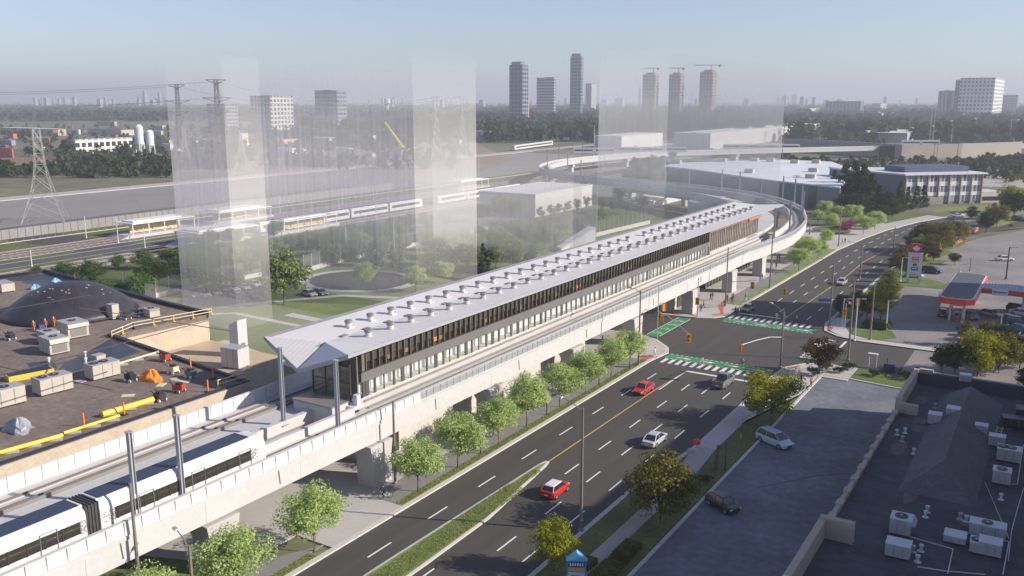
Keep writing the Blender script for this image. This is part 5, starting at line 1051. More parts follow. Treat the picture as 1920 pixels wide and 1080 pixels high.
# ================================================================== FENCES, WALLS, SHELTERS, PYLONS on the left
def fence(name, label, pts, h, step, m, wall=None, wallh=0.8, pw=0.12, cat='fence', glass=None):
    t = T(name, label, cat, (pts[0][0],pts[0][1],0))
    if wall:
        b = MB(); b.sweep(pts, [(-0.15,0),(-0.15,wallh),(0.15,wallh),(0.15,0)]); b.build('wall', wall, t)
    b = MB()
    for i in range(len(pts)-1):
        a = Vector(pts[i][:2]); c = Vector(pts[i+1][:2]); L = (c-a).length; n = max(1,int(L/step))
        for k in range(n): q = a+(c-a)*k/n; b.box(q.x-pw/2,q.x+pw/2,q.y-pw/2,q.y+pw/2,0,h)
    o = b.build('post', m, t); 
    if (sum((Vector(pts[i+1][:2])-Vector(pts[i][:2])).length for i in range(len(pts)-1)))/step > 1: o.name = 'posts'
    if glass:
        b = MB(); b.sweep(pts, [(-0.02,wallh),(-0.02,h*0.96),(0.02,h*0.96),(0.02,wallh)]); b.build('panel', glass, t)
    return t
PANG = glassmat('fence_glass',(0.30,0.33,0.32),0.16,0.2); TPOST = plain('timber_post',(0.36,0.32,0.25),0.7)
fence('screen_fence','low white wall with tall posts running from the domed roof along the parked cars',[G(232,545),G(293,558),G(365,541),G(490,518)],4.2,3.2,TPOST,CONC,1.0,0.16,glass=PANG)
fence('screen_fence','tall posts on a low white wall past the turning circle and park trees',[G(570,512),G(640,492),G(700,478),G(760,466),G(860,444),G(920,430)],4.6,3.0,TPOST,CONCW,1.2,0.16,glass=PANG)
fence('screen_fence','row of tall pale posts behind the trees left of the white ramp',[G(880,445),G(935,440),G(990,438)],5.0,3.0,TPOST,None,0.2,0.16)
fence('screen_fence','posts on a low wall from the white ramp to the second white block',[G(1095,450),G(1150,436),G(1218,420)],5.0,3.0,TPOST,CONCW,1.3,0.16)
fence('barrier_fence','long pale barrier along the far side of the rail lawn',[(-268,-60),(-268,640)],0.8,2.5,STEEL,KERB,0.2,0.06)
b = MB(); b.box(-276.2,-275.8,-60,330,0,3.0); b2 = MB(); t = T('noise_wall','long grey ribbed wall behind the ground level tracks','wall',(-276,60,0)); b.build('panel', mat('grey_noise_wall',(0.25,0.245,0.24),0.9,0.08,0.2), t)
for k in range(150): b2.box(-275.79,-275.70,-55+k*2.5,-54.88+k*2.5,0,3.02)
b2.build('ribs', mat('wall_rib',(0.19,0.185,0.18),0.9), t)
fence('barrier_fence','far white railed barrier where the grey yard meets the trees',[(-384,-100),(-383,640)],1.2,2.0,STEEL,CONC,0.3,0.08)
t = T('railway_track','two ballasted tracks behind the platforms','track',(-246,100,0))
def track(t, xs):
    for x in xs:
        b = MB(); 
        for k in (-0.72,0.72): b.box(x+k-0.06,x+k+0.06,-150,620,0.12,0.26)
        b.build('rail', RAILM, t)
        b = MB()
        for k in range(230): b.box(x-1.25,x+1.25,20+k*2.0-0.28,20+k*2.0+0.28,0.03,0.13)
        b.build('sleepers', plain('sleeper',(0.07,0.06,0.06),0.9), t)
track(t, (-250,-246,-242)); t['label'] = 'three ballasted tracks behind the nearest white shelter'
t = T('railway_track','pair of ballasted tracks nearest the row of green trees','track',(-216,100,0)); track(t, (-218.6,-213.5))
SHW = plain('shelter_white',(0.74,0.73,0.70),0.5)
def shelter(x0, x1, y0, y1, h, label):
    t = T('platform_shelter', label, 'shelter', ((x0+x1)/2,(y0+y1)/2,0)); n = int((y1-y0)/5)
    b = MB(); b.box(x0,x1,y0-1,y1+1,0,0.9); b.build('platform', CONC, t)
    b = MB(); b.box(x0-0.2,x1+0.2,y0,y1,h,h+0.3); b.box(x0+1.5,x1-1.5,y0+1.5,y1-4,h+0.3,h+0.75); b.build('roof', SHW, t)
    for k in range(n+1):
        for x in (x0+0.3,x1-0.3):
            b = MB(); y = y0+0.3+(y1-y0-0.6)*k/n; b.box(x-0.13,x+0.13,y-0.13,y+0.13,0,h); b.build('post', SHW, t)
    b = MB(); xc = (x0+x1)/2; b.box(xc-0.1,xc+0.1,y0+2,y1-4,0.9,h-0.8); b.build('back_panel', mat('warm_timber_panel',(0.50,0.40,0.24),0.7,0.15,0.4), t)
    b = MB(); b.box(xc+0.4,xc+0.9,y0+3,y1-6,1.2,1.4); b.build('bench', SHW, t)
    b = MB()
    for k in range(10): b.box(x0+0.3,x1-0.3,y0-1-0.3*k-0.3,y0-1-0.3*k,0,0.9-0.09*k)
    b.build('stair', CONC, t)
shelter(-253.4,-244.7,168.5,192,4.2,'white platform shelter nearest the left, in clear view with warm panels')
shelter(-256.8,-246.4,203,227,3.9,'white platform shelter behind the milky tower, second from the left at the back')
shelter(-220.8-2.5,-212.4,167.3,190,3.9,'white platform shelter in front inside the milky tower, partly behind trees')
shelter(-216.7,-211.4,199.5,224,3.8,'white platform shelter beside the standing ground train')
shelter(-252.8,-243.2,342,365,4.0,'white platform shelter furthest away, before the converging tracks')
for i, (u, vb, vt) in enumerate(((162,447,405),(60,500,468),(222,456,410),(272,465,427),(350,415,380),(372,424,385),(525,400,365),(585,398,365),(642,383,345),(636,398,375),(701,391,355),(705,410,378),(728,380,352),(753,385,350),(820,395,365),(898,330,290),(877,345,300),(838,368,345),(650,480,420),(740,500,415),(860,490,435),(524,480,432),(500,445,415))):
    pole(u,vb,vt,'%s thin white lamp post of those along the tracks, counting along the rails' % ordn(i),m=WSTEEL,r=0.11)
    C.objects['street_lamp' if i < 0 else list(C.objects.keys())[0]] if False else None
def pylon(p, h, wd, label, m, rz=0.6, r=0.13, arms=True, aw=1.0):
    t = T('transmission_pylon', label, 'pylon', (p[0],p[1],0)); b = MB(); a_, b_ = math.cos(rz), math.sin(rz)
    lev = [(0,1.0),(0.18,0.72),(0.34,0.48),(0.50,0.32),(0.62,0.24),(0.74,0.2),(0.86,0.18),(1.0,0.16)]
    def pt(k, s, c): z, f = lev[k]; x, y = wd/2*f*s, wd/2*f*c; return (p[0]+x*a_-y*b_,p[1]+x*b_+y*a_,z*h)
    cs = ((-1,-1),(1,-1),(1,1),(-1,1))
    for k in range(len(lev)-1):
        for i in range(4):
            n = (i+1) % 4
            b.tube([pt(k,*cs[i]),pt(k+1,*cs[i])],r,4); b.tube([pt(k,*cs[i]),pt(k+1,*cs[n])],r*.6,4); b.tube([pt(k,*cs[n]),pt(k+1,*cs[i])],r*.6,4); b.tube([pt(k+1,*cs[i]),pt(k+1,*cs[n])],r*.6,4)
    b.build('lattice', m, t)
    for z, L in ((0.66,0.42*aw),(0.80,0.5*aw),(1.0,0.34*aw)) if arms else ():
        b = MB(); 
        for s in (-1,1):
            e = (p[0]+s*wd*L*a_,p[1]+s*wd*L*b_,z*h); 
            for q in (-1,1): b.tube([(p[0]-q*wd*.09*b_,p[1]+q*wd*.09*a_,z*h),e],r*.7,4); b.tube([(p[0]-q*wd*.09*b_,p[1]+q*wd*.09*a_,z*h-0.05*h),e],r*.6,4)
        b.build('crossarm', m, t)
    return t
PYL = plain('pylon_grey',(0.40,0.40,0.40),0.6,0.3)
PYLD = plain('pylon_dark',(0.10,0.09,0.09),0.6,0.3)
pylon((-307,177.5),32,13.5,'pale lattice pylon standing on the grey yard at the left',PYL,0.9,0.11,False)
pylon(FAR(333,620),52,11,'dark lattice pylon inside the milky tower, left of two',PYLD,r=0.28,aw=1.5); pylon(FAR(407,560),54,12,'dark lattice pylon inside the milky tower, right of two',PYLD,r=0.28,aw=1.5)
pylon(G(820,312),44,9,'pale lattice pylon in the middle distance left of another',PYL); pylon(G(868,310),44,9,'pale lattice pylon in the middle distance, right of two',PYL)
pylon(G(350,318),26,9,'low pale lattice pylon at the yard edge inside the milky tower',PYL); pylon(G(455,320),24,9,'low pale lattice pylon right of the one inside the milky tower',PYL)
b = MB()
def wire(b, a, c, sag, r=0.05):
    a, c = Vector(a), Vector(c); b.tube([a.lerp(c,k/14)-Vector((0,0,sag*4*(k/14)*(1-k/14))) for k in range(15)], r, 4)
pa = FAR(333,620); pc = FAR(407,560); pd = FAR(-500,700); pe = G(820,312); pf = G(868,310); pg_ = FAR(-500,640)
for z in (33,41,51): wire(b,(pd.x,pd.y,z-2),(pa.x,pa.y,z),5,0.10); wire(b,(pa.x,pa.y,z),(pe.x,pe.y,z*.85),9,0.10)
for z in (35,43,53): wire(b,(pg_.x,pg_.y,z-4),(pc.x,pc.y,z),5,0.10); wire(b,(pc.x,pc.y,z),(pf.x,pf.y,z*.83),9,0.10)
tag(b.build('power_line', plain('wire',(0.35,0.36,0.34),0.6)),'long sagging power wires strung between the dark and the pale lattice pylons','power line')
# ================================================================== LEFT BUILDING WITH THE DOME
LZ = 8.0
lb = T('domed_building','low industrial building at left with a dark shallow dome on its flat roof','building',(-125,70,0))
LP_ = [(-83,71.2),(-82.8,5),(-200,5),(-176,85),(-173.5,99.3),(-131,93.8),(-116.4,92.5),(-117.6,76.0)]
LROOF = mat('worn_brown_roof',(0.178,0.142,0.120),0.95,0.22,0.16,var2=0.22,scale2=1.4)
m = MB(); m.prism(LP_,0,LZ-0.9); m.build('wall', TAN, lb)
m = MB(); m.prism([(p[0]+(0.0),p[1]) for p in LP_],LZ-0.9,LZ); m.build('roof', LROOF, lb)
PARD = mat('dark_parapet_membrane',(0.022,0.025,0.035),0.55,0.2,0.5)
m = MB(); loop = LP_+[LP_[0]]
m.sweep([LP_[1],LP_[0],LP_[7]], [(-0.6,LZ-0.2),(-0.6,LZ+0.35),(0.1,LZ+0.35),(0.1,LZ-0.2)]); m.sweep([LP_[6],LP_[5],LP_[4],LP_[3]], [(-0.6,LZ-0.2),(-0.6,LZ+0.55),(0.1,LZ+0.55),(0.1,LZ-0.2)]); m.build('parapet', PARD, lb, fix=True)
m = MB(); m.sweep([LP_[1],LP_[0]], [(0.1,LZ-1.1),(0.1,LZ+0.2),(0.35,LZ+0.2),(0.35,LZ-1.1)]); m.build('cornice', TAN, lb, fix=True)
m = MB(); m.box(-83,-82.62,5,71,4.5,LZ-2.2); m.build('window_strip', plain('dark_window',(0.03,0.035,0.05),0.2), lb)
dm = MB(); dc = (-136.8,81.6); prof = [(10.4*math.sin(a*R(41)/10)/math.sin(R(41)), 5.0*(math.cos(a*R(41)/10)-math.cos(R(41)))/(1-math.cos(R(41)))) for a in range(10,0,-1)]
dm.lathe((dc[0],dc[1],LZ+0.02), prof+[(0.05,5.0)], 48); dm.build('dome', mat('dome_membrane',(0.033,0.031,0.038),0.45,0.35,0.5,bump=0.35,var2=0.35,scale2=5), lb, smooth=True)
m = MB(); wr2 = random.Random(4)
for k in range(16):
    a = wr2.uniform(-1.9,0.8); q = wr2.uniform(3,7); x, y = dc[0]+q*math.cos(a), dc[1]+q*math.sin(a); zt = LZ+5.0*(1-(q/10.4)**2)*1.0+0.05; m.obox((x,y),wr2.uniform(.2,.6),wr2.uniform(.2,.5),zt-0.1,zt+0.08,a)
m.build('patch', plain('pale_patch',(0.36,0.28,0.24),0.8), lb)
STAIN = mat('wet_roof_patch',(0.026,0.03,0.045),0.35,0.3,0.3)
for poly in ([G(210,634,LZ),G(150,668,LZ),G(120,680,LZ),G(105,700,LZ),G(140,697,LZ),G(215,676,LZ),G(262,660,LZ)],[G(50,680,LZ),G(100,676,LZ),G(108,690,LZ),G(60,700,LZ)],[G(88,513,LZ),G(40,530,LZ),G(100,540,LZ),G(150,532,LZ)]): MB().sheet(poly, LZ+0.006).build('wet_patch', STAIN, lb)
m = MB()
for a, c in (((160,690),(440,745)),((0,760),(330,690)),((20,850),(400,720)),((0,700),(180,660))):
    m.sweep([G(*a,LZ),G(*c,LZ)], [(-0.12,LZ+0.004),(-0.12,LZ+0.02),(0.12,LZ+0.02),(0.12,LZ+0.004)])
m.build('roof_seam', mat('roof_seam_tar',(0.11,0.088,0.075),0.9,0.1,0.5), lb)
# low annex with beige membrane
an = T('annex_building','low beige flat annex in the notch of the domed building behind the yellow rails','building',(-118,85,0))
m = MB(); m.prism([(-117.3,75.8),(-116.2,92.6),(-100,92),(-98,80),(-96,75),(-84,71.4)],0,3.6); m.build('wall', TAN, an); m = MB(); m.prism([(-117.25,75.9),(-116.15,92.5),(-100.1,91.9),(-98.1,80),(-96.1,75.1),(-84,71.5)],3.6,3.68); m.build('roof', mat('beige_membrane',(0.46,0.37,0.26),0.9,0.12,0.3,var2=0.08,scale2=2), an)
CONDB = mat('beige_cabinet',(0.46,0.42,0.36),0.6,0.08,1.0,objc=True); CONDT = mat('grey_cabinet_top',(0.34,0.34,0.35),0.6,0.08,1.0,objc=True)
def hvac(p, z, L, W, H, rz, label, fans=2, top=None, body=None, slope=True, cat='rooftop unit', name='rooftop_unit', group=None):
    e = T(name, label, cat, (p[0],p[1],z), group); e.rotation_euler = (0,0,R(rz))
    def put(nm, b, mt):
        me = bpy.data.meshes.new(nm); me.from_pydata(b.v, [], b.f); me.materials.append(mt); o = bpy.data.objects.new(nm, me); C.objects.link(o); o.parent = e; return o
    b = MB(); b.box(-L/2,L/2,-W/2,W/2,0.18,H); put('cabinet', b, body or CONDB)
    b = MB(); b.box(-L/2-0.03,L/2+0.03,-W/2-0.03,W/2+0.03,H,H+0.06); put('top_panel', b, top or CONDT)
    for k in range(fans):
        b = MB(); x = -L/2+L*(k+0.6)/(fans+0.8 if fans > 1 else 1.25); b.lathe((x,0,H+0.06),[(min(.55,W*.32),0),(min(.55,W*.32),0.08)],14); f_ = put('fan', b, DARK)
        b = MB(); b.lathe((x,0,H+0.14),[(0.12,0),(0.12,0.03)],8); q = put('fan_hub', b, STEEL); q.parent = f_
    if slope:
        b = MB(); b.box(L/2,L/2+0.05,-W*0.38,W*0.38,0.35,H*0.72); put('grille', b, GREYP)
        b = MB(); b.hull8([(L/2,-W/2,H*0.74),(L/2+0.35,-W/2,H*0.74),(L/2+0.35,W/2,H*0.74),(L/2,W/2,H*0.74)],[(L/2,-W/2,H),(L/2+0.12,-W/2,H),(L/2+0.12,W/2,H),(L/2,W/2,H)]); put('hood', b, body or CONDB)
    b = MB()
    for s in (-1,1): b.box(-L/2+0.1,L/2-0.1,s*W*0.38-0.08,s*W*0.38+0.08,0,0.18)
    put('skid', b, DARK)
    b = MB(); b.box(-L*0.15,-L*0.13,-W/2-0.02,-W/2-0.005,0.3,H-0.1); b.box(L*0.2,L*0.22,-W/2-0.02,-W/2-0.005,0.3,H-0.1); put('panel_joint', b, GREYP)
    return e
def gz(u, v): g = G(u,v,LZ); return (g.x,g.y)
hvac(gz(138,630),LZ,3.6,3.0,2.3,-8,'large beige rooftop unit with open grille in front of the dome',1)
hvac(gz(103,660),LZ,3.4,2.6,2.2,-8,'large beige rooftop unit with grille, front one of the pair below the dome',1)
hvac(gz(92,642),LZ,3.0,2.0,1.7,-8,'low grey topped rooftop unit behind the front pair, near the workers',1,slope=False)
hvac(gz(193,706),LZ,3.5,2.2,1.9,85,'beige twin fan rooftop unit nearest the yellow rail',2,slope=False)
hvac(gz(100,734),LZ,3.8,2.2,2.0,85,'beige twin fan rooftop unit in the middle of the dark roof',2,slope=False)
hvac(gz(6,760),LZ,4.2,2.2,2.1,85,'beige rooftop unit cut by the left edge of the picture',2,slope=False)
hvac(gz(8,545),LZ,4.5,2.2,1.6,-10,'long beige rooftop unit at the left edge behind the dome',0,slope=False)
hvac(gz(213,598),LZ,1.5,1.2,2.4,0,'upright pale unit standing at the right foot of the dome',0,slope=False); hvac(gz(284,594),LZ,2.4,1.7,1.4,-8,'white small unit with a dark square at the end of the pipe rail',1,slope=False)
hvac(gz(215,755-0),LZ,0.1,0.1,0.1,0,'x') if False else None
hvac((-101.2,84.6),3.68,3.2,2.4,3.0,8,'white tall cabinet on the beige annex beside the grey stair tower',0,body=CONCW,slope=False)
YELP = plain('yellow_guard',(0.66,0.47,0.05),0.5); YPIP = plain('yellow_tube',(0.80,0.55,0.01),0.45); CREAM = plain('cream_rail',(0.66,0.58,0.40),0.6)
def rail(pts, z, label, h=1.0, m=CREAM):
    t = T('guard_rail', label, 'guard rail', (pts[0][0],pts[0][1],z)); b = MB()
    for dz in (h*0.5,h): b.tube([(p[0],p[1],z+dz) for p in pts],0.07,5)
    b.build('rail', m, t)
    for i in range(len(pts)-1):
        n = max(1,int((Vector(pts[i+1][:2])-Vector(pts[i][:2])).length/2.6))
        for k in range(n+1):
            q = Vector(pts[i][:2]).lerp(Vector(pts[i+1][:2]),k/n); b = MB(); b.box(q.x-.06,q.x+.06,q.y-.06,q.y+.06,z,z+h); b.box(q.x-.25,q.x+.25,q.y-.2,q.y+.2,z,z+0.08); b.build('stanchion', YELP, t)
rail([gz(210,634),gz(250,617),gz(397,590)],LZ,'cream and yellow guard rail along the roof edge above the beige annex')
rail([gz(409,728),gz(462,712)],LZ,'yellow and white guard rail at the right tip of the roof')
def pipe(a, c, z, r, label, m=YPIP):
    t = T('yellow_pipe', label, 'pipe', (*a,z)); b = MB(); b.tube([(*a,z+.35),(*c,z+.35)],r,8); b.build('tube', m, t)
    for k in (0.15,0.5,0.85):
        q = Vector(a).lerp(Vector(c),k); b = MB(); b.obox(q,1.6,0.22,z,z+.22,0.9); b.build('block', CONC, t)
pipe(gz(192,783),gz(288,754),LZ,0.34,'thick yellow tube lying along the roof edge'); pipe(gz(120,818),gz(224,785),LZ,0.17,'thin yellow tube on blocks, middle of the roof edge'); pipe(gz(0,855),gz(118,822),LZ,0.22,'yellow tube at the left end of the roof edge')
pipe(gz(215,689),gz(298,664),LZ,0.14,'pale yellow tube on the roof behind the twin fan unit',CREAM)
b = MB(); c = gz(56,706); t = T('skip_box','yellow edged dark roof tray near the left of the roof','tray',(*c,LZ)); b.obox(c,1.9,5.2,LZ,LZ+0.7,R(-14)); b.build('body', YELP, t); b = MB(); b.obox(c,1.6,4.9,LZ+0.7,LZ+0.76,R(-14)); b.build('cover', PARD, t)
def tarp(c, z, s, m, label, seed=2, name='tarp'):
    r = random.Random(seed); b = MB(); n = 14; vs = []; 
    for i in range(7):
        f = i/6; 
        for k in range(n): a = 2*math.pi*k/n; q = s*(1-f**1.6)*(1+0.25*math.sin(3*a+seed)+r.uniform(-.15,.15)); vs.append((c[0]+q*math.cos(a),c[1]+q*math.sin(a)*0.8,z+s*0.9*f+(0.15*s*math.sin(4*a) if 0 < i < 6 else 0)))
    b.add(vs,[(i*n+k,i*n+(k+1) % n,(i+1)*n+(k+1) % n,(i+1)*n+k) for i in range(6) for k in range(n)]+[tuple(range(6*n,7*n))]); o = recenter(b.build(name, m, smooth=False)); tag(o, label, 'tarp')
TARPO = plain('orange_tarp',(0.80,0.24,0.03),0.5); TARPB = plain('blue_tarp',(0.25,0.42,0.60),0.5)
tarp(gz(284,712),LZ,1.5,TARPO,'crumpled orange tarp heap on the dark roof'); tarp(gz(105,531),LZ,1.2,TARPB,'light blue sheet bundle behind the dome, right one',5); tarp(gz(67,542),LZ,1.1,TARPB,'light blue sheet bundle behind the dome, left one',6); tarp(gz(36,807),LZ,1.6,mat('grey_wrapped_pallet',(0.30,0.33,0.36),0.5,0.4,1.5),'grey plastic wrapped bundle at the lower left of the roof',9)
def machine(c, z, label, col, rz=0, cat='machine'):
    t = T('roofing_machine', label, cat, (*c,z)); b = MB(); b.obox(c,1.3,0.8,z+0.35,z+0.95,R(rz)); b.build('body', col, t)
    b = MB(); b.obox((c[0]+.1,c[1]),0.6,0.6,z+0.95,z+1.2,R(rz)); b.build('engine', DARK, t)
    for s in (-1,1):
        b = MB(); b.tube([(c[0]+s*.45,c[1]-.5,z+.2),(c[0]+s*.45,c[1]-.38,z+.2)],0.22,10); b.tube([(c[0]+s*.45,c[1]+.38,z+.2),(c[0]+s*.45,c[1]+.5,z+.2)],0.22,10); b.build('wheel', WSTEEL if col is not REDM else RIMM, t)
    b = MB(); b.tube([(c[0]-.6,c[1]-.3,z+.9),(c[0]-1.3,c[1]-.3,z+1.1),(c[0]-1.3,c[1]+.3,z+1.1),(c[0]-.6,c[1]+.3,z+.9)],0.05,5); b.build('handle', DARK, t)
machine(gz(310,677),LZ,'red wheeled roofing cart under the dark parapet',REDM); machine(gz(336,735),LZ,'red machine with a pale hose near the roof edge',REDM,20)
machine(gz(358,708),LZ,'green and white generator on the roof',plain('green_machine',(0.04,0.16,0.13),0.5)); machine(gz(325,700),LZ,'pale pallet load left of the green generator',CREAM); machine(gz(245,715),LZ,'black drum on its side left of the orange tarp',DARK); machine(gz(20,637),LZ,'small black cart at the left edge of the roof',DARK); machine(gz(237,599),LZ,'dark jumble of tools beside the upright pale unit',BRONZE); machine(gz(300,760-8),LZ,'dark motor at the end of the thick yellow tube',BRONZE)
machine(gz(262,594),LZ,'blue tool barrow beside the white small unit',plain('barrow_blue',(0.05,0.1,0.25),0.5)); machine(gz(75,620),LZ,'blue skip between the workers and the dome',plain('skip_blue',(0.03,0.07,0.28),0.5))
def marker(u, v, label, h=1.5):
    c = gz(u,v); t = T('safety_post', label, 'safety post', (*c,LZ)); b = MB(); b.box(c[0]-.07,c[0]+.07,c[1]-.07,c[1]+.07,LZ+.1,LZ+h); b.build('post', plain('safety_orange',(0.80,0.20,0.03),0.5) if 'SOR' not in globals() else SOR, t); b = MB(); b.box(c[0]-.35,c[0]+.35,c[1]-.3,c[1]+.3,LZ,LZ+.1); b.build('base', BLACK, t)
SOR = plain('safety_orange',(0.80,0.20,0.03),0.5)
for u, v, lab in ((158,800,'orange safety post beside the thin yellow tube'),(233,778,'orange safety post behind the thick yellow tube'),(390,735,'orange cone by the right tip of the roof'),(400,710,'orange marker with a white board near the annex edge'),(358,692,'orange marker behind the green generator'),(141,527,'orange marker on the far roof edge behind the dome')): marker(u,v,lab)
for u, v, lab, hm in ((64,622,'roof worker in orange nearest the left, by the blue skip','white'),(86,618,'roof worker in orange in the middle beside the blue skip','white'),(102,614,'roof worker in orange furthest right by the big beige unit','white')):
    person('stand', gz(u,v), 30, 'orange','orange', lab, z=LZ, group='roof workers', helmet=hm)
for u, v, lab in ((160,668,'small white plastic vent on the dark wet patch'),(92,680,'small white vent left of the dark wet patch'),(161,680,'second white vent by the dark wet patch')):
    c = gz(u,v); b = MB(); b.lathe((*c,LZ),[(.14,0),(.14,.5),(.22,.5),(.22,.65),(.05,.75)],10); tag(recenter(b.build('vent_pipe', WHITE)),lab,'vent')
hvac(gz(185,676),LZ,1.3,1.3,0.8,0,'small flat grey hatch on the dark wet patch',0,slope=False)
for i,(u,v) in enumerate(((150,715),(240,742),(270,704),(302,722),(328,712),(345,716))):
    c = gz(u,v); b = MB(); b.obox(c,1.4,0.9,LZ+.005,LZ+.06,i*.7); tag(recenter(b.build('insulation_board', CREAM if i % 2 else CONC)),'%s loose pale board lying on the dark roof, counting from the left' % ordn(i),'board')
# stair tower (pale square pillar) beside the annex
t = T('stair_tower','pale grey square tower with a slanted top beside the white cabinet','tower',(-104.5,88,0))
c = G(444,712); b = MB(); hh = HT(c,600); b.hull8([(c.x-1.0,c.y,0),(c.x+.9,c.y,0),(c.x+.9,c.y+1.8,0),(c.x-1.0,c.y+1.8,0)],[(c.x-1.0,c.y,hh-.9),(c.x+.9,c.y,hh),(c.x+.9,c.y+1.8,hh),(c.x-1.0,c.y+1.8,hh-.9)]); b.build('shaft', mat('pale_tower_clad',(0.50,0.51,0.53),0.6,0.05,0.4), t)
b = MB(); b.box(c.x+.9,c.x+.94,c.y+.5,c.y+1.3,3.7,5.8); b.build('door', GREYP, t)
# ================================================================== RIGHT FLAT-ROOFED SHOP
RZ = 4.9
sb = T('flat_roofed_shop','dark flat roofed shop building with cream parapet filling the lower right corner','building',(-7,95,0))
NAVY = mat('dark_roof_felt',(0.055,0.060,0.075),0.9,0.22,0.2,var2=0.25,scale2=0.7)
m = MB(); m.box(-15.2,3.0,40,126.8,0,RZ-0.3); m.build('wall', TAN, sb); m = MB(); m.box(-14.9,2.9,40.1,126.5,RZ-0.3,RZ); m.build('roof', NAVY, sb)
PARW = mat('cream_parapet',(0.42,0.37,0.29),0.85,0.10,0.8,var2=0.06,scale2=5)
m = MB(); m.box(-15.5,-14.9,112.6,127.1,RZ-1.5,RZ+1.7); m.box(-15.5,-13.2,126.5,127.1,RZ-1.5,RZ+1.7); m.box(-15.5,-14.7,112.2,112.6,RZ-1,RZ+1.7); m.box(-15.45,-12.9,111.6,112.19,RZ-.2,RZ+1.25)
m.box(-15.5,-14.9,40,74.4,RZ-1.5,RZ+1.7); m.box(-15.45,-12.6,74.41,75.0,RZ-.2,RZ+1.9); m.box(-15.4,-15.0,75.01,111.59,RZ-1.2,RZ+0.45); m.box(-13.19,3.2,126.5,127.0,RZ-1.5,RZ+1.4); m.box(2.6,3.2,40,126.49,RZ-1.5,RZ+0.9)
m.build('parapet', PARW, sb)
m = MB(); 
for k in range(11): y = 77.5+k*3.2; MB().box(-15.5,-14.85,y,y+1.1,RZ+0.45,RZ+0.62).build('coping_stone', PARW, sb)
m = MB(); m.box(-13.19,2.6,125.9,126.49,RZ+.01,RZ+1.35); m.hull8([(-14.89,125.0,RZ),(2.6,125.0,RZ),(2.6,125.89,RZ),(-14.89,125.89,RZ)],[(-14.89,125.8,RZ+1.3),(2.6,125.8,RZ+1.3),(2.6,125.89,RZ+1.3),(-14.89,125.89,RZ+1.3)]); m.build('parapet_lining', mat('navy_membrane',(0.022,0.028,0.042),0.7,0.15,0.5), sb)
HP = [G(1280+1240/3,720+590/3,RZ), G(1280+1640/3,720+695/3,RZ)]; RD = [(-7.9,93.6,RZ+2.0),(-8.2,120.8,RZ+2.0)]
m = MB(); y0 = 88.0; m.add([(-11.2,y0,RZ+.01),(-4.5,y0,RZ+.01),(-4.4,121.5,RZ+.01),(-11.4,121.5,RZ+.01),RD[0],RD[1]],[(0,1,4),(1,2,5,4),(2,3,5),(3,0,4,5)]); m.build('hip_roof', mat('shingle_felt',(0.105,0.107,0.115),0.9,0.15,0.4,var2=0.18,scale2=3), sb)
m = MB()
for k in range(34): y = 60+k*1.95; m.box(-14.8,2.5,y,y+0.05,RZ+.002,RZ+.014)
for x in (-13,-9.5,-6,-2.5): m.box(x,x+.05,42,86,RZ+.003,RZ+.015)
m.build('felt_lap', mat('felt_lap',(0.068,0.073,0.086),0.9,0.1,1), sb)
rs = random.Random(8); WFP = mat('sunlit_worn_felt',(0.12,0.108,0.095),0.95,0.35,0.9)  # worn felt patches; warm sunlight on the shaded roof is put into their colour
for cx, cy, rx, ry in ((-13.0,100,1.0,2.6),(-12.0,107,0.9,1.4),(-12.4,110,0.9,1.5),(-13.4,118,0.9,2.0),(-9.0,122,2.2,0.8),(-4,84,1.5,1.0),(-10,88,.7,3)):
    MB().sheet([(cx+rx*math.cos(a*math.pi/9)*rs.uniform(.6,1.15),cy+ry*math.sin(a*math.pi/9)*rs.uniform(.6,1.15)) for a in range(18)],RZ+.016).build('sunlit_worn_patch', WFP, sb)
def rz_(u, v): g = G(u,v,RZ); return (g.x,g.y)
r1p = lambda x, y: rz_(1280+x/3,720+y/3)
GB = mat('pale_cabinet',(0.42,0.43,0.44),0.6,0.08,1.0,objc=True); GT = mat('white_cabinet_top',(0.55,0.57,0.60),0.5,0.05,1.0,objc=True)
for i,(x,y,L,W,H,f,lab) in enumerate(((1225,835,1.7,1.7,1.5,1,'tall square condenser unit with one fan on the shop roof'),(1210,965,1.9,1.5,1.2,0,'pale box unit below the tall square condenser on the shop roof'),(1530,885,1.7,1.5,0.7,0,'flat square pale hatch in the middle of the shop roof units'),(1710,855,2.8,1.4,1.2,1,'long box condenser with one fan at the right of the shop roof'),(1725,955,1.7,1.5,1.2,0,'pale box under the long condenser at the right of the shop roof'),(1650,940,1.0,1.4,1.0,1,'small condenser left of the pale box at the right of the shop roof'),(1790,555,1.6,1.5,1.4,1,'square condenser by the roof pipe at the right edge'),(1830,430,2.2,1.6,1.4,2,'twin fan condenser at the right edge of the shop roof'),(1675,290,1.3,1.2,1.3,0,'upright unit on the light slope of the shop roof'),(1415,225,1.4,1.3,1.3,0,'white flue unit left of two on the far shop roof'),(1515,215,1.4,1.4,1.8,0,'taller white and blue flue unit right of two on the far shop roof'),(1540,235,0.9,0.9,1.1,0,'small silver duct box right of the flue unit'))):
    hvac(r1p(x,y),RZ,L,W,H,2,lab,f,top=GT,body=GB,slope=(i in (0,)))
for u, v, L, H, lab in ((1780,723,1.6,1.2,'white framed square unit against the navy parapet'),(1808,728,1.4,1.9,'white stacked unit against the navy parapet'),(1868,836,1.6,1.2,'pale blue box with dome tank by the roof ladder')):
    hvac(rz_(u,v),RZ,L,1.2,H,2,lab,0,top=GT,body=GB,slope=False)
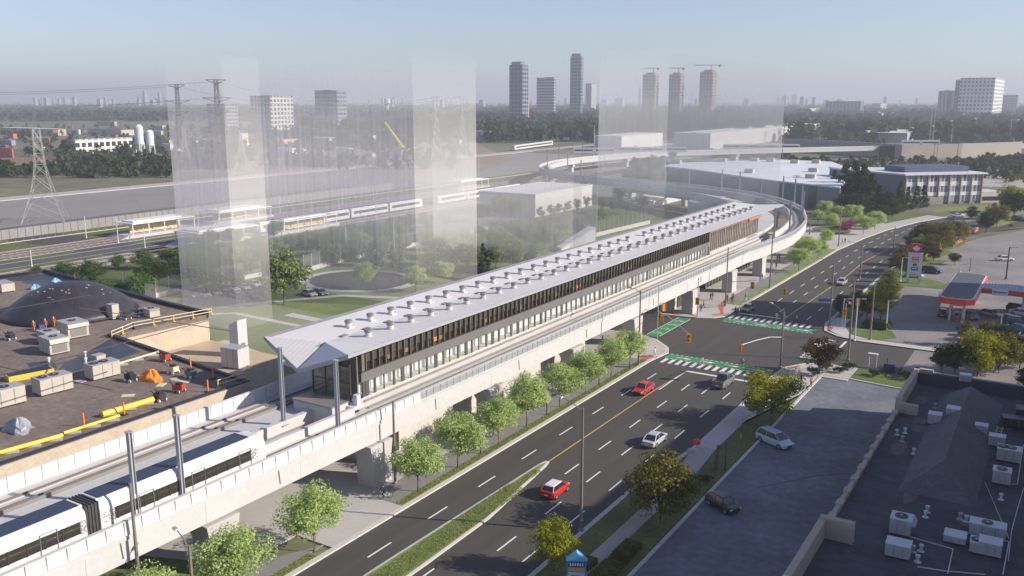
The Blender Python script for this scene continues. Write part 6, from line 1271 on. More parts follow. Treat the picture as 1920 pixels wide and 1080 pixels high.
for i,(x,y) in enumerate(((1205,285),(1250,275),(1235,322),(1300,392),(1495,292),(1420,135),(1375,720),(1365,748),(1560,760),(1595,775),(1790,650),(1295,945),(1340,940),(1320,1000))):
    c = r1p(x,y); b = MB(); b.lathe((*c,RZ),[(.3,0),(.12,.06),(.12,.45),(.2,.46),(.2,.6),(.03,.68)],10); tag(recenter(b.build('roof_vent', [GT,WSTEEL,STEEL][i % 3])),['low pipe vent near the cream parapet, left of a pair','white pipe vent near the cream parapet, right of a pair','squat pipe vent below the pair near the parapet','white pipe vent by the pale sunlit worn patch','short white vent pipe between hip roof and flue units','white vent beside the round sunlit worn patch','pipe vent in the dark blister on the near roof','lower pipe vent in the dark blister on the near roof','white pipe vent before the long condenser','turbine vent next to the long condenser','teal topped vent stack at the right of the roof','dark pipe vent under the flat hatch','second dark pipe vent under the flat hatch','silver turbine vent near the bottom edge'][i],'vent')
def cond(pts, label, r=0.05, m=None):
    b = MB(); b.tube([(*rz_(*p),RZ+0.12) for p in pts],r,5); tag(recenter(b.build('roof_pipe', m or WSTEEL)),label,'pipe')
z_ = lambda *q: [(1280+x/3,720+y/3) for x,y in q]
cond(z_((1250,858),(1520,935),(1490,1075)),'white gas pipe running right and down between the roof units'); cond(z_((1620,870),(1835,893),(1800,1079)),'pale pipe from the long condenser down the right of the roof'); cond(z_((1842,570),(1882,570),(1915,350)),'white pipe bending up beside the square condenser'); cond(z_((1918,590),(1885,700),(1850,830),(1830,1000)),'loose white cable snaking down the right edge of the roof',0.035); cond(z_((1700,560),(1760,700),(1835,880)),'dark seam pipe slanting down the roof',0.04,STEEL); cond(z_((1320,1035),(1480,1060),(1700,1079)),'thin pipe along the bottom edge of the roof')
t = T('roof_ladder','yellow ladder frame leaning by the dark burnt patch at the right','ladder',(*rz_(1873,835),RZ)); a = rz_(1860,832); c = rz_(1895,800)
b = MB()
for d in (0,0.5): b.tube([(a[0]+d,a[1],RZ),(a[0]+d+0.3,a[1]+1.9,RZ+1.5)],0.045,5)
b.build('stringer', YELP, t); b = MB()
for k in range(6): b.tube([(a[0]+k*.05,a[1]+.15+k*.31,RZ+.12+k*.245),(a[0]+.5+k*.05,a[1]+.15+k*.31,RZ+.12+k*.245)],0.03,4)
b.build('rung', YELP, t)
m = MB(); m.box(-3.0,2.5,110,119,RZ+.003,RZ+.02); m.build('burnt_area', mat('burnt_roof',(0.025,0.02,0.018),0.8,0.5,0.5), sb)
hvac((-1.2,116.5),RZ,3.4,2.0,1.6,4,'dark burnt machinery on the roof at the right edge',0,top=DARK,body=BRONZE,slope=False); hvac((-3.0,113.8),RZ,2.2,1.6,1.1,12,'dark blue scorched box left of the burnt machinery',0,top=plain('scorch_blue',(0.05,0.07,0.12),0.5),body=BRONZE,slope=False)
# unseen slabs added right of the frame to shade lot, roof and road
t = T('shade_slab','unseen tall plain slab added right of the frame to shade the parking lot','building',(30,105,0)); b = MB(); b.box(18,34,82,139.5,0,31); b.build('wall', gridmat('office_grid',(0.35,0.33,0.30),(0.05,0.06,0.08),3.0,3.2,0.65,0.55), t); b = MB(); b.box(17.8,34.2,81.8,139.7,31,31.5); b.build('roof', CONC, t)
t = T('shade_slab','unseen lower slab added right of the frame to shade the near roof','building',(30,50,0)); b = MB(); b.box(16,34,36,74,0,22); b.build('wall', gridmat('shade_slab_grid_b',(0.36,0.32,0.28),(0.05,0.06,0.08),2.6,3.2,0.6,0.55), t); b = MB(); b.box(15.8,34.2,35.8,74.2,22,22.4); b.build('roof', CONC, t)
t = T('shade_slab','unseen slim high slab added right of the frame to shade the service station and road','building',(42,212,0)); b = MB(); b.box(36,52,206,222,0,50); b.build('wall', gridmat('shade_slab_grid_c',(0.40,0.38,0.36),(0.05,0.06,0.08),3.0,3.2,0.65,0.55), t); b = MB(); b.box(35.8,52.2,205.8,222.2,50,50.5); b.build('roof', CONC, t)
# roadside pieces
t = T('pylon_sign','blue roofed tenant sign with rows of panels beside the small yellow green tree','sign',(G(1080,1120).x,G(1080,1120).y,0.1)); p = t.location; rz0 = R(28); sk1 = (HT(p,1033)-0.1)/4.65; sk0 = 0.74
def sb_(nm, sx, sy, z0, z1, mt, dx=0, dy=0): b = MB(); b.obox((p.x+dx*sk0*math.cos(rz0)-dy*math.sin(rz0),p.y+dx*sk0*math.sin(rz0)+dy*math.cos(rz0)),sx*sk0,sy,.1+(z0-.1)*sk1,.1+(z1-.1)*sk1,rz0); return b.build(nm, mt, t)
SBL = plain('sign_teal_blue',(0.05,0.26,0.42),0.4)
sb_('frame',2.3,0.5,0.1,3.9,SBL); sb_('panel',1.9,0.06,0.3,2.75,plain('sign_pale_panel',(0.50,0.50,0.58),0.5),0,-0.27); sb_('banner',1.95,0.06,2.85,3.2,plain('sign_orange',(0.60,0.30,0.12),0.5),0,-0.275); sb_('header',1.95,0.06,3.3,3.8,plain('sign_deep_blue',(0.03,0.09,0.30),0.5),0,-0.27)
b = MB(); ca, sa = math.cos(rz0), math.sin(rz0)
def rp(x, y, z): x *= sk0; return (p.x+x*ca-y*sa, p.y+x*sa+y*ca, .1+(z-.1)*sk1)
b.add([rp(-1.25,-.3,3.9),rp(1.25,-.3,3.9),rp(0,-.3,4.75),rp(-1.25,.3,3.9),rp(1.25,.3,3.9),rp(0,.3,4.75)],[(0,1,2),(5,4,3),(1,4,5,2),(0,2,5,3),(3,4,1,0)]); b.build('gable', plain('sign_light_blue',(0.12,0.42,0.62),0.4), t)
rs = random.Random(12)
for k in range(7):
    for q in range(7):
        if rs.random() < 0.8: sb_('lettering',0.17,0.03,0.55+k*0.30,0.71+k*0.30,plain('sign_ink',(0.06,0.05,0.14),0.5) if 'INK' not in globals() else INK,-0.78+q*0.25,-0.31) if k in () else None
INK = plain('sign_ink',(0.06,0.05,0.14),0.5)
for k in range(6): sb_('lettering_row',1.5-0.15*(k % 3),0.03,0.5+k*0.36,0.63+k*0.36,INK if k % 2 else REDM,-0.1+0.05*(k % 2),-0.305)
for q in range(6): sb_('letter',0.14,0.03,3.42,3.68,WHITE,-0.7+q*0.28,-0.31)
t = T('bus_stop_post','red topped white post on a small pad at the sidewalk edge','post',(G(1306,852).x,G(1306,852).y,0.1)); p = t.location
b = MB(); b.tube([(p.x,p.y,.1),(p.x,p.y,1.3)],0.12,6); b.build('post', WSTEEL, t); b = MB(); b.lathe((p.x,p.y,1.25),[(.2,0),(.42,.1),(.45,.5),(.15,.75)],10); b.build('cap', plain('signal_red',(0.75,0.06,0.02),0.5), t); b = MB(); b.box(p.x-1.1,p.x-.6,p.y-.3,p.y+.3,.1,.5); b.build('concrete_block', CONC, t)
t = T('tree_stump','bare brown broken trunk on the verge beside the thin lamp','stump',(G(1340,884).x,G(1340,884).y,0.1)); p = t.location; b = MB(); b.tube([(p.x,p.y,0),(p.x+.1,p.y+.1,1.6),(p.x+.25,p.y+.15,3.2)],.26,8,.16); b.build('trunk', BARK, t); b = MB(); b.tube([(p.x+.2,p.y+.15,2.6),(p.x+.5,p.y+.2,3.1)],.08,5,.03); b.build('branch', BARK, t)
b = MB(); c = G(1389,826); b.tube([(c.x,c.y,.1),(c.x,c.y,1.1)],.08,6); tag(recenter(b.build('marker_post', YELP)),'short yellow marker post on the verge by the sapling','post')
t = T('bench_shelter','pale frame shelter on the lawn by the cross street','shelter',(G(1635,690).x,G(1635,690).y,.1)); p = t.location; b = MB()
for dx in (-.55,.55): b.box(p.x+dx-.08,p.x+dx+.08,p.y-.08,p.y+.08,.1,2.3)
b.build('post', WSTEEL, t); b = MB(); b.box(p.x-.75,p.x+.75,p.y-.35,p.y+.35,2.3,2.42); b.build('roof', WSTEEL, t)
c = G(1667,697); t = T('utility_box','dark blue cabinet beside the thin lamp on the shop lawn','cabinet',(c.x,c.y,.1)); b = MB(); b.box(c.x-.8,c.x+.8,c.y-.4,c.y+.4,.1,1.3); b.build('cabinet', plain('cabinet_blue',(0.03,0.06,0.14),0.5), t); b = MB(); b.box(c.x-.02,c.x+.02,c.y-.43,c.y-.4,.2,1.2); b.build('door_joint', GREYP, t)
# ================================================================== SERVICE STATION
t = T('fuel_canopy','flat topped fuel canopy with a red rounded rim on a white pump column','canopy',(-16.5,196,0))
cz = 5.2; cut = 1.6
def oct_(x0,x1,y0,y1,c): return [(x0+c,y0),(x1-c,y0),(x1,y0+c),(x1,y1-c),(x1-c,y1),(x0+c,y1),(x0,y1-c),(x0,y0+c)]
b = MB(); b.prism(oct_(-19.7,-13.4,183.2,212.8,1.3),cz-1.05,cz); b.build('rim', plain('canopy_red',(0.72,0.055,0.025),0.35), t)
b = MB(); b.prism(oct_(-19.5,-13.6,183.5,212.5,1.2),cz,cz+.12); b.build('edge_trim', WSTEEL, t); b = MB(); b.prism(oct_(-19.3,-13.8,183.8,212.2,1.1),cz+.12,cz+.17); b.build('top', mat('canopy_top',(0.085,0.095,0.115),0.8,0.08,0.3), t)
b = MB(); b.box(-19.72,-19.3,184.5,186.5,cz-.9,cz+.5); b.build('logo_panel', WSTEEL, t)
for y in (187.5,207): b = MB(); b.box(-17.9,-17.5,y,y+2.2,.1,cz-.75); b.box(-15.6,-15.2,y,y+2.2,.1,cz-.75); b.build('column', WSTEEL, t)
for y in (187.5,207):
    b = MB(); b.box(-17.5,-15.6,y+.2,y+1.8,3.0,cz-.75); b.build('header', WSTEEL, t); b = MB(); b.box(-17.0,-16.1,y+.3,y+1.6,.1,2.0); q = b.build('pump', WSTEEL, t); b = MB(); b.box(-16.9,-16.2,y+.26,y+.3,.9,1.7); b.build('pump_screen', DARK, q); b = MB(); b.box(-17.0,-16.1,y+.24,y+.3,.15,.8); b.build('pump_panel', REDM, q)
t = T('store_canopy','long ribbed roof with a red fascia running right from the fuel canopy','canopy',(-5,201,0)); b = MB(); b.box(-13.3,14,196.5,203.5,cz-.1,cz+.15); b.build('roof', mat('ribbed_roof',(0.36,0.37,0.39),0.5,0.05,0.5), t)
b = MB(); 
for k in range(46): b.box(-13+k*.58,-12.85+k*.58,196.6,203.4,cz+.15,cz+.25)
b.build('rib', mat('roof_rib',(0.22,0.23,0.25),0.5), t); b = MB(); b.box(-13.3,14,196.1,196.49,cz-.8,cz+.2); b.build('fascia', plain('fascia_red',(0.50,0.045,0.03),0.4), t); b = MB(); b.box(-11.4,-8.6,195.9,196.09,cz-.9,cz+.4); b.build('logo_panel', WSTEEL, t); b = MB(); b.box(-11.2,-8.8,195.85,195.9,cz-.35,cz-.15); b.build('logo_text', plain('logo_blue',(0.05,0.08,0.2),0.5), t)
for x in (-6,2,10): b = MB(); b.box(x-.2,x+.2,199.8,200.2,.1,cz-.1); b.build('column', WSTEEL, t)
# price sign with maple leaf
sp_ = G(1712,531); t = T('price_sign','tall white two legged price sign with a red maple leaf top at the service station','sign',(sp_.x,sp_.y,.1)); rzs = R(8)
ca2, sa2 = math.cos(rzs), math.sin(rzs)
def sg(nm, x0, x1, y0, y1, z0, z1, mt):
    b = MB(); b.add([(sp_.x+x*ca2-y*sa2, sp_.y+x*sa2+y*ca2, z) for x,y,z in ((x0,y0,z0),(x1,y0,z0),(x1,y1,z0),(x0,y1,z0),(x0,y0,z1),(x1,y0,z1),(x1,y1,z1),(x0,y1,z1))],[(3,2,1,0),(4,5,6,7),(0,1,5,4),(1,2,6,5),(2,3,7,6),(3,0,4,7)]); return b.build(nm, mt, t)
SW = plain('sign_white',(0.60,0.63,0.68),0.4); sg('leg',-1.55,-0.95,-.3,.3,.1,2.2,SW); sg('leg',.95,1.55,-.3,.3,.1,2.2,SW); sg('body',-1.55,1.55,-.28,.28,2.2,7.2,SW); sg('header',-1.25,1.25,-.3,.3,7.3,9.3,plain('leaf_red',(0.55,0.02,0.02),0.4))
b = MB(); LF = [(0,1.0),(.18,.62),(.38,.72),(.30,.30),(.60,.52),(.66,.34),(.98,.36),(.86,.10),(.98,0),(.45,-.38),(.52,-.55),(.06,-.48),(.05,-.9),(-.05,-.9),(-.06,-.48),(-.52,-.55),(-.45,-.38),(-.98,0),(-.86,.10),(-.98,.36),(-.66,.34),(-.60,.52),(-.30,.30),(-.38,.72),(-.18,.62)]
def l2(x, y, z): return (sp_.x+x*ca2-y*sa2, sp_.y+x*sa2+y*ca2, z)
n = len(LF); b.add([l2(x*.85,-.36,8.25+y*.85) for x,y in LF]+[l2(x*.85,-.30,8.25+y*.85) for x,y in LF],[tuple(range(n-1,-1,-1))]+[(i,(i+1) % n,n+(i+1) % n,n+i) for i in range(n)]); b.build('maple_leaf', WHITE, t, fix=True)
sg('price_panel',-.75,.75,-.33,-.28,5.6,6.3,plain('price_red',(0.62,0.03,0.04),0.4)); sg('price_panel',-.75,.75,-.33,-.28,5.0,5.55,plain('price_orange',(0.62,0.28,0.05),0.4)); sg('logo_plate',-.75,.75,-.33,-.28,3.1,3.9,plain('plate_blue',(0.03,0.10,0.35),0.4))
b = MB(); b.add([l2(.5*math.cos(a*math.pi/8),-.33,4.45+.28*math.sin(a*math.pi/8)) for a in range(16)],[tuple(range(16))]); b.build('oval_logo', plain('oval_brown',(0.16,0.07,0.03),0.5), t)
for z, xs in ((5.85,(-.5,-.15,.2,.5)),(5.15,(-.5,-.15,.2,.5)),(3.4,(-.45,-.15,.15,.45))):
    for x in xs: sg('digit',x-.1,x+.1,-.35,-.33,z,z+.3,WHITE)
t = T('brick_planter','long low red brick planter wall beside the service station entrance','planter',(-24,183,0)); a = G(1678,543); c = G(1648,572); b = MB(); b.sweep([(a.x,a.y),(c.x,c.y),(c.x-3,c.y-2)],[(-.25,0),(-.25,1.0),(.25,1.0),(.25,0)]); b.build('wall', BRICK, t, fix=True); b = MB(); b.sweep([(a.x,a.y),(c.x,c.y),(c.x-3,c.y-2)],[(-.3,1.0),(-.3,1.12),(.3,1.12),(.3,1.0)]); b.build('coping', TAN, t, fix=True)
for i, (u0,v0,u1,v1,lab) in enumerate(((1733,482,1763,468,'orange brick wall above the lawn right of the price sign'),(1785,463,1802,453,'orange brick wall at the edge of the far lot, lower one'),(1783,452,1804,441,'orange brick wall at the edge of the far lot, upper one'),(1738,470,1762,460,'short orange wall among the thicket trees'),(1815,440,1832,433,'short orange brick wall nearest the far bend'),(1795,645,1822,650,'brick box around the column tree'),(1912,655,1920,662,'brick wall at the right edge by the white fence'))):
    a = G(u0,v0); c = G(u1,v1); t = T('brick_wall', lab, 'wall', (a.x,a.y,0)); b = MB(); b.sweep([(a.x,a.y),(c.x,c.y)],[(-.3,0),(-.3,1.1),(.3,1.1),(.3,0)]); b.build('wall', BRICK, t, fix=True); b = MB(); b.sweep([(a.x,a.y),(c.x,c.y)],[(-.36,1.1),(-.36,1.24),(.36,1.24),(.36,1.1)]); b.build('coping', plain('sandy_coping',(0.55,0.36,0.22),0.8), t, fix=True)
fence('picket_fence','white picket fence at the right edge beside the red brick wall',[G(1898,655),G(1912,640)],1.8,0.3,WSTEEL)
# ================================================================== HALL, TIMBER-FINNED BUILDING, WHITE BLOCKS
def sol(axis, fixed, u, lo, hi, z=0.0):
    for _ in range(60):
        m = (lo+hi)/2; uu = P(m,fixed,z)[0] if axis == 'x' else P(fixed,m,z)[0]
        if uu < u: lo = m
        else: hi = m
    return (lo+hi)/2
A_ = Vector((-58.5,392)); B_ = Vector((-32.5,417)); dn_ = (B_-A_).normalized(); nn_ = Vector((-dn_.y,dn_.x)); SH = 12.6
t = T('timber_finned_building','three storey white and glass building with orange timber fins and an overhanging flat roof','building',(A_.x,A_.y,0))
C_ = Vector((-85,406)); D_ = B_+nn_*26; Lf = (B_-A_).length; an_ = math.atan2(dn_.y,dn_.x)
b = MB(); b.prism([A_,B_,D_,C_+nn_*12,C_],0,SH-.6); b.build('wall', mat('blue_grey_cladding',(0.15,0.18,0.22),0.6,0.05,0.2), t)
b = MB(); b.prism([A_-dn_*.8-nn_*1.2,B_+dn_*1.5-nn_*1.2,D_+dn_*1.2,C_+nn_*13,C_-nn_*.6],SH-.6,SH); b.build('roof', mat('pale_roof_edge',(0.62,0.63,0.66),0.6,0.05,0.3), t)
b = MB(); b.prism([A_+dn_*4+nn_*6,B_-dn_*2+nn_*6,B_-dn_*2+nn_*20,A_+dn_*4+nn_*20],SH,SH+2.2); b.build('plant_screen', plain('navy_screen',(0.06,0.085,0.15),0.5), t)
def onf(s, o): q = A_+dn_*s-nn_*o; return (q.x,q.y)
for z0, z1, nm, mt in ((9.2,11.9,'window_row',TRG),(4.9,7.4,'window_row',TRG),(0.9,3.4,'window_row',TRG)):
    b = MB(); b.obox(onf(Lf/2,0.06),Lf-1,0.1,z0,z1,an_); b.build(nm, gridmat('finned_glass',(0.44,0.48,0.52),(0.13,0.18,0.24),2.4,20,0.7,1.0), t)
for z0, z1 in ((7.4,9.2),(3.4,4.9)): b = MB(); b.obox(onf(Lf/2,0.1),Lf-.6,0.2,z0,z1,an_); b.build('spandrel', plain('white_spandrel',(0.66,0.67,0.68),0.5), t)
b = MB(); b.obox(onf(Lf*.26,0.8),Lf*.45,1.4,0,2.9,an_); b.build('stone_wall', mat('grey_stone',(0.26,0.26,0.25),0.9,0.2,0.8), t)
for k in range(8): b = MB(); b.obox(onf(.3+k*(Lf-.6)/7,0.45),.34,0.8,0,SH-.6,an_); b.build('timber_fin', TIM, t)
b = MB(); b.prism([B_+dn_*.3,B_+dn_*11-nn_*1,B_+dn_*11+nn_*10,B_+dn_*.3+nn_*10],0,4.6); b.build('side_wing', plain('cream_wing',(0.56,0.54,0.49),0.7), t); b = MB(); q = B_+dn_*5.5-nn_*.6; b.obox((q.x,q.y),9,0.1,1.0,2.6,an_-.09); b.build('wing_window', TRG, t)
t = T('white_roofed_hall','very large low hall with a bright white flat roof behind the guideway bend','hall',(-110,430,0)); hz = 9.0
hp = [G(1243,311,hz),G(1300,317,hz),G(1375,328,hz),G(1460,339,hz),G(1575,351,hz),G(1592,330,hz),G(1610,322,hz),G(1560,303,hz),G(1465,299,hz),G(1380,301,hz),G(1270,305,hz)]
b = MB(); b.prism(hp,0,hz-.5); b.build('wall', gridmat('hall_wall',(0.22,0.24,0.27),(0.12,0.14,0.17),22,30,0.08,1), t); b = MB(); b.prism(hp,hz-.5,hz); b.build('roof', mat('hall_roof',(0.66,0.68,0.72),0.6,0.05,0.02,var2=0.04,scale2=0.3), t)
for i,(u,v) in enumerate(((1270,307),(1355,303),(1375,300),(1415,302),(1445,303),(1405,324),(1530,306),(1525,322),(1520,334),(1490,306))):
    g = G(u,v,hz); b = MB(); b.box(g.x-2,g.x+2,g.y-1.5,g.y+1.5,hz,hz+1.8); b.build('roof_unit', CONDB, t)
def block(x0,x1,y0,y1,h,label,m1,m2,name='flat_block'):
    t = T(name, label, 'building', ((x0+x1)/2,(y0+y1)/2,0)); b = MB(); b.box(x0,x1,y0,y1,0,h-.5); b.build('wall', m1, t); b = MB(); b.box(x0-.15,x1+.15,y0-.15,y1+.15,h-.5,h); b.build('roof', m2, t)
    b = MB(); b.box(x1,x1+.06,y0+(y1-y0)*.3,y0+(y1-y0)*.3+3,0,3); b.build('door', GREYP, t); return t
WB = mat('white_clad',(0.58,0.57,0.56),0.7,0.03,0.1); WBT = mat('white_deck',(0.60,0.60,0.60),0.7,0.04,0.05)
block(-189,-164.5,277,322,HT((-166.4,279),363),'plain white flat block with a grey shaded end behind the park',WB,WBT); block(-155,-141.5,331,366,HT((-141.5,334),376),'smaller plain white flat block left of the station roof end',WB,WBT)
c0 = G(1165,281); block(sol('x',c0.y,1113,-600,0),c0.x,c0.y,sol('y',c0.x,1242,c0.y,1500),HT(c0,255),'pale warehouse with a grey end behind the far curve',WB,WBT,'warehouse')
c0 = G(1331,281); block(sol('x',c0.y,1262,-700,200),c0.x,c0.y,sol('y',c0.x,1535,c0.y,3000),HT(c0,250),'very long pale warehouse with a dark gable behind the far train',mat('pale_warehouse',(0.46,0.45,0.43),0.8,0.05,0.05),WBT,'warehouse')
t = T('white_ramp','plain white sloping ramp wall above the station roof edge','ramp',(G(1045,475).x,G(1045,475).y,0)); a = G(1042,470); c = G(1090,462); b = MB(); b.hull8([(a.x,a.y,0),(a.x+3.5,a.y-3,0),(c.x+1.5,c.y+6,0),(c.x-2,c.y+8,0)],[(a.x,a.y,1.2),(a.x+3.5,a.y-3,1.2),(c.x+1.5,c.y+6,5.0),(c.x-2,c.y+8,5.0)]); b.build('ramp_wall', CONCW, t, fix=True)
b = MB(); b.hull8([(a.x+.4,a.y+.1,1.21),(a.x+3.2,a.y-2.4,1.21),(c.x+1.0,c.y+6,5.01),(c.x-1.6,c.y+7.6,5.01)],[(a.x+.4,a.y+.1,1.3),(a.x+3.2,a.y-2.4,1.3),(c.x+1.0,c.y+6,5.1),(c.x-1.6,c.y+7.6,5.1)]); b.build('deck', WHITE, t)
t = T('round_tank','low white round tank behind the station roof end','tank',(G(1330,400).x,G(1330,400).y,0)); p = G(1330,408); b = MB(); b.lathe((p.x,p.y,0),[(8,0),(8,6.0),(7.6,6.2)],32); b.build('shell', CONCW, t); b = MB(); b.lathe((p.x+4,p.y,6.2),[(1.5,0),(1.5,1.6)],12); b.build('hatch', WSTEEL, t)
t = T('long_retaining_wall','very long beige retaining wall across the right background with a dark opening','wall',(G(1690,296).x,G(1690,296).y,0))
wp = [G(1470,284),G(1560,288),G(1690,298),G(1800,296),G(1912,291)]; hw = [HT(wp[2],271)]*5
b = MB(); b.sweep([(p.x,p.y) for p in wp],[(-1,0),(-1,hw[2]),(1,hw[2]),(1,0)]); b.build('wall', mat('beige_wall',(0.34,0.31,0.275),0.9,0.06,0.05), t, fix=True)
b = MB(); a = G(1648,296); c = G(1678,297); q = (c-a); n_ = Vector((q.y,-q.x,0)).normalized()*1.3; b.hull8([a+n_,c+n_,c-n_*0.2,a-n_*0.2],[(v+Vector((0,0,hw[2]*.86))) for v in (a+n_,c+n_,c-n_*0.2,a-n_*0.2)]); b.build('dark_opening', plain('dark_opening',(0.03,0.025,0.02),0.8), t, fix=True)
def far_train(us, v, z, label, n):
    t = T('far_train', label, 'train', (G(us[0],v).x,G(us[0],v).y,0)); 
    for k in range(n):
        a = G(us[0]+(us[1]-us[0])*k/n,v,z); c = G(us[0]+(us[1]-us[0])*(k+.94)/n,v+(us[2]-v)*0,z); d = Vector((c.x-a.x,c.y-a.y)); q = Vector(((a.x+c.x)/2,(a.y+c.y)/2)); an = math.atan2(d.y,d.x)
        b = MB(); b.obox(q,d.length,3,z,z+3.4,an); car_ = b.build('car_body', TRW, t); b = MB(); b.obox(q,d.length*.9,3.05,z+1.4,z+2.4,an); b.build('window_band', TRG, car_)
far_train((1075,1155,0),287,8.0,'white train on the far curve, left part',2); far_train((1160,1290,0),285,8.0,'white train running along the far viaduct before the pale warehouse',3); far_train((1356,1500,0),279,6,'white train in front of the very long pale warehouse',4); far_train((1690,1762,0),272,hw[2],'small white train on top of the beige retaining wall',2)
t = T('far_train','white train climbing at the left of the far curve','train',(G(962,280).x,G(962,280).y,0)); a = G(962,281,1); c = G(1034,271,1); d = Vector((c.x-a.x,c.y-a.y)); an = math.atan2(d.y,d.x); q = ((a.x+c.x)/2,(a.y+c.y)/2); b = MB(); b.obox(q,d.length,3,1,4.6,an); cb = b.build('car_body', TRW, t); b = MB(); b.obox(q,d.length*.94,3.06,2.4,3.5,an); b.build('window_band', TRG, cb)
# ================================================================== MILKY MASSING BLOCKS
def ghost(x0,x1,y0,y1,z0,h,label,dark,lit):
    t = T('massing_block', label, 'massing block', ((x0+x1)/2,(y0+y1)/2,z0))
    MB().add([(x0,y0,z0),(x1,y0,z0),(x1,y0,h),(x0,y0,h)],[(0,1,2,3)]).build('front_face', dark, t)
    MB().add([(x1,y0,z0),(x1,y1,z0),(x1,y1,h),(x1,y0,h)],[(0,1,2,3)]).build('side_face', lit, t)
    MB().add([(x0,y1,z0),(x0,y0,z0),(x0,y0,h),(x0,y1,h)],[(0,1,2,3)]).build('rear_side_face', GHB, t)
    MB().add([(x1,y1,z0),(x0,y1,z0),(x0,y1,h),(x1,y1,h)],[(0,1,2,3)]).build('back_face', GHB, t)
GHB = ghostmat('veil_back',(0.65,0.64,0.65),0.07,0.01,2,48,0.1)
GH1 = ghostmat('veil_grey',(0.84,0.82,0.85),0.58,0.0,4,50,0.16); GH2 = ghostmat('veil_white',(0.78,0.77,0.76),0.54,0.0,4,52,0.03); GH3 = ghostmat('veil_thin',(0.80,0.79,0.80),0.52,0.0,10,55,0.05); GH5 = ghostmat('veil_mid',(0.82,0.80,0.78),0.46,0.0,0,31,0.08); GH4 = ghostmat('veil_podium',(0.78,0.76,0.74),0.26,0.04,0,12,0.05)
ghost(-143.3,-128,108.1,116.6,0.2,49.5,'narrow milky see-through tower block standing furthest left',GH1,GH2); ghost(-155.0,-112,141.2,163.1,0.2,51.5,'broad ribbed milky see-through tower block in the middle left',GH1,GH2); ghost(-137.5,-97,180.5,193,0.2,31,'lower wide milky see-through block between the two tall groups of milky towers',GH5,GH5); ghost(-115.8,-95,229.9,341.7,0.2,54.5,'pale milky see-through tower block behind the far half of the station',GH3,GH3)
ghost(-141,-84,98.5,300,0.2,9.4,'low wide milky see-through block under the two left tower blocks',GH4,GH4)
# ================================================================== TOWN AND TOWERS
def tower(u0, um, u1, vt, vb, label, m, roof=None, cat='tower block', name='tower_block', crown=None, cap=0.03, group=None, vb2=None):
    c = G(um,vb); x0 = sol('x',c.y,u0,c.x-900,c.x); y1 = sol('y',c.x,u1,c.y,c.y+3500) if u1 > um+.5 else c.y+(c.x-x0)*.8
    h = HT(c,vt); t = T(name, label, cat, (c.x,c.y,0), group); b = MB(); b.box(x0,c.x,c.y,y1,0,h); b.build('wall', m, t)
    r = roof or GREYP; b = MB(); w = c.x-x0; d = y1-c.y; b.box(x0-w*.01,c.x+w*.01,c.y-d*.01,y1+d*.01,h,h*(1+cap*.3)); b.build('roof', r, t)
    if crown: b = MB(); b.box(x0+w*crown[0],c.x-w*crown[1],c.y+d*.15,y1-d*.2,h*(1+cap*.3),h*(1+crown[2])); b.build('penthouse', m if len(crown) < 4 else crown[3], t)
    return t, x0, c, y1, h
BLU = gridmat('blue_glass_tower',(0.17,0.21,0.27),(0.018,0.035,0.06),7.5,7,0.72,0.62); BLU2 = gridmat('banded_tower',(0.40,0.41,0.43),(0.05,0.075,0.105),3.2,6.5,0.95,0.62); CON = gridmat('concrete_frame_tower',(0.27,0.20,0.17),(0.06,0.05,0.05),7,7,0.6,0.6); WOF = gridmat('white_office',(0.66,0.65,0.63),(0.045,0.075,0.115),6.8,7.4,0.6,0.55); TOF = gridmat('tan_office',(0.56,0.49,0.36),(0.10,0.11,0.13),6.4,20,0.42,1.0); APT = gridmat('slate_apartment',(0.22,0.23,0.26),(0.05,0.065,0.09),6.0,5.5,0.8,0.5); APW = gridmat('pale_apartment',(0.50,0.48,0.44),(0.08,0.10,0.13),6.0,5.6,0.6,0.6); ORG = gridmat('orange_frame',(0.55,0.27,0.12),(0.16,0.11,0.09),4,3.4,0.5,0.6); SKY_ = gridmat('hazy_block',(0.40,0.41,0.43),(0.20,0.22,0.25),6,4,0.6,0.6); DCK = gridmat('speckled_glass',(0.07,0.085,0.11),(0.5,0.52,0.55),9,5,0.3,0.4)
tower(955,979,990,122,233,'tall slim blue glass tower with stepped top, left one of the two slender towers',BLU,None,crown=(.1,.2,.06)); tower(979,987,992,176,231,'short orange framed tower under construction at the foot of the slim blue tower',ORG); tower(1006,1038,1042,146,222,'broad flat topped grey banded tower between the two slender blue towers',BLU2,crown=(.45,.05,.02)); tower(1068,1088,1092,106,224,'tallest slender dark blue tower in the skyline',BLU,crown=(.1,.15,.05)); tower(1097,1108,1117,157,215,'pale two toned slab right of the tallest slender tower',APW)
for (u0,um,u1,vt,vb,lab,cl) in ((1203,1226,1233,140,222,'concrete tower under construction nearest the left with a crane on top','left'),(1252,1273,1280,140,222,'brown concrete tower under construction in the middle of three','middle'),(1309,1333,1341,135,222,'brown concrete tower under construction furthest right of three','right')):
    t, x0, c, y1, h = tower(u0,um,u1,vt,vb,lab,CON,crown=(.25,.15,.05)); k = T('tower_crane','tower crane on top of the %s one of the three concrete towers' % cl,'crane',(c.x-8,c.y+8,h)); b = MB(); b.tube([(c.x-8,c.y+8,h),(c.x-8,c.y+8,h*1.15)],.9,4); b.build('mast', PYLD, k); b = MB(); L = 22 if cl != 'right' else 42; b.tube([(c.x-8-L*.75,c.y-L*.3,h*1.15),(c.x-8+L*.5,c.y+8+L*.3,h*1.155)],.8,4); b.build('jib', PYLD, k); b = MB(); b.obox((c.x-8+L*.4,c.y+8+L*.24),4,3,h*1.11,h*1.15); b.build('counterweight', PYLD, k)
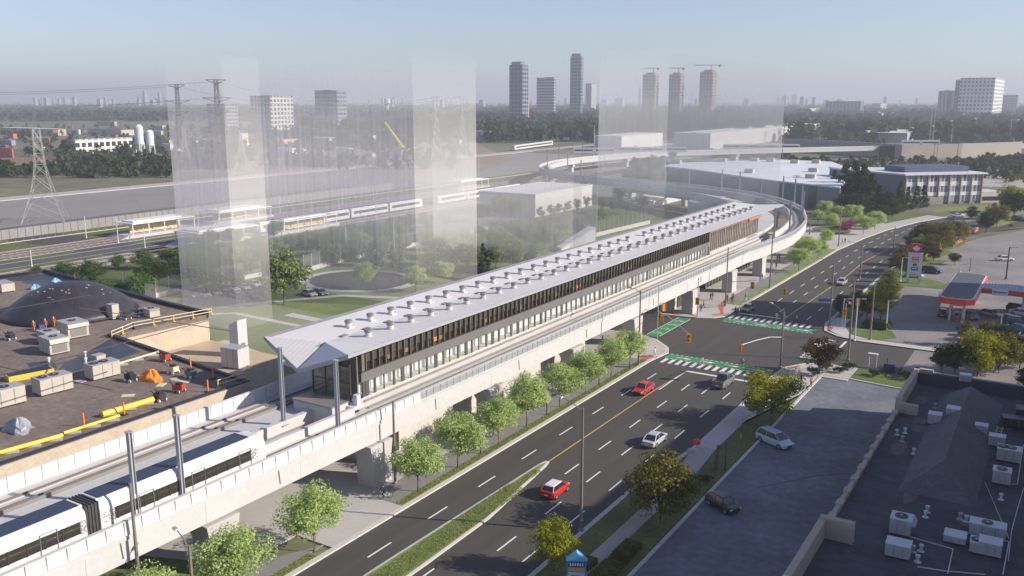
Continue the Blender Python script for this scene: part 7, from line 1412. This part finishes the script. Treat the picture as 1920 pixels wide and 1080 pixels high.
tower(1793,1858,1876,146,228,'large white gridded office tower at the right with a blue shaded front',WOF,WSTEEL); tower(1755,1772,1800,171,226,'lower tan striped office block just left of the white office tower',TOF,crown=(.3,.2,.04)); tower(1785,1812,1815,150,225,'dark blue slab rising behind the tan striped office block',BLU); tower(1877,1905,1908,178,214,'dark broad block right of the white office tower',BLU)
tower(593,634,652,170,246,'slate grey apartment slab inside the milky block with a pale right side',APT,crown=(.35,.3,.02)); tower(472,510,552,180,248,'white framed apartment block left of the slate apartment slab',APW,crown=(.4,.1,.02)); tower(390,425,448,195,240,'wide white framed low slab behind the two dark pylons',APT)
tower(1547,1612,1618,190,218,'dark low block with white speckled glass right of the milky blocks',DCK); tower(1612,1650,1697,212,224,'long low white building beside the speckled block',APW); tower(1633,1650,1661,194,212,'cream stepped building above the long low white one',APW); tower(1500,1515,1534,203,214,'low tan building left of the speckled block',TAN)
# town at the left
INDW = mat('pale_shed_wall',(0.46,0.43,0.39),0.8,0.10,0.1); BRK = gridmat('tan_brick_shed',(0.47,0.37,0.27),(0.30,0.10,0.06),28,30,0.22,1.0); OFFI = gridmat('white_office_grid',(0.60,0.60,0.60),(0.04,0.045,0.055),5.2,5.5,0.66,0.62); BLUW = plain('blue_shed',(0.18,0.30,0.42),0.7); REDW = plain('orange_red_shed',(0.52,0.12,0.06),0.7); RFB = mat('brown_shed_roof',(0.15,0.10,0.085),0.9,0.15,0.1)
for a in ((135,143.5,250,262,290,'white two storey office with black square windows before the silos',OFFI,WSTEEL),(0,100,125,242,255,'long tan brick shed with red brown doors at the far left',BRK,WSTEEL),(0,24,26,278,296,'orange red shed at the left edge',REDW,GREYP),(0,22,30,263,273,'pale blue shed at the left edge',BLUW,GREYP),(165,228,252,243,254,'long shed with a dark gabled roof behind the white office',INDW,RFB),(182,215,220,228,236,'pinkish low building with rooftop chimneys near the wood',mat('pink_wall',(0.45,0.33,0.26),0.8),GREYP),(125,148,152,243,252,'pale striped low shed left of the dark roofed shed',WB,WBT),(290,318,324,263,279,'tan block right of the silos',TAN,RFB),(304,320,326,270,286,'white small block with a dark slot right of the silos',WB,WBT),(100,112,118,286,294,'small peach shed left of the white office',TAN,GREYP),(218,236,240,258,266,'pale square shed behind the white office',INDW,WBT),
          (432,452,466,250,270,'cream small house block inside the milky tower',TAN,RFB),(460,464,468,268,286,'thin white tower block like a silo inside the veil',WB,WBT),(500,520,560,262,276,'long pinkish brick shed inside the veil',BRK,RFB),(565,588,592,250,258,'white framed small building in front of the slate slab',WB,WBT),(582,618,628,258,272,'pale domed shed in the veiled town',INDW,WBT),(520,548,556,278,296,'white cluster shed in the veiled yard',WB,WBT),(558,570,578,280,295,'white round topped shed in the veiled yard',WB,WBT),(630,655,662,278,297,'pale square shed in the veiled yard left of the crane',WB,WBT),(655,700,706,254,270,'long beige shed behind the yellow crane',TAN,WBT),(742,772,778,254,266,'white low shed right of the yellow crane',WB,WBT),(850,884,888,246,262,'white shed at the edge of the milky block',WB,WBT),(888,920,926,246,266,'white shed in clear view left of the slim blue tower',WB,WBT),(736,752,757,282,292,'blue container stack at the foot of the yellow crane',BLUW,GREYP),(978,990,1000,230,238,'white low pavilion at the foot of the slim blue tower',WB,WBT),(1000,1018,1028,226,240,'blue glass low building right of the slim blue tower',BLU,WBT),(1010,1016,1019,241,252,'dark low block before the grey banded tower',BLU,GREYP),
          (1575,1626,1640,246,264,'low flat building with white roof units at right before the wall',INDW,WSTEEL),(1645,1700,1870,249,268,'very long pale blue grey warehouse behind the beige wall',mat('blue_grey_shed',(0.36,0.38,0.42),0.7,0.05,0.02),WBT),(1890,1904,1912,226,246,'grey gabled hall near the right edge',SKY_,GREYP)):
    u0,um,u1,vt,vb,lab,m1,m2 = a; tower(u0,um,u1,vt,vb,lab,m1,m2,'building','industrial_building')
for u, vt, vb, w, lab in ((264,233,290,5,'tall white silo on legs, left of two'),(283,243,288,5,'shorter white silo, right of two')):
    p = G(u,vb); h = HT(p,vt); r = 3.1*1.0; t = T('silo', lab, 'silo', (p.x,p.y,0)); b = MB(); b.lathe((p.x,p.y,h*.35),[(r*.3,-h*.12),(r,0),(r,h*.56),(r*.5,h*.64)],16); b.build('tank', WSTEEL, t)
    for dx, dy in ((-1,-1),(1,-1),(1,1),(-1,1)): b = MB(); b.box(p.x+dx*r*.7-.25,p.x+dx*r*.7+.25,p.y+dy*r*.7-.25,p.y+dy*r*.7+.25,0,h*.4); b.build('leg', WSTEEL, t)
p = G(756,290); t = T('crawler_crane','yellow crawler crane with a raised lattice boom in the veiled yard','crane',(p.x,p.y,0)); b = MB(); b.box(p.x-5,p.x+5,p.y-4,p.y+4,1.5,6); b.build('cab', YPIP, t); q = FAR(720,p.dot(Vector((-math.sin(YAW),math.cos(YAW),0)))); h = HT(q,229); b = MB(); b.tube([(p.x,p.y,5),(q.x,q.y,h)],1.3,5,.8); b.build('boom', YELP, t); b = MB(); b.box(p.x-6,p.x+6,p.y-5,p.y-2.5,0,1.5); b.box(p.x-6,p.x+6,p.y+2.5,p.y+5,0,1.5); b.build('crawler_track', DARK, t)
p = G(793,291); t = T('excavator','lime yellow excavator in the veiled yard right of the crane','excavator',(p.x,p.y,0)); b = MB(); b.box(p.x-3,p.x+3,p.y-2,p.y+2,1,4); b.build('cab', plain('lime',(0.45,0.55,0.10),0.5), t); b = MB(); b.tube([(p.x,p.y,3.5),(p.x+1,p.y,10),(p.x+8,p.y+3,5)],.5,5); b.build('arm', plain('lime_arm',(0.45,0.55,0.10),0.5), t); b = MB(); b.box(p.x-3.3,p.x+3.3,p.y-2.4,p.y+2.4,0,1); b.build('crawler_track', DARK, t)
p = FAR(726,2600); t = T('water_tower','pale round water tower far off in the haze','water tower',(p.x,p.y,0)); h = HT(p,184); b = MB(); b.lathe((p.x,p.y,h*.6),[(6,0),(9,h*.1),(9,h*.35),(3,h*.4)],16); b.build('tank', WSTEEL, t); b = MB(); b.tube([(p.x,p.y,0),(p.x,p.y,h*.62)],4,10); b.build('stem', WSTEEL, t)
# hazy high rises on the horizon
sk = random.Random(21); used_u = []
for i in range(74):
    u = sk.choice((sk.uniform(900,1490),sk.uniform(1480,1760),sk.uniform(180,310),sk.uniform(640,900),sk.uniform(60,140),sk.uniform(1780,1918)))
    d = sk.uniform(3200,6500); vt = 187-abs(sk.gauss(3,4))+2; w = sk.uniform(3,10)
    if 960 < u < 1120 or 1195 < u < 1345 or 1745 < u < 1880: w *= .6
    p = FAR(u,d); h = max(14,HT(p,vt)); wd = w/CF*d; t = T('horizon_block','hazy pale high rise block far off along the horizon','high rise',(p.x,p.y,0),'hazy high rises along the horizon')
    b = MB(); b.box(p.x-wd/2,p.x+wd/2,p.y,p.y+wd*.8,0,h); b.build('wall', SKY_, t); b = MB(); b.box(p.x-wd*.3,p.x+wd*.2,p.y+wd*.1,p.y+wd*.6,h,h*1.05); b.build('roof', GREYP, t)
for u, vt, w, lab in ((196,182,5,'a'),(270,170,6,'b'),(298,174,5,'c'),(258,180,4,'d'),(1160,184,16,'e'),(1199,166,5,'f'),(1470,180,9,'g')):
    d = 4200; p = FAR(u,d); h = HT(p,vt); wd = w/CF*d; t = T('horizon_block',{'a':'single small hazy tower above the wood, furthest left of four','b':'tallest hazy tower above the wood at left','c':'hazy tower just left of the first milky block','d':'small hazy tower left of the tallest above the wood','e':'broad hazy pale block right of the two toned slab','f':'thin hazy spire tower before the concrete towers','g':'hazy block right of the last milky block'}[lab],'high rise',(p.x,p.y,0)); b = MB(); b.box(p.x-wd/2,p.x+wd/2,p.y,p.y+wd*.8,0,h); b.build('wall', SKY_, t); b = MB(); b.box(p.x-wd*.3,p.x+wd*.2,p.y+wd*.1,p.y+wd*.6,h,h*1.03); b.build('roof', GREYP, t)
# utility poles along the right background
for i,(u,vb,vt,lab) in enumerate(((1742,272,202,'tall grey utility pole left of a close pair in the right background'),(1748,272,201,'tall grey utility pole right of a close pair in the right background'),(1783,270,240,'grey utility pole below the tan striped office'),(1893,262,225,'grey utility pole near the right edge'),(1915,262,220,'grey utility pole at the right edge'),(1466,310,232,'dark utility pole at the edge of the milky block'),(1432,300,245,'pale utility pole inside the milky block at right'),(1262,305,225,'dark utility pole before the long warehouse'),(1299,300,240,'pale utility pole before the dark gable'),(1113,315,235,'tall pole before the pale warehouse, left of two'),(1133,318,238,'tall pole before the pale warehouse, right of two'),(1794,300,258,'dark utility pole in front of the beige wall'),(1750,302,265,'pair pole in front of the beige wall, left'),(1756,302,265,'pair pole in front of the beige wall, right'))):
    p = G(u,vb); h = HT(p,vt); t = T('utility_pole', lab, 'utility pole', (p.x,p.y,0)); b = MB(); b.tube([(p.x,p.y,0),(p.x,p.y,h)],.28,6,.2); b.build('post', STEEL if 'grey' in lab or 'pale' in lab else WOODP, t); b = MB()
    for z in (.93,.85): b.box(p.x-1.8,p.x+1.8,p.y-.12,p.y+.12,h*z,h*z+.25)
    b.build('crossarm', WOODP, t)
# ================================================================== WOODS (too many trees to count)
def wood(name, spots, seed, leaf=None):
    r = random.Random(seed); vs = []; fs = []
    for p, h, w in spots:
        n = 26
        for j in range(n):
            a = r.random()*6.28; f = r.random(); q = w*math.sqrt(r.random())*(1-.55*f*f)
            c = Vector((p.x+q*math.cos(a),p.y+q*math.sin(a),h*(.12+.86*f))); nn = Vector((math.cos(a)*.8+r.uniform(-.5,.5),math.sin(a)*.8+r.uniform(-.5,.5),.6+r.uniform(-.3,.5))).normalized(); t = nn.orthogonal().normalized(); t.rotate(Matrix.Rotation(r.random()*6.28,3,nn)); bt = nn.cross(t); s = w*r.uniform(.28,.55); o = len(vs)
            vs += [c-t*s,c+bt*s*.7+nn*s*.2,c+t*s,c-bt*s*.7]; fs.append((o,o+1,o+2,o+3))
    me = bpy.data.meshes.new(name); me.from_pydata([tuple(v) for v in vs],[],fs); me.materials.append(leaf or LEAF_F); o = bpy.data.objects.new(name,me); C.objects.link(o); o['kind'] = 'stuff'; return o
wr3 = random.Random(31)
def band(u0,u1,v0,v1,n,h0,h1,w=3.4): return [(G(wr3.uniform(u0,u1),wr3.uniform(v0,v1)),wr3.uniform(h0,h1),w*wr3.uniform(.7,1.3)) for _ in range(n)]
far = []
for i in range(5200):
    d = 900*(10**(wr3.random()*.75)); u = wr3.uniform(-60,1980); p = FAR(u,d)
    v = P(p.x,p.y,0)[1]
    if u > 560 and u < 1100 and v > 236 and wr3.random() < .6: continue
    if u > 1100 and v > 226 and wr3.random() < .3: continue
    if u < 560 and v > 228: continue
    far.append((p, wr3.uniform(11,19), wr3.uniform(7,12)*(.7+d/3000)))
tag(wood('distant_wood', far, 41),'dark wood stretching to the hazy horizon','wood')
tag(wood('tree_belt', band(0,330,322,334,70,4,7)+band(100,330,305,322,60,5,9)+band(125,250,300,312,20,5,8)+band(215,242,292,300,10,8,11)+band(113,135,285,300,14,9,13)+band(0,120,246,258,24,4,8)+band(330,560,240,262,60,6,12)+band(0,30,322,334,16,6,9), 42),'belt of bushy trees along the yard behind the rails','wood')
tag(wood('tree_belt', band(330,860,300,318,100,4,7)+band(470,700,268,285,60,5,9)+band(640,850,262,280,40,5,8)+band(880,1000,258,268,80,8,13)+band(1000,1100,240,258,60,6,12), 43),'belt of trees veiled by the milky blocks','wood')
tag(wood('tree_belt', band(1465,1920,301,316,200,2.2,4.2,2.4)+band(1330,1480,290,298,60,3,5)+band(1800,1920,318,335,50,3,6,2.6)+band(1560,1920,236,250,120,8,12)+band(1120,1480,232,246,90,8,12)+band(1780,1900,262,272,30,5,8)+band(1840,1920,300,308,30,4,6,2.6)+band(1185,1250,300,340,40,6,9)+band(1590,1660,270,282,14,6,9), 44),'belt of trees in front of and behind the beige wall at right','wood')
tag(wood('tree_belt', band(1500,1720,322,330,40,3,5)+band(1690,1800,318,326,20,3,6),45,LEAF_O),'low yellowing shrubs behind the white roofed hall','wood')
gr = wood('far_shrubs', band(1880,1920,330,345,10,3,5,1.6)+band(1860,1900,395,410,6,3,5,1.2), 46, LEAF_O); tag(gr,'yellow green shrubs around the far right parking lot','wood')
shr = random.Random(77)
SHM = [(INDW,WBT),(WB,WBT),(TAN,RFB),(BRK,RFB),(INDW,GREYP),(REDW,RFB)]
for i in range(54):
    u = shr.choice((shr.uniform(0,330),shr.uniform(330,880))); v = shr.uniform(240,292) if u < 330 else shr.uniform(246,296)
    if 125 < u < 330 and v > 262: continue
    w_ = shr.uniform(8,30); hpx = shr.uniform(4,9); m1, m2 = shr.choice(SHM)
    tower(u-w_, u, u+shr.uniform(2,8), v-hpx, v, 'small plain shed or house among the trees of the low town beyond the rails', m1, m2, 'building', 'shed', group='sheds of the low town')
for i in range(44):
    u = shr.choice((shr.uniform(1120,1540),shr.uniform(1480,1920),shr.uniform(560,930))); v = shr.uniform(203,232)
    if 940 < u < 1120: continue
    w_ = shr.uniform(8,34); hpx = shr.uniform(2.5,7); m1, m2 = shr.choice(SHM[:3]+[(APW,WBT)])
    tower(u-w_, u, u+shr.uniform(2,7), v-hpx, v, 'small pale building showing among the far trees under the skyline', m1, m2, 'building', 'far_building', group='pale buildings among the far trees')
tag(wood('town_trees', band(0,330,238,300,130,4,8,3.0)+band(330,880,242,298,200,4,8,3.0), 47),'scattered trees of the low town beyond the rails','wood')
# grass blades in the near verge and median
def blades(name, polys, n, seed, m):
    r = random.Random(seed); vs = []; fs = []
    for x0,x1,y0,y1,z in polys:
        for k in range(int(n*(x1-x0)*(y1-y0))):
            x = r.uniform(x0,x1); y = r.uniform(y0,y1); a = r.random()*6.28; s = r.uniform(.03,.06); h = r.uniform(.05,.13); o = len(vs); vs += [(x-s*math.cos(a),y-s*math.sin(a),z),(x+s*math.cos(a),y+s*math.sin(a),z),(x+r.uniform(-.05,.05),y+r.uniform(-.05,.05),z+h)]; fs.append((o,o+1,o+2))
    me = bpy.data.meshes.new(name); me.from_pydata(vs,[],fs); me.materials.append(m); o = bpy.data.objects.new(name,me); C.objects.link(o); o['kind'] = 'stuff'; return o
tag(blades('grass',[(-57.25,-56.25,67.6,131,.14),(-57.25,-56.25,44,55,.14),(-49.6,-47.2,50,78,.18),(-49.2,-48.2,78,83,.18)],150,51,leafmat('grass_blade',(0.17,0.21,0.06),(0.25,0.30,0.095),(0.34,0.38,0.15),0.3)),'short green grass in the kerb verge and median','grass')
# ================================================================== AIR, LIGHT, CAMERA
b = MB(); b.box(-14600,14600,-3600,22600,-1.2,172); hz_ = b.build('haze', []); hz_['kind'] = 'stuff'; hz_['label'] = 'thin pale haze over the whole view'
hm = bpy.data.materials.new('haze_air'); hm.use_nodes = True; N = hm.node_tree.nodes; N.remove(N['Principled BSDF']); pv_ = N.new('ShaderNodeVolumePrincipled'); pv_.inputs['Color'].default_value = (0.76,0.81,0.92,1); pv_.inputs['Density'].default_value = HAZE; pv_.inputs['Anisotropy'].default_value = 0.1; hm.node_tree.links.new(pv_.outputs[0], N['Material Output'].inputs['Volume']); hz_.data.materials.append(hm)
SUNV = Vector((0.924,0.38,0)).normalized(); EL = R(27); sd = Vector((SUNV.x*math.cos(EL),SUNV.y*math.cos(EL),math.sin(EL)))
w = bpy.data.worlds.new('World'); bpy.context.scene.world = w; w.use_nodes = True; wt = w.node_tree
sk_ = wt.nodes.new('ShaderNodeTexSky'); sk_.sky_type = 'NISHITA'; sk_.sun_disc = False; sk_.sun_elevation = EL; sk_.sun_rotation = math.atan2(sd.x, sd.y); sk_.air_density = 1.0; sk_.dust_density = 0.5; sk_.ozone_density = 5.0; sk_.altitude = 200
bg = wt.nodes['Background']; bg.inputs['Strength'].default_value = SKYS; hs = wt.nodes.new('ShaderNodeHueSaturation'); hs.inputs['Saturation'].default_value = 0.80; hs.inputs['Hue'].default_value = 0.516; wt.links.new(sk_.outputs[0], hs.inputs['Color']); wt.links.new(hs.outputs[0], bg.inputs[0])
sl = bpy.data.lights.new('sun','SUN'); sl.energy = SUNS; sl.angle = R(0.5); sl.color = (1.0,0.90,0.77); so = bpy.data.objects.new('sun', sl); C.objects.link(so); so.rotation_euler = (-sd).to_track_quat('-Z','Y').to_euler()
cd = bpy.data.cameras.new('camera'); cd.sensor_width = 36; cd.lens = CF/1920*36; cd.clip_end = 40000; cd.clip_start = 0.5; co = bpy.data.objects.new('camera', cd); C.objects.link(co); co.location = (0,0,CH); co.rotation_euler = (R(90)-PT,0,YAW)
sc = bpy.context.scene; sc.camera = co; sc.view_settings.view_transform = 'Standard'; sc.view_settings.look = 'None'; sc.view_settings.exposure = EXPO; sc.view_settings.gamma = 1
sc.render.engine = 'CYCLES'; sc.cycles.max_bounces = 6; sc.cycles.transparent_max_bounces = 24; sc.cycles.volume_bounces = 0
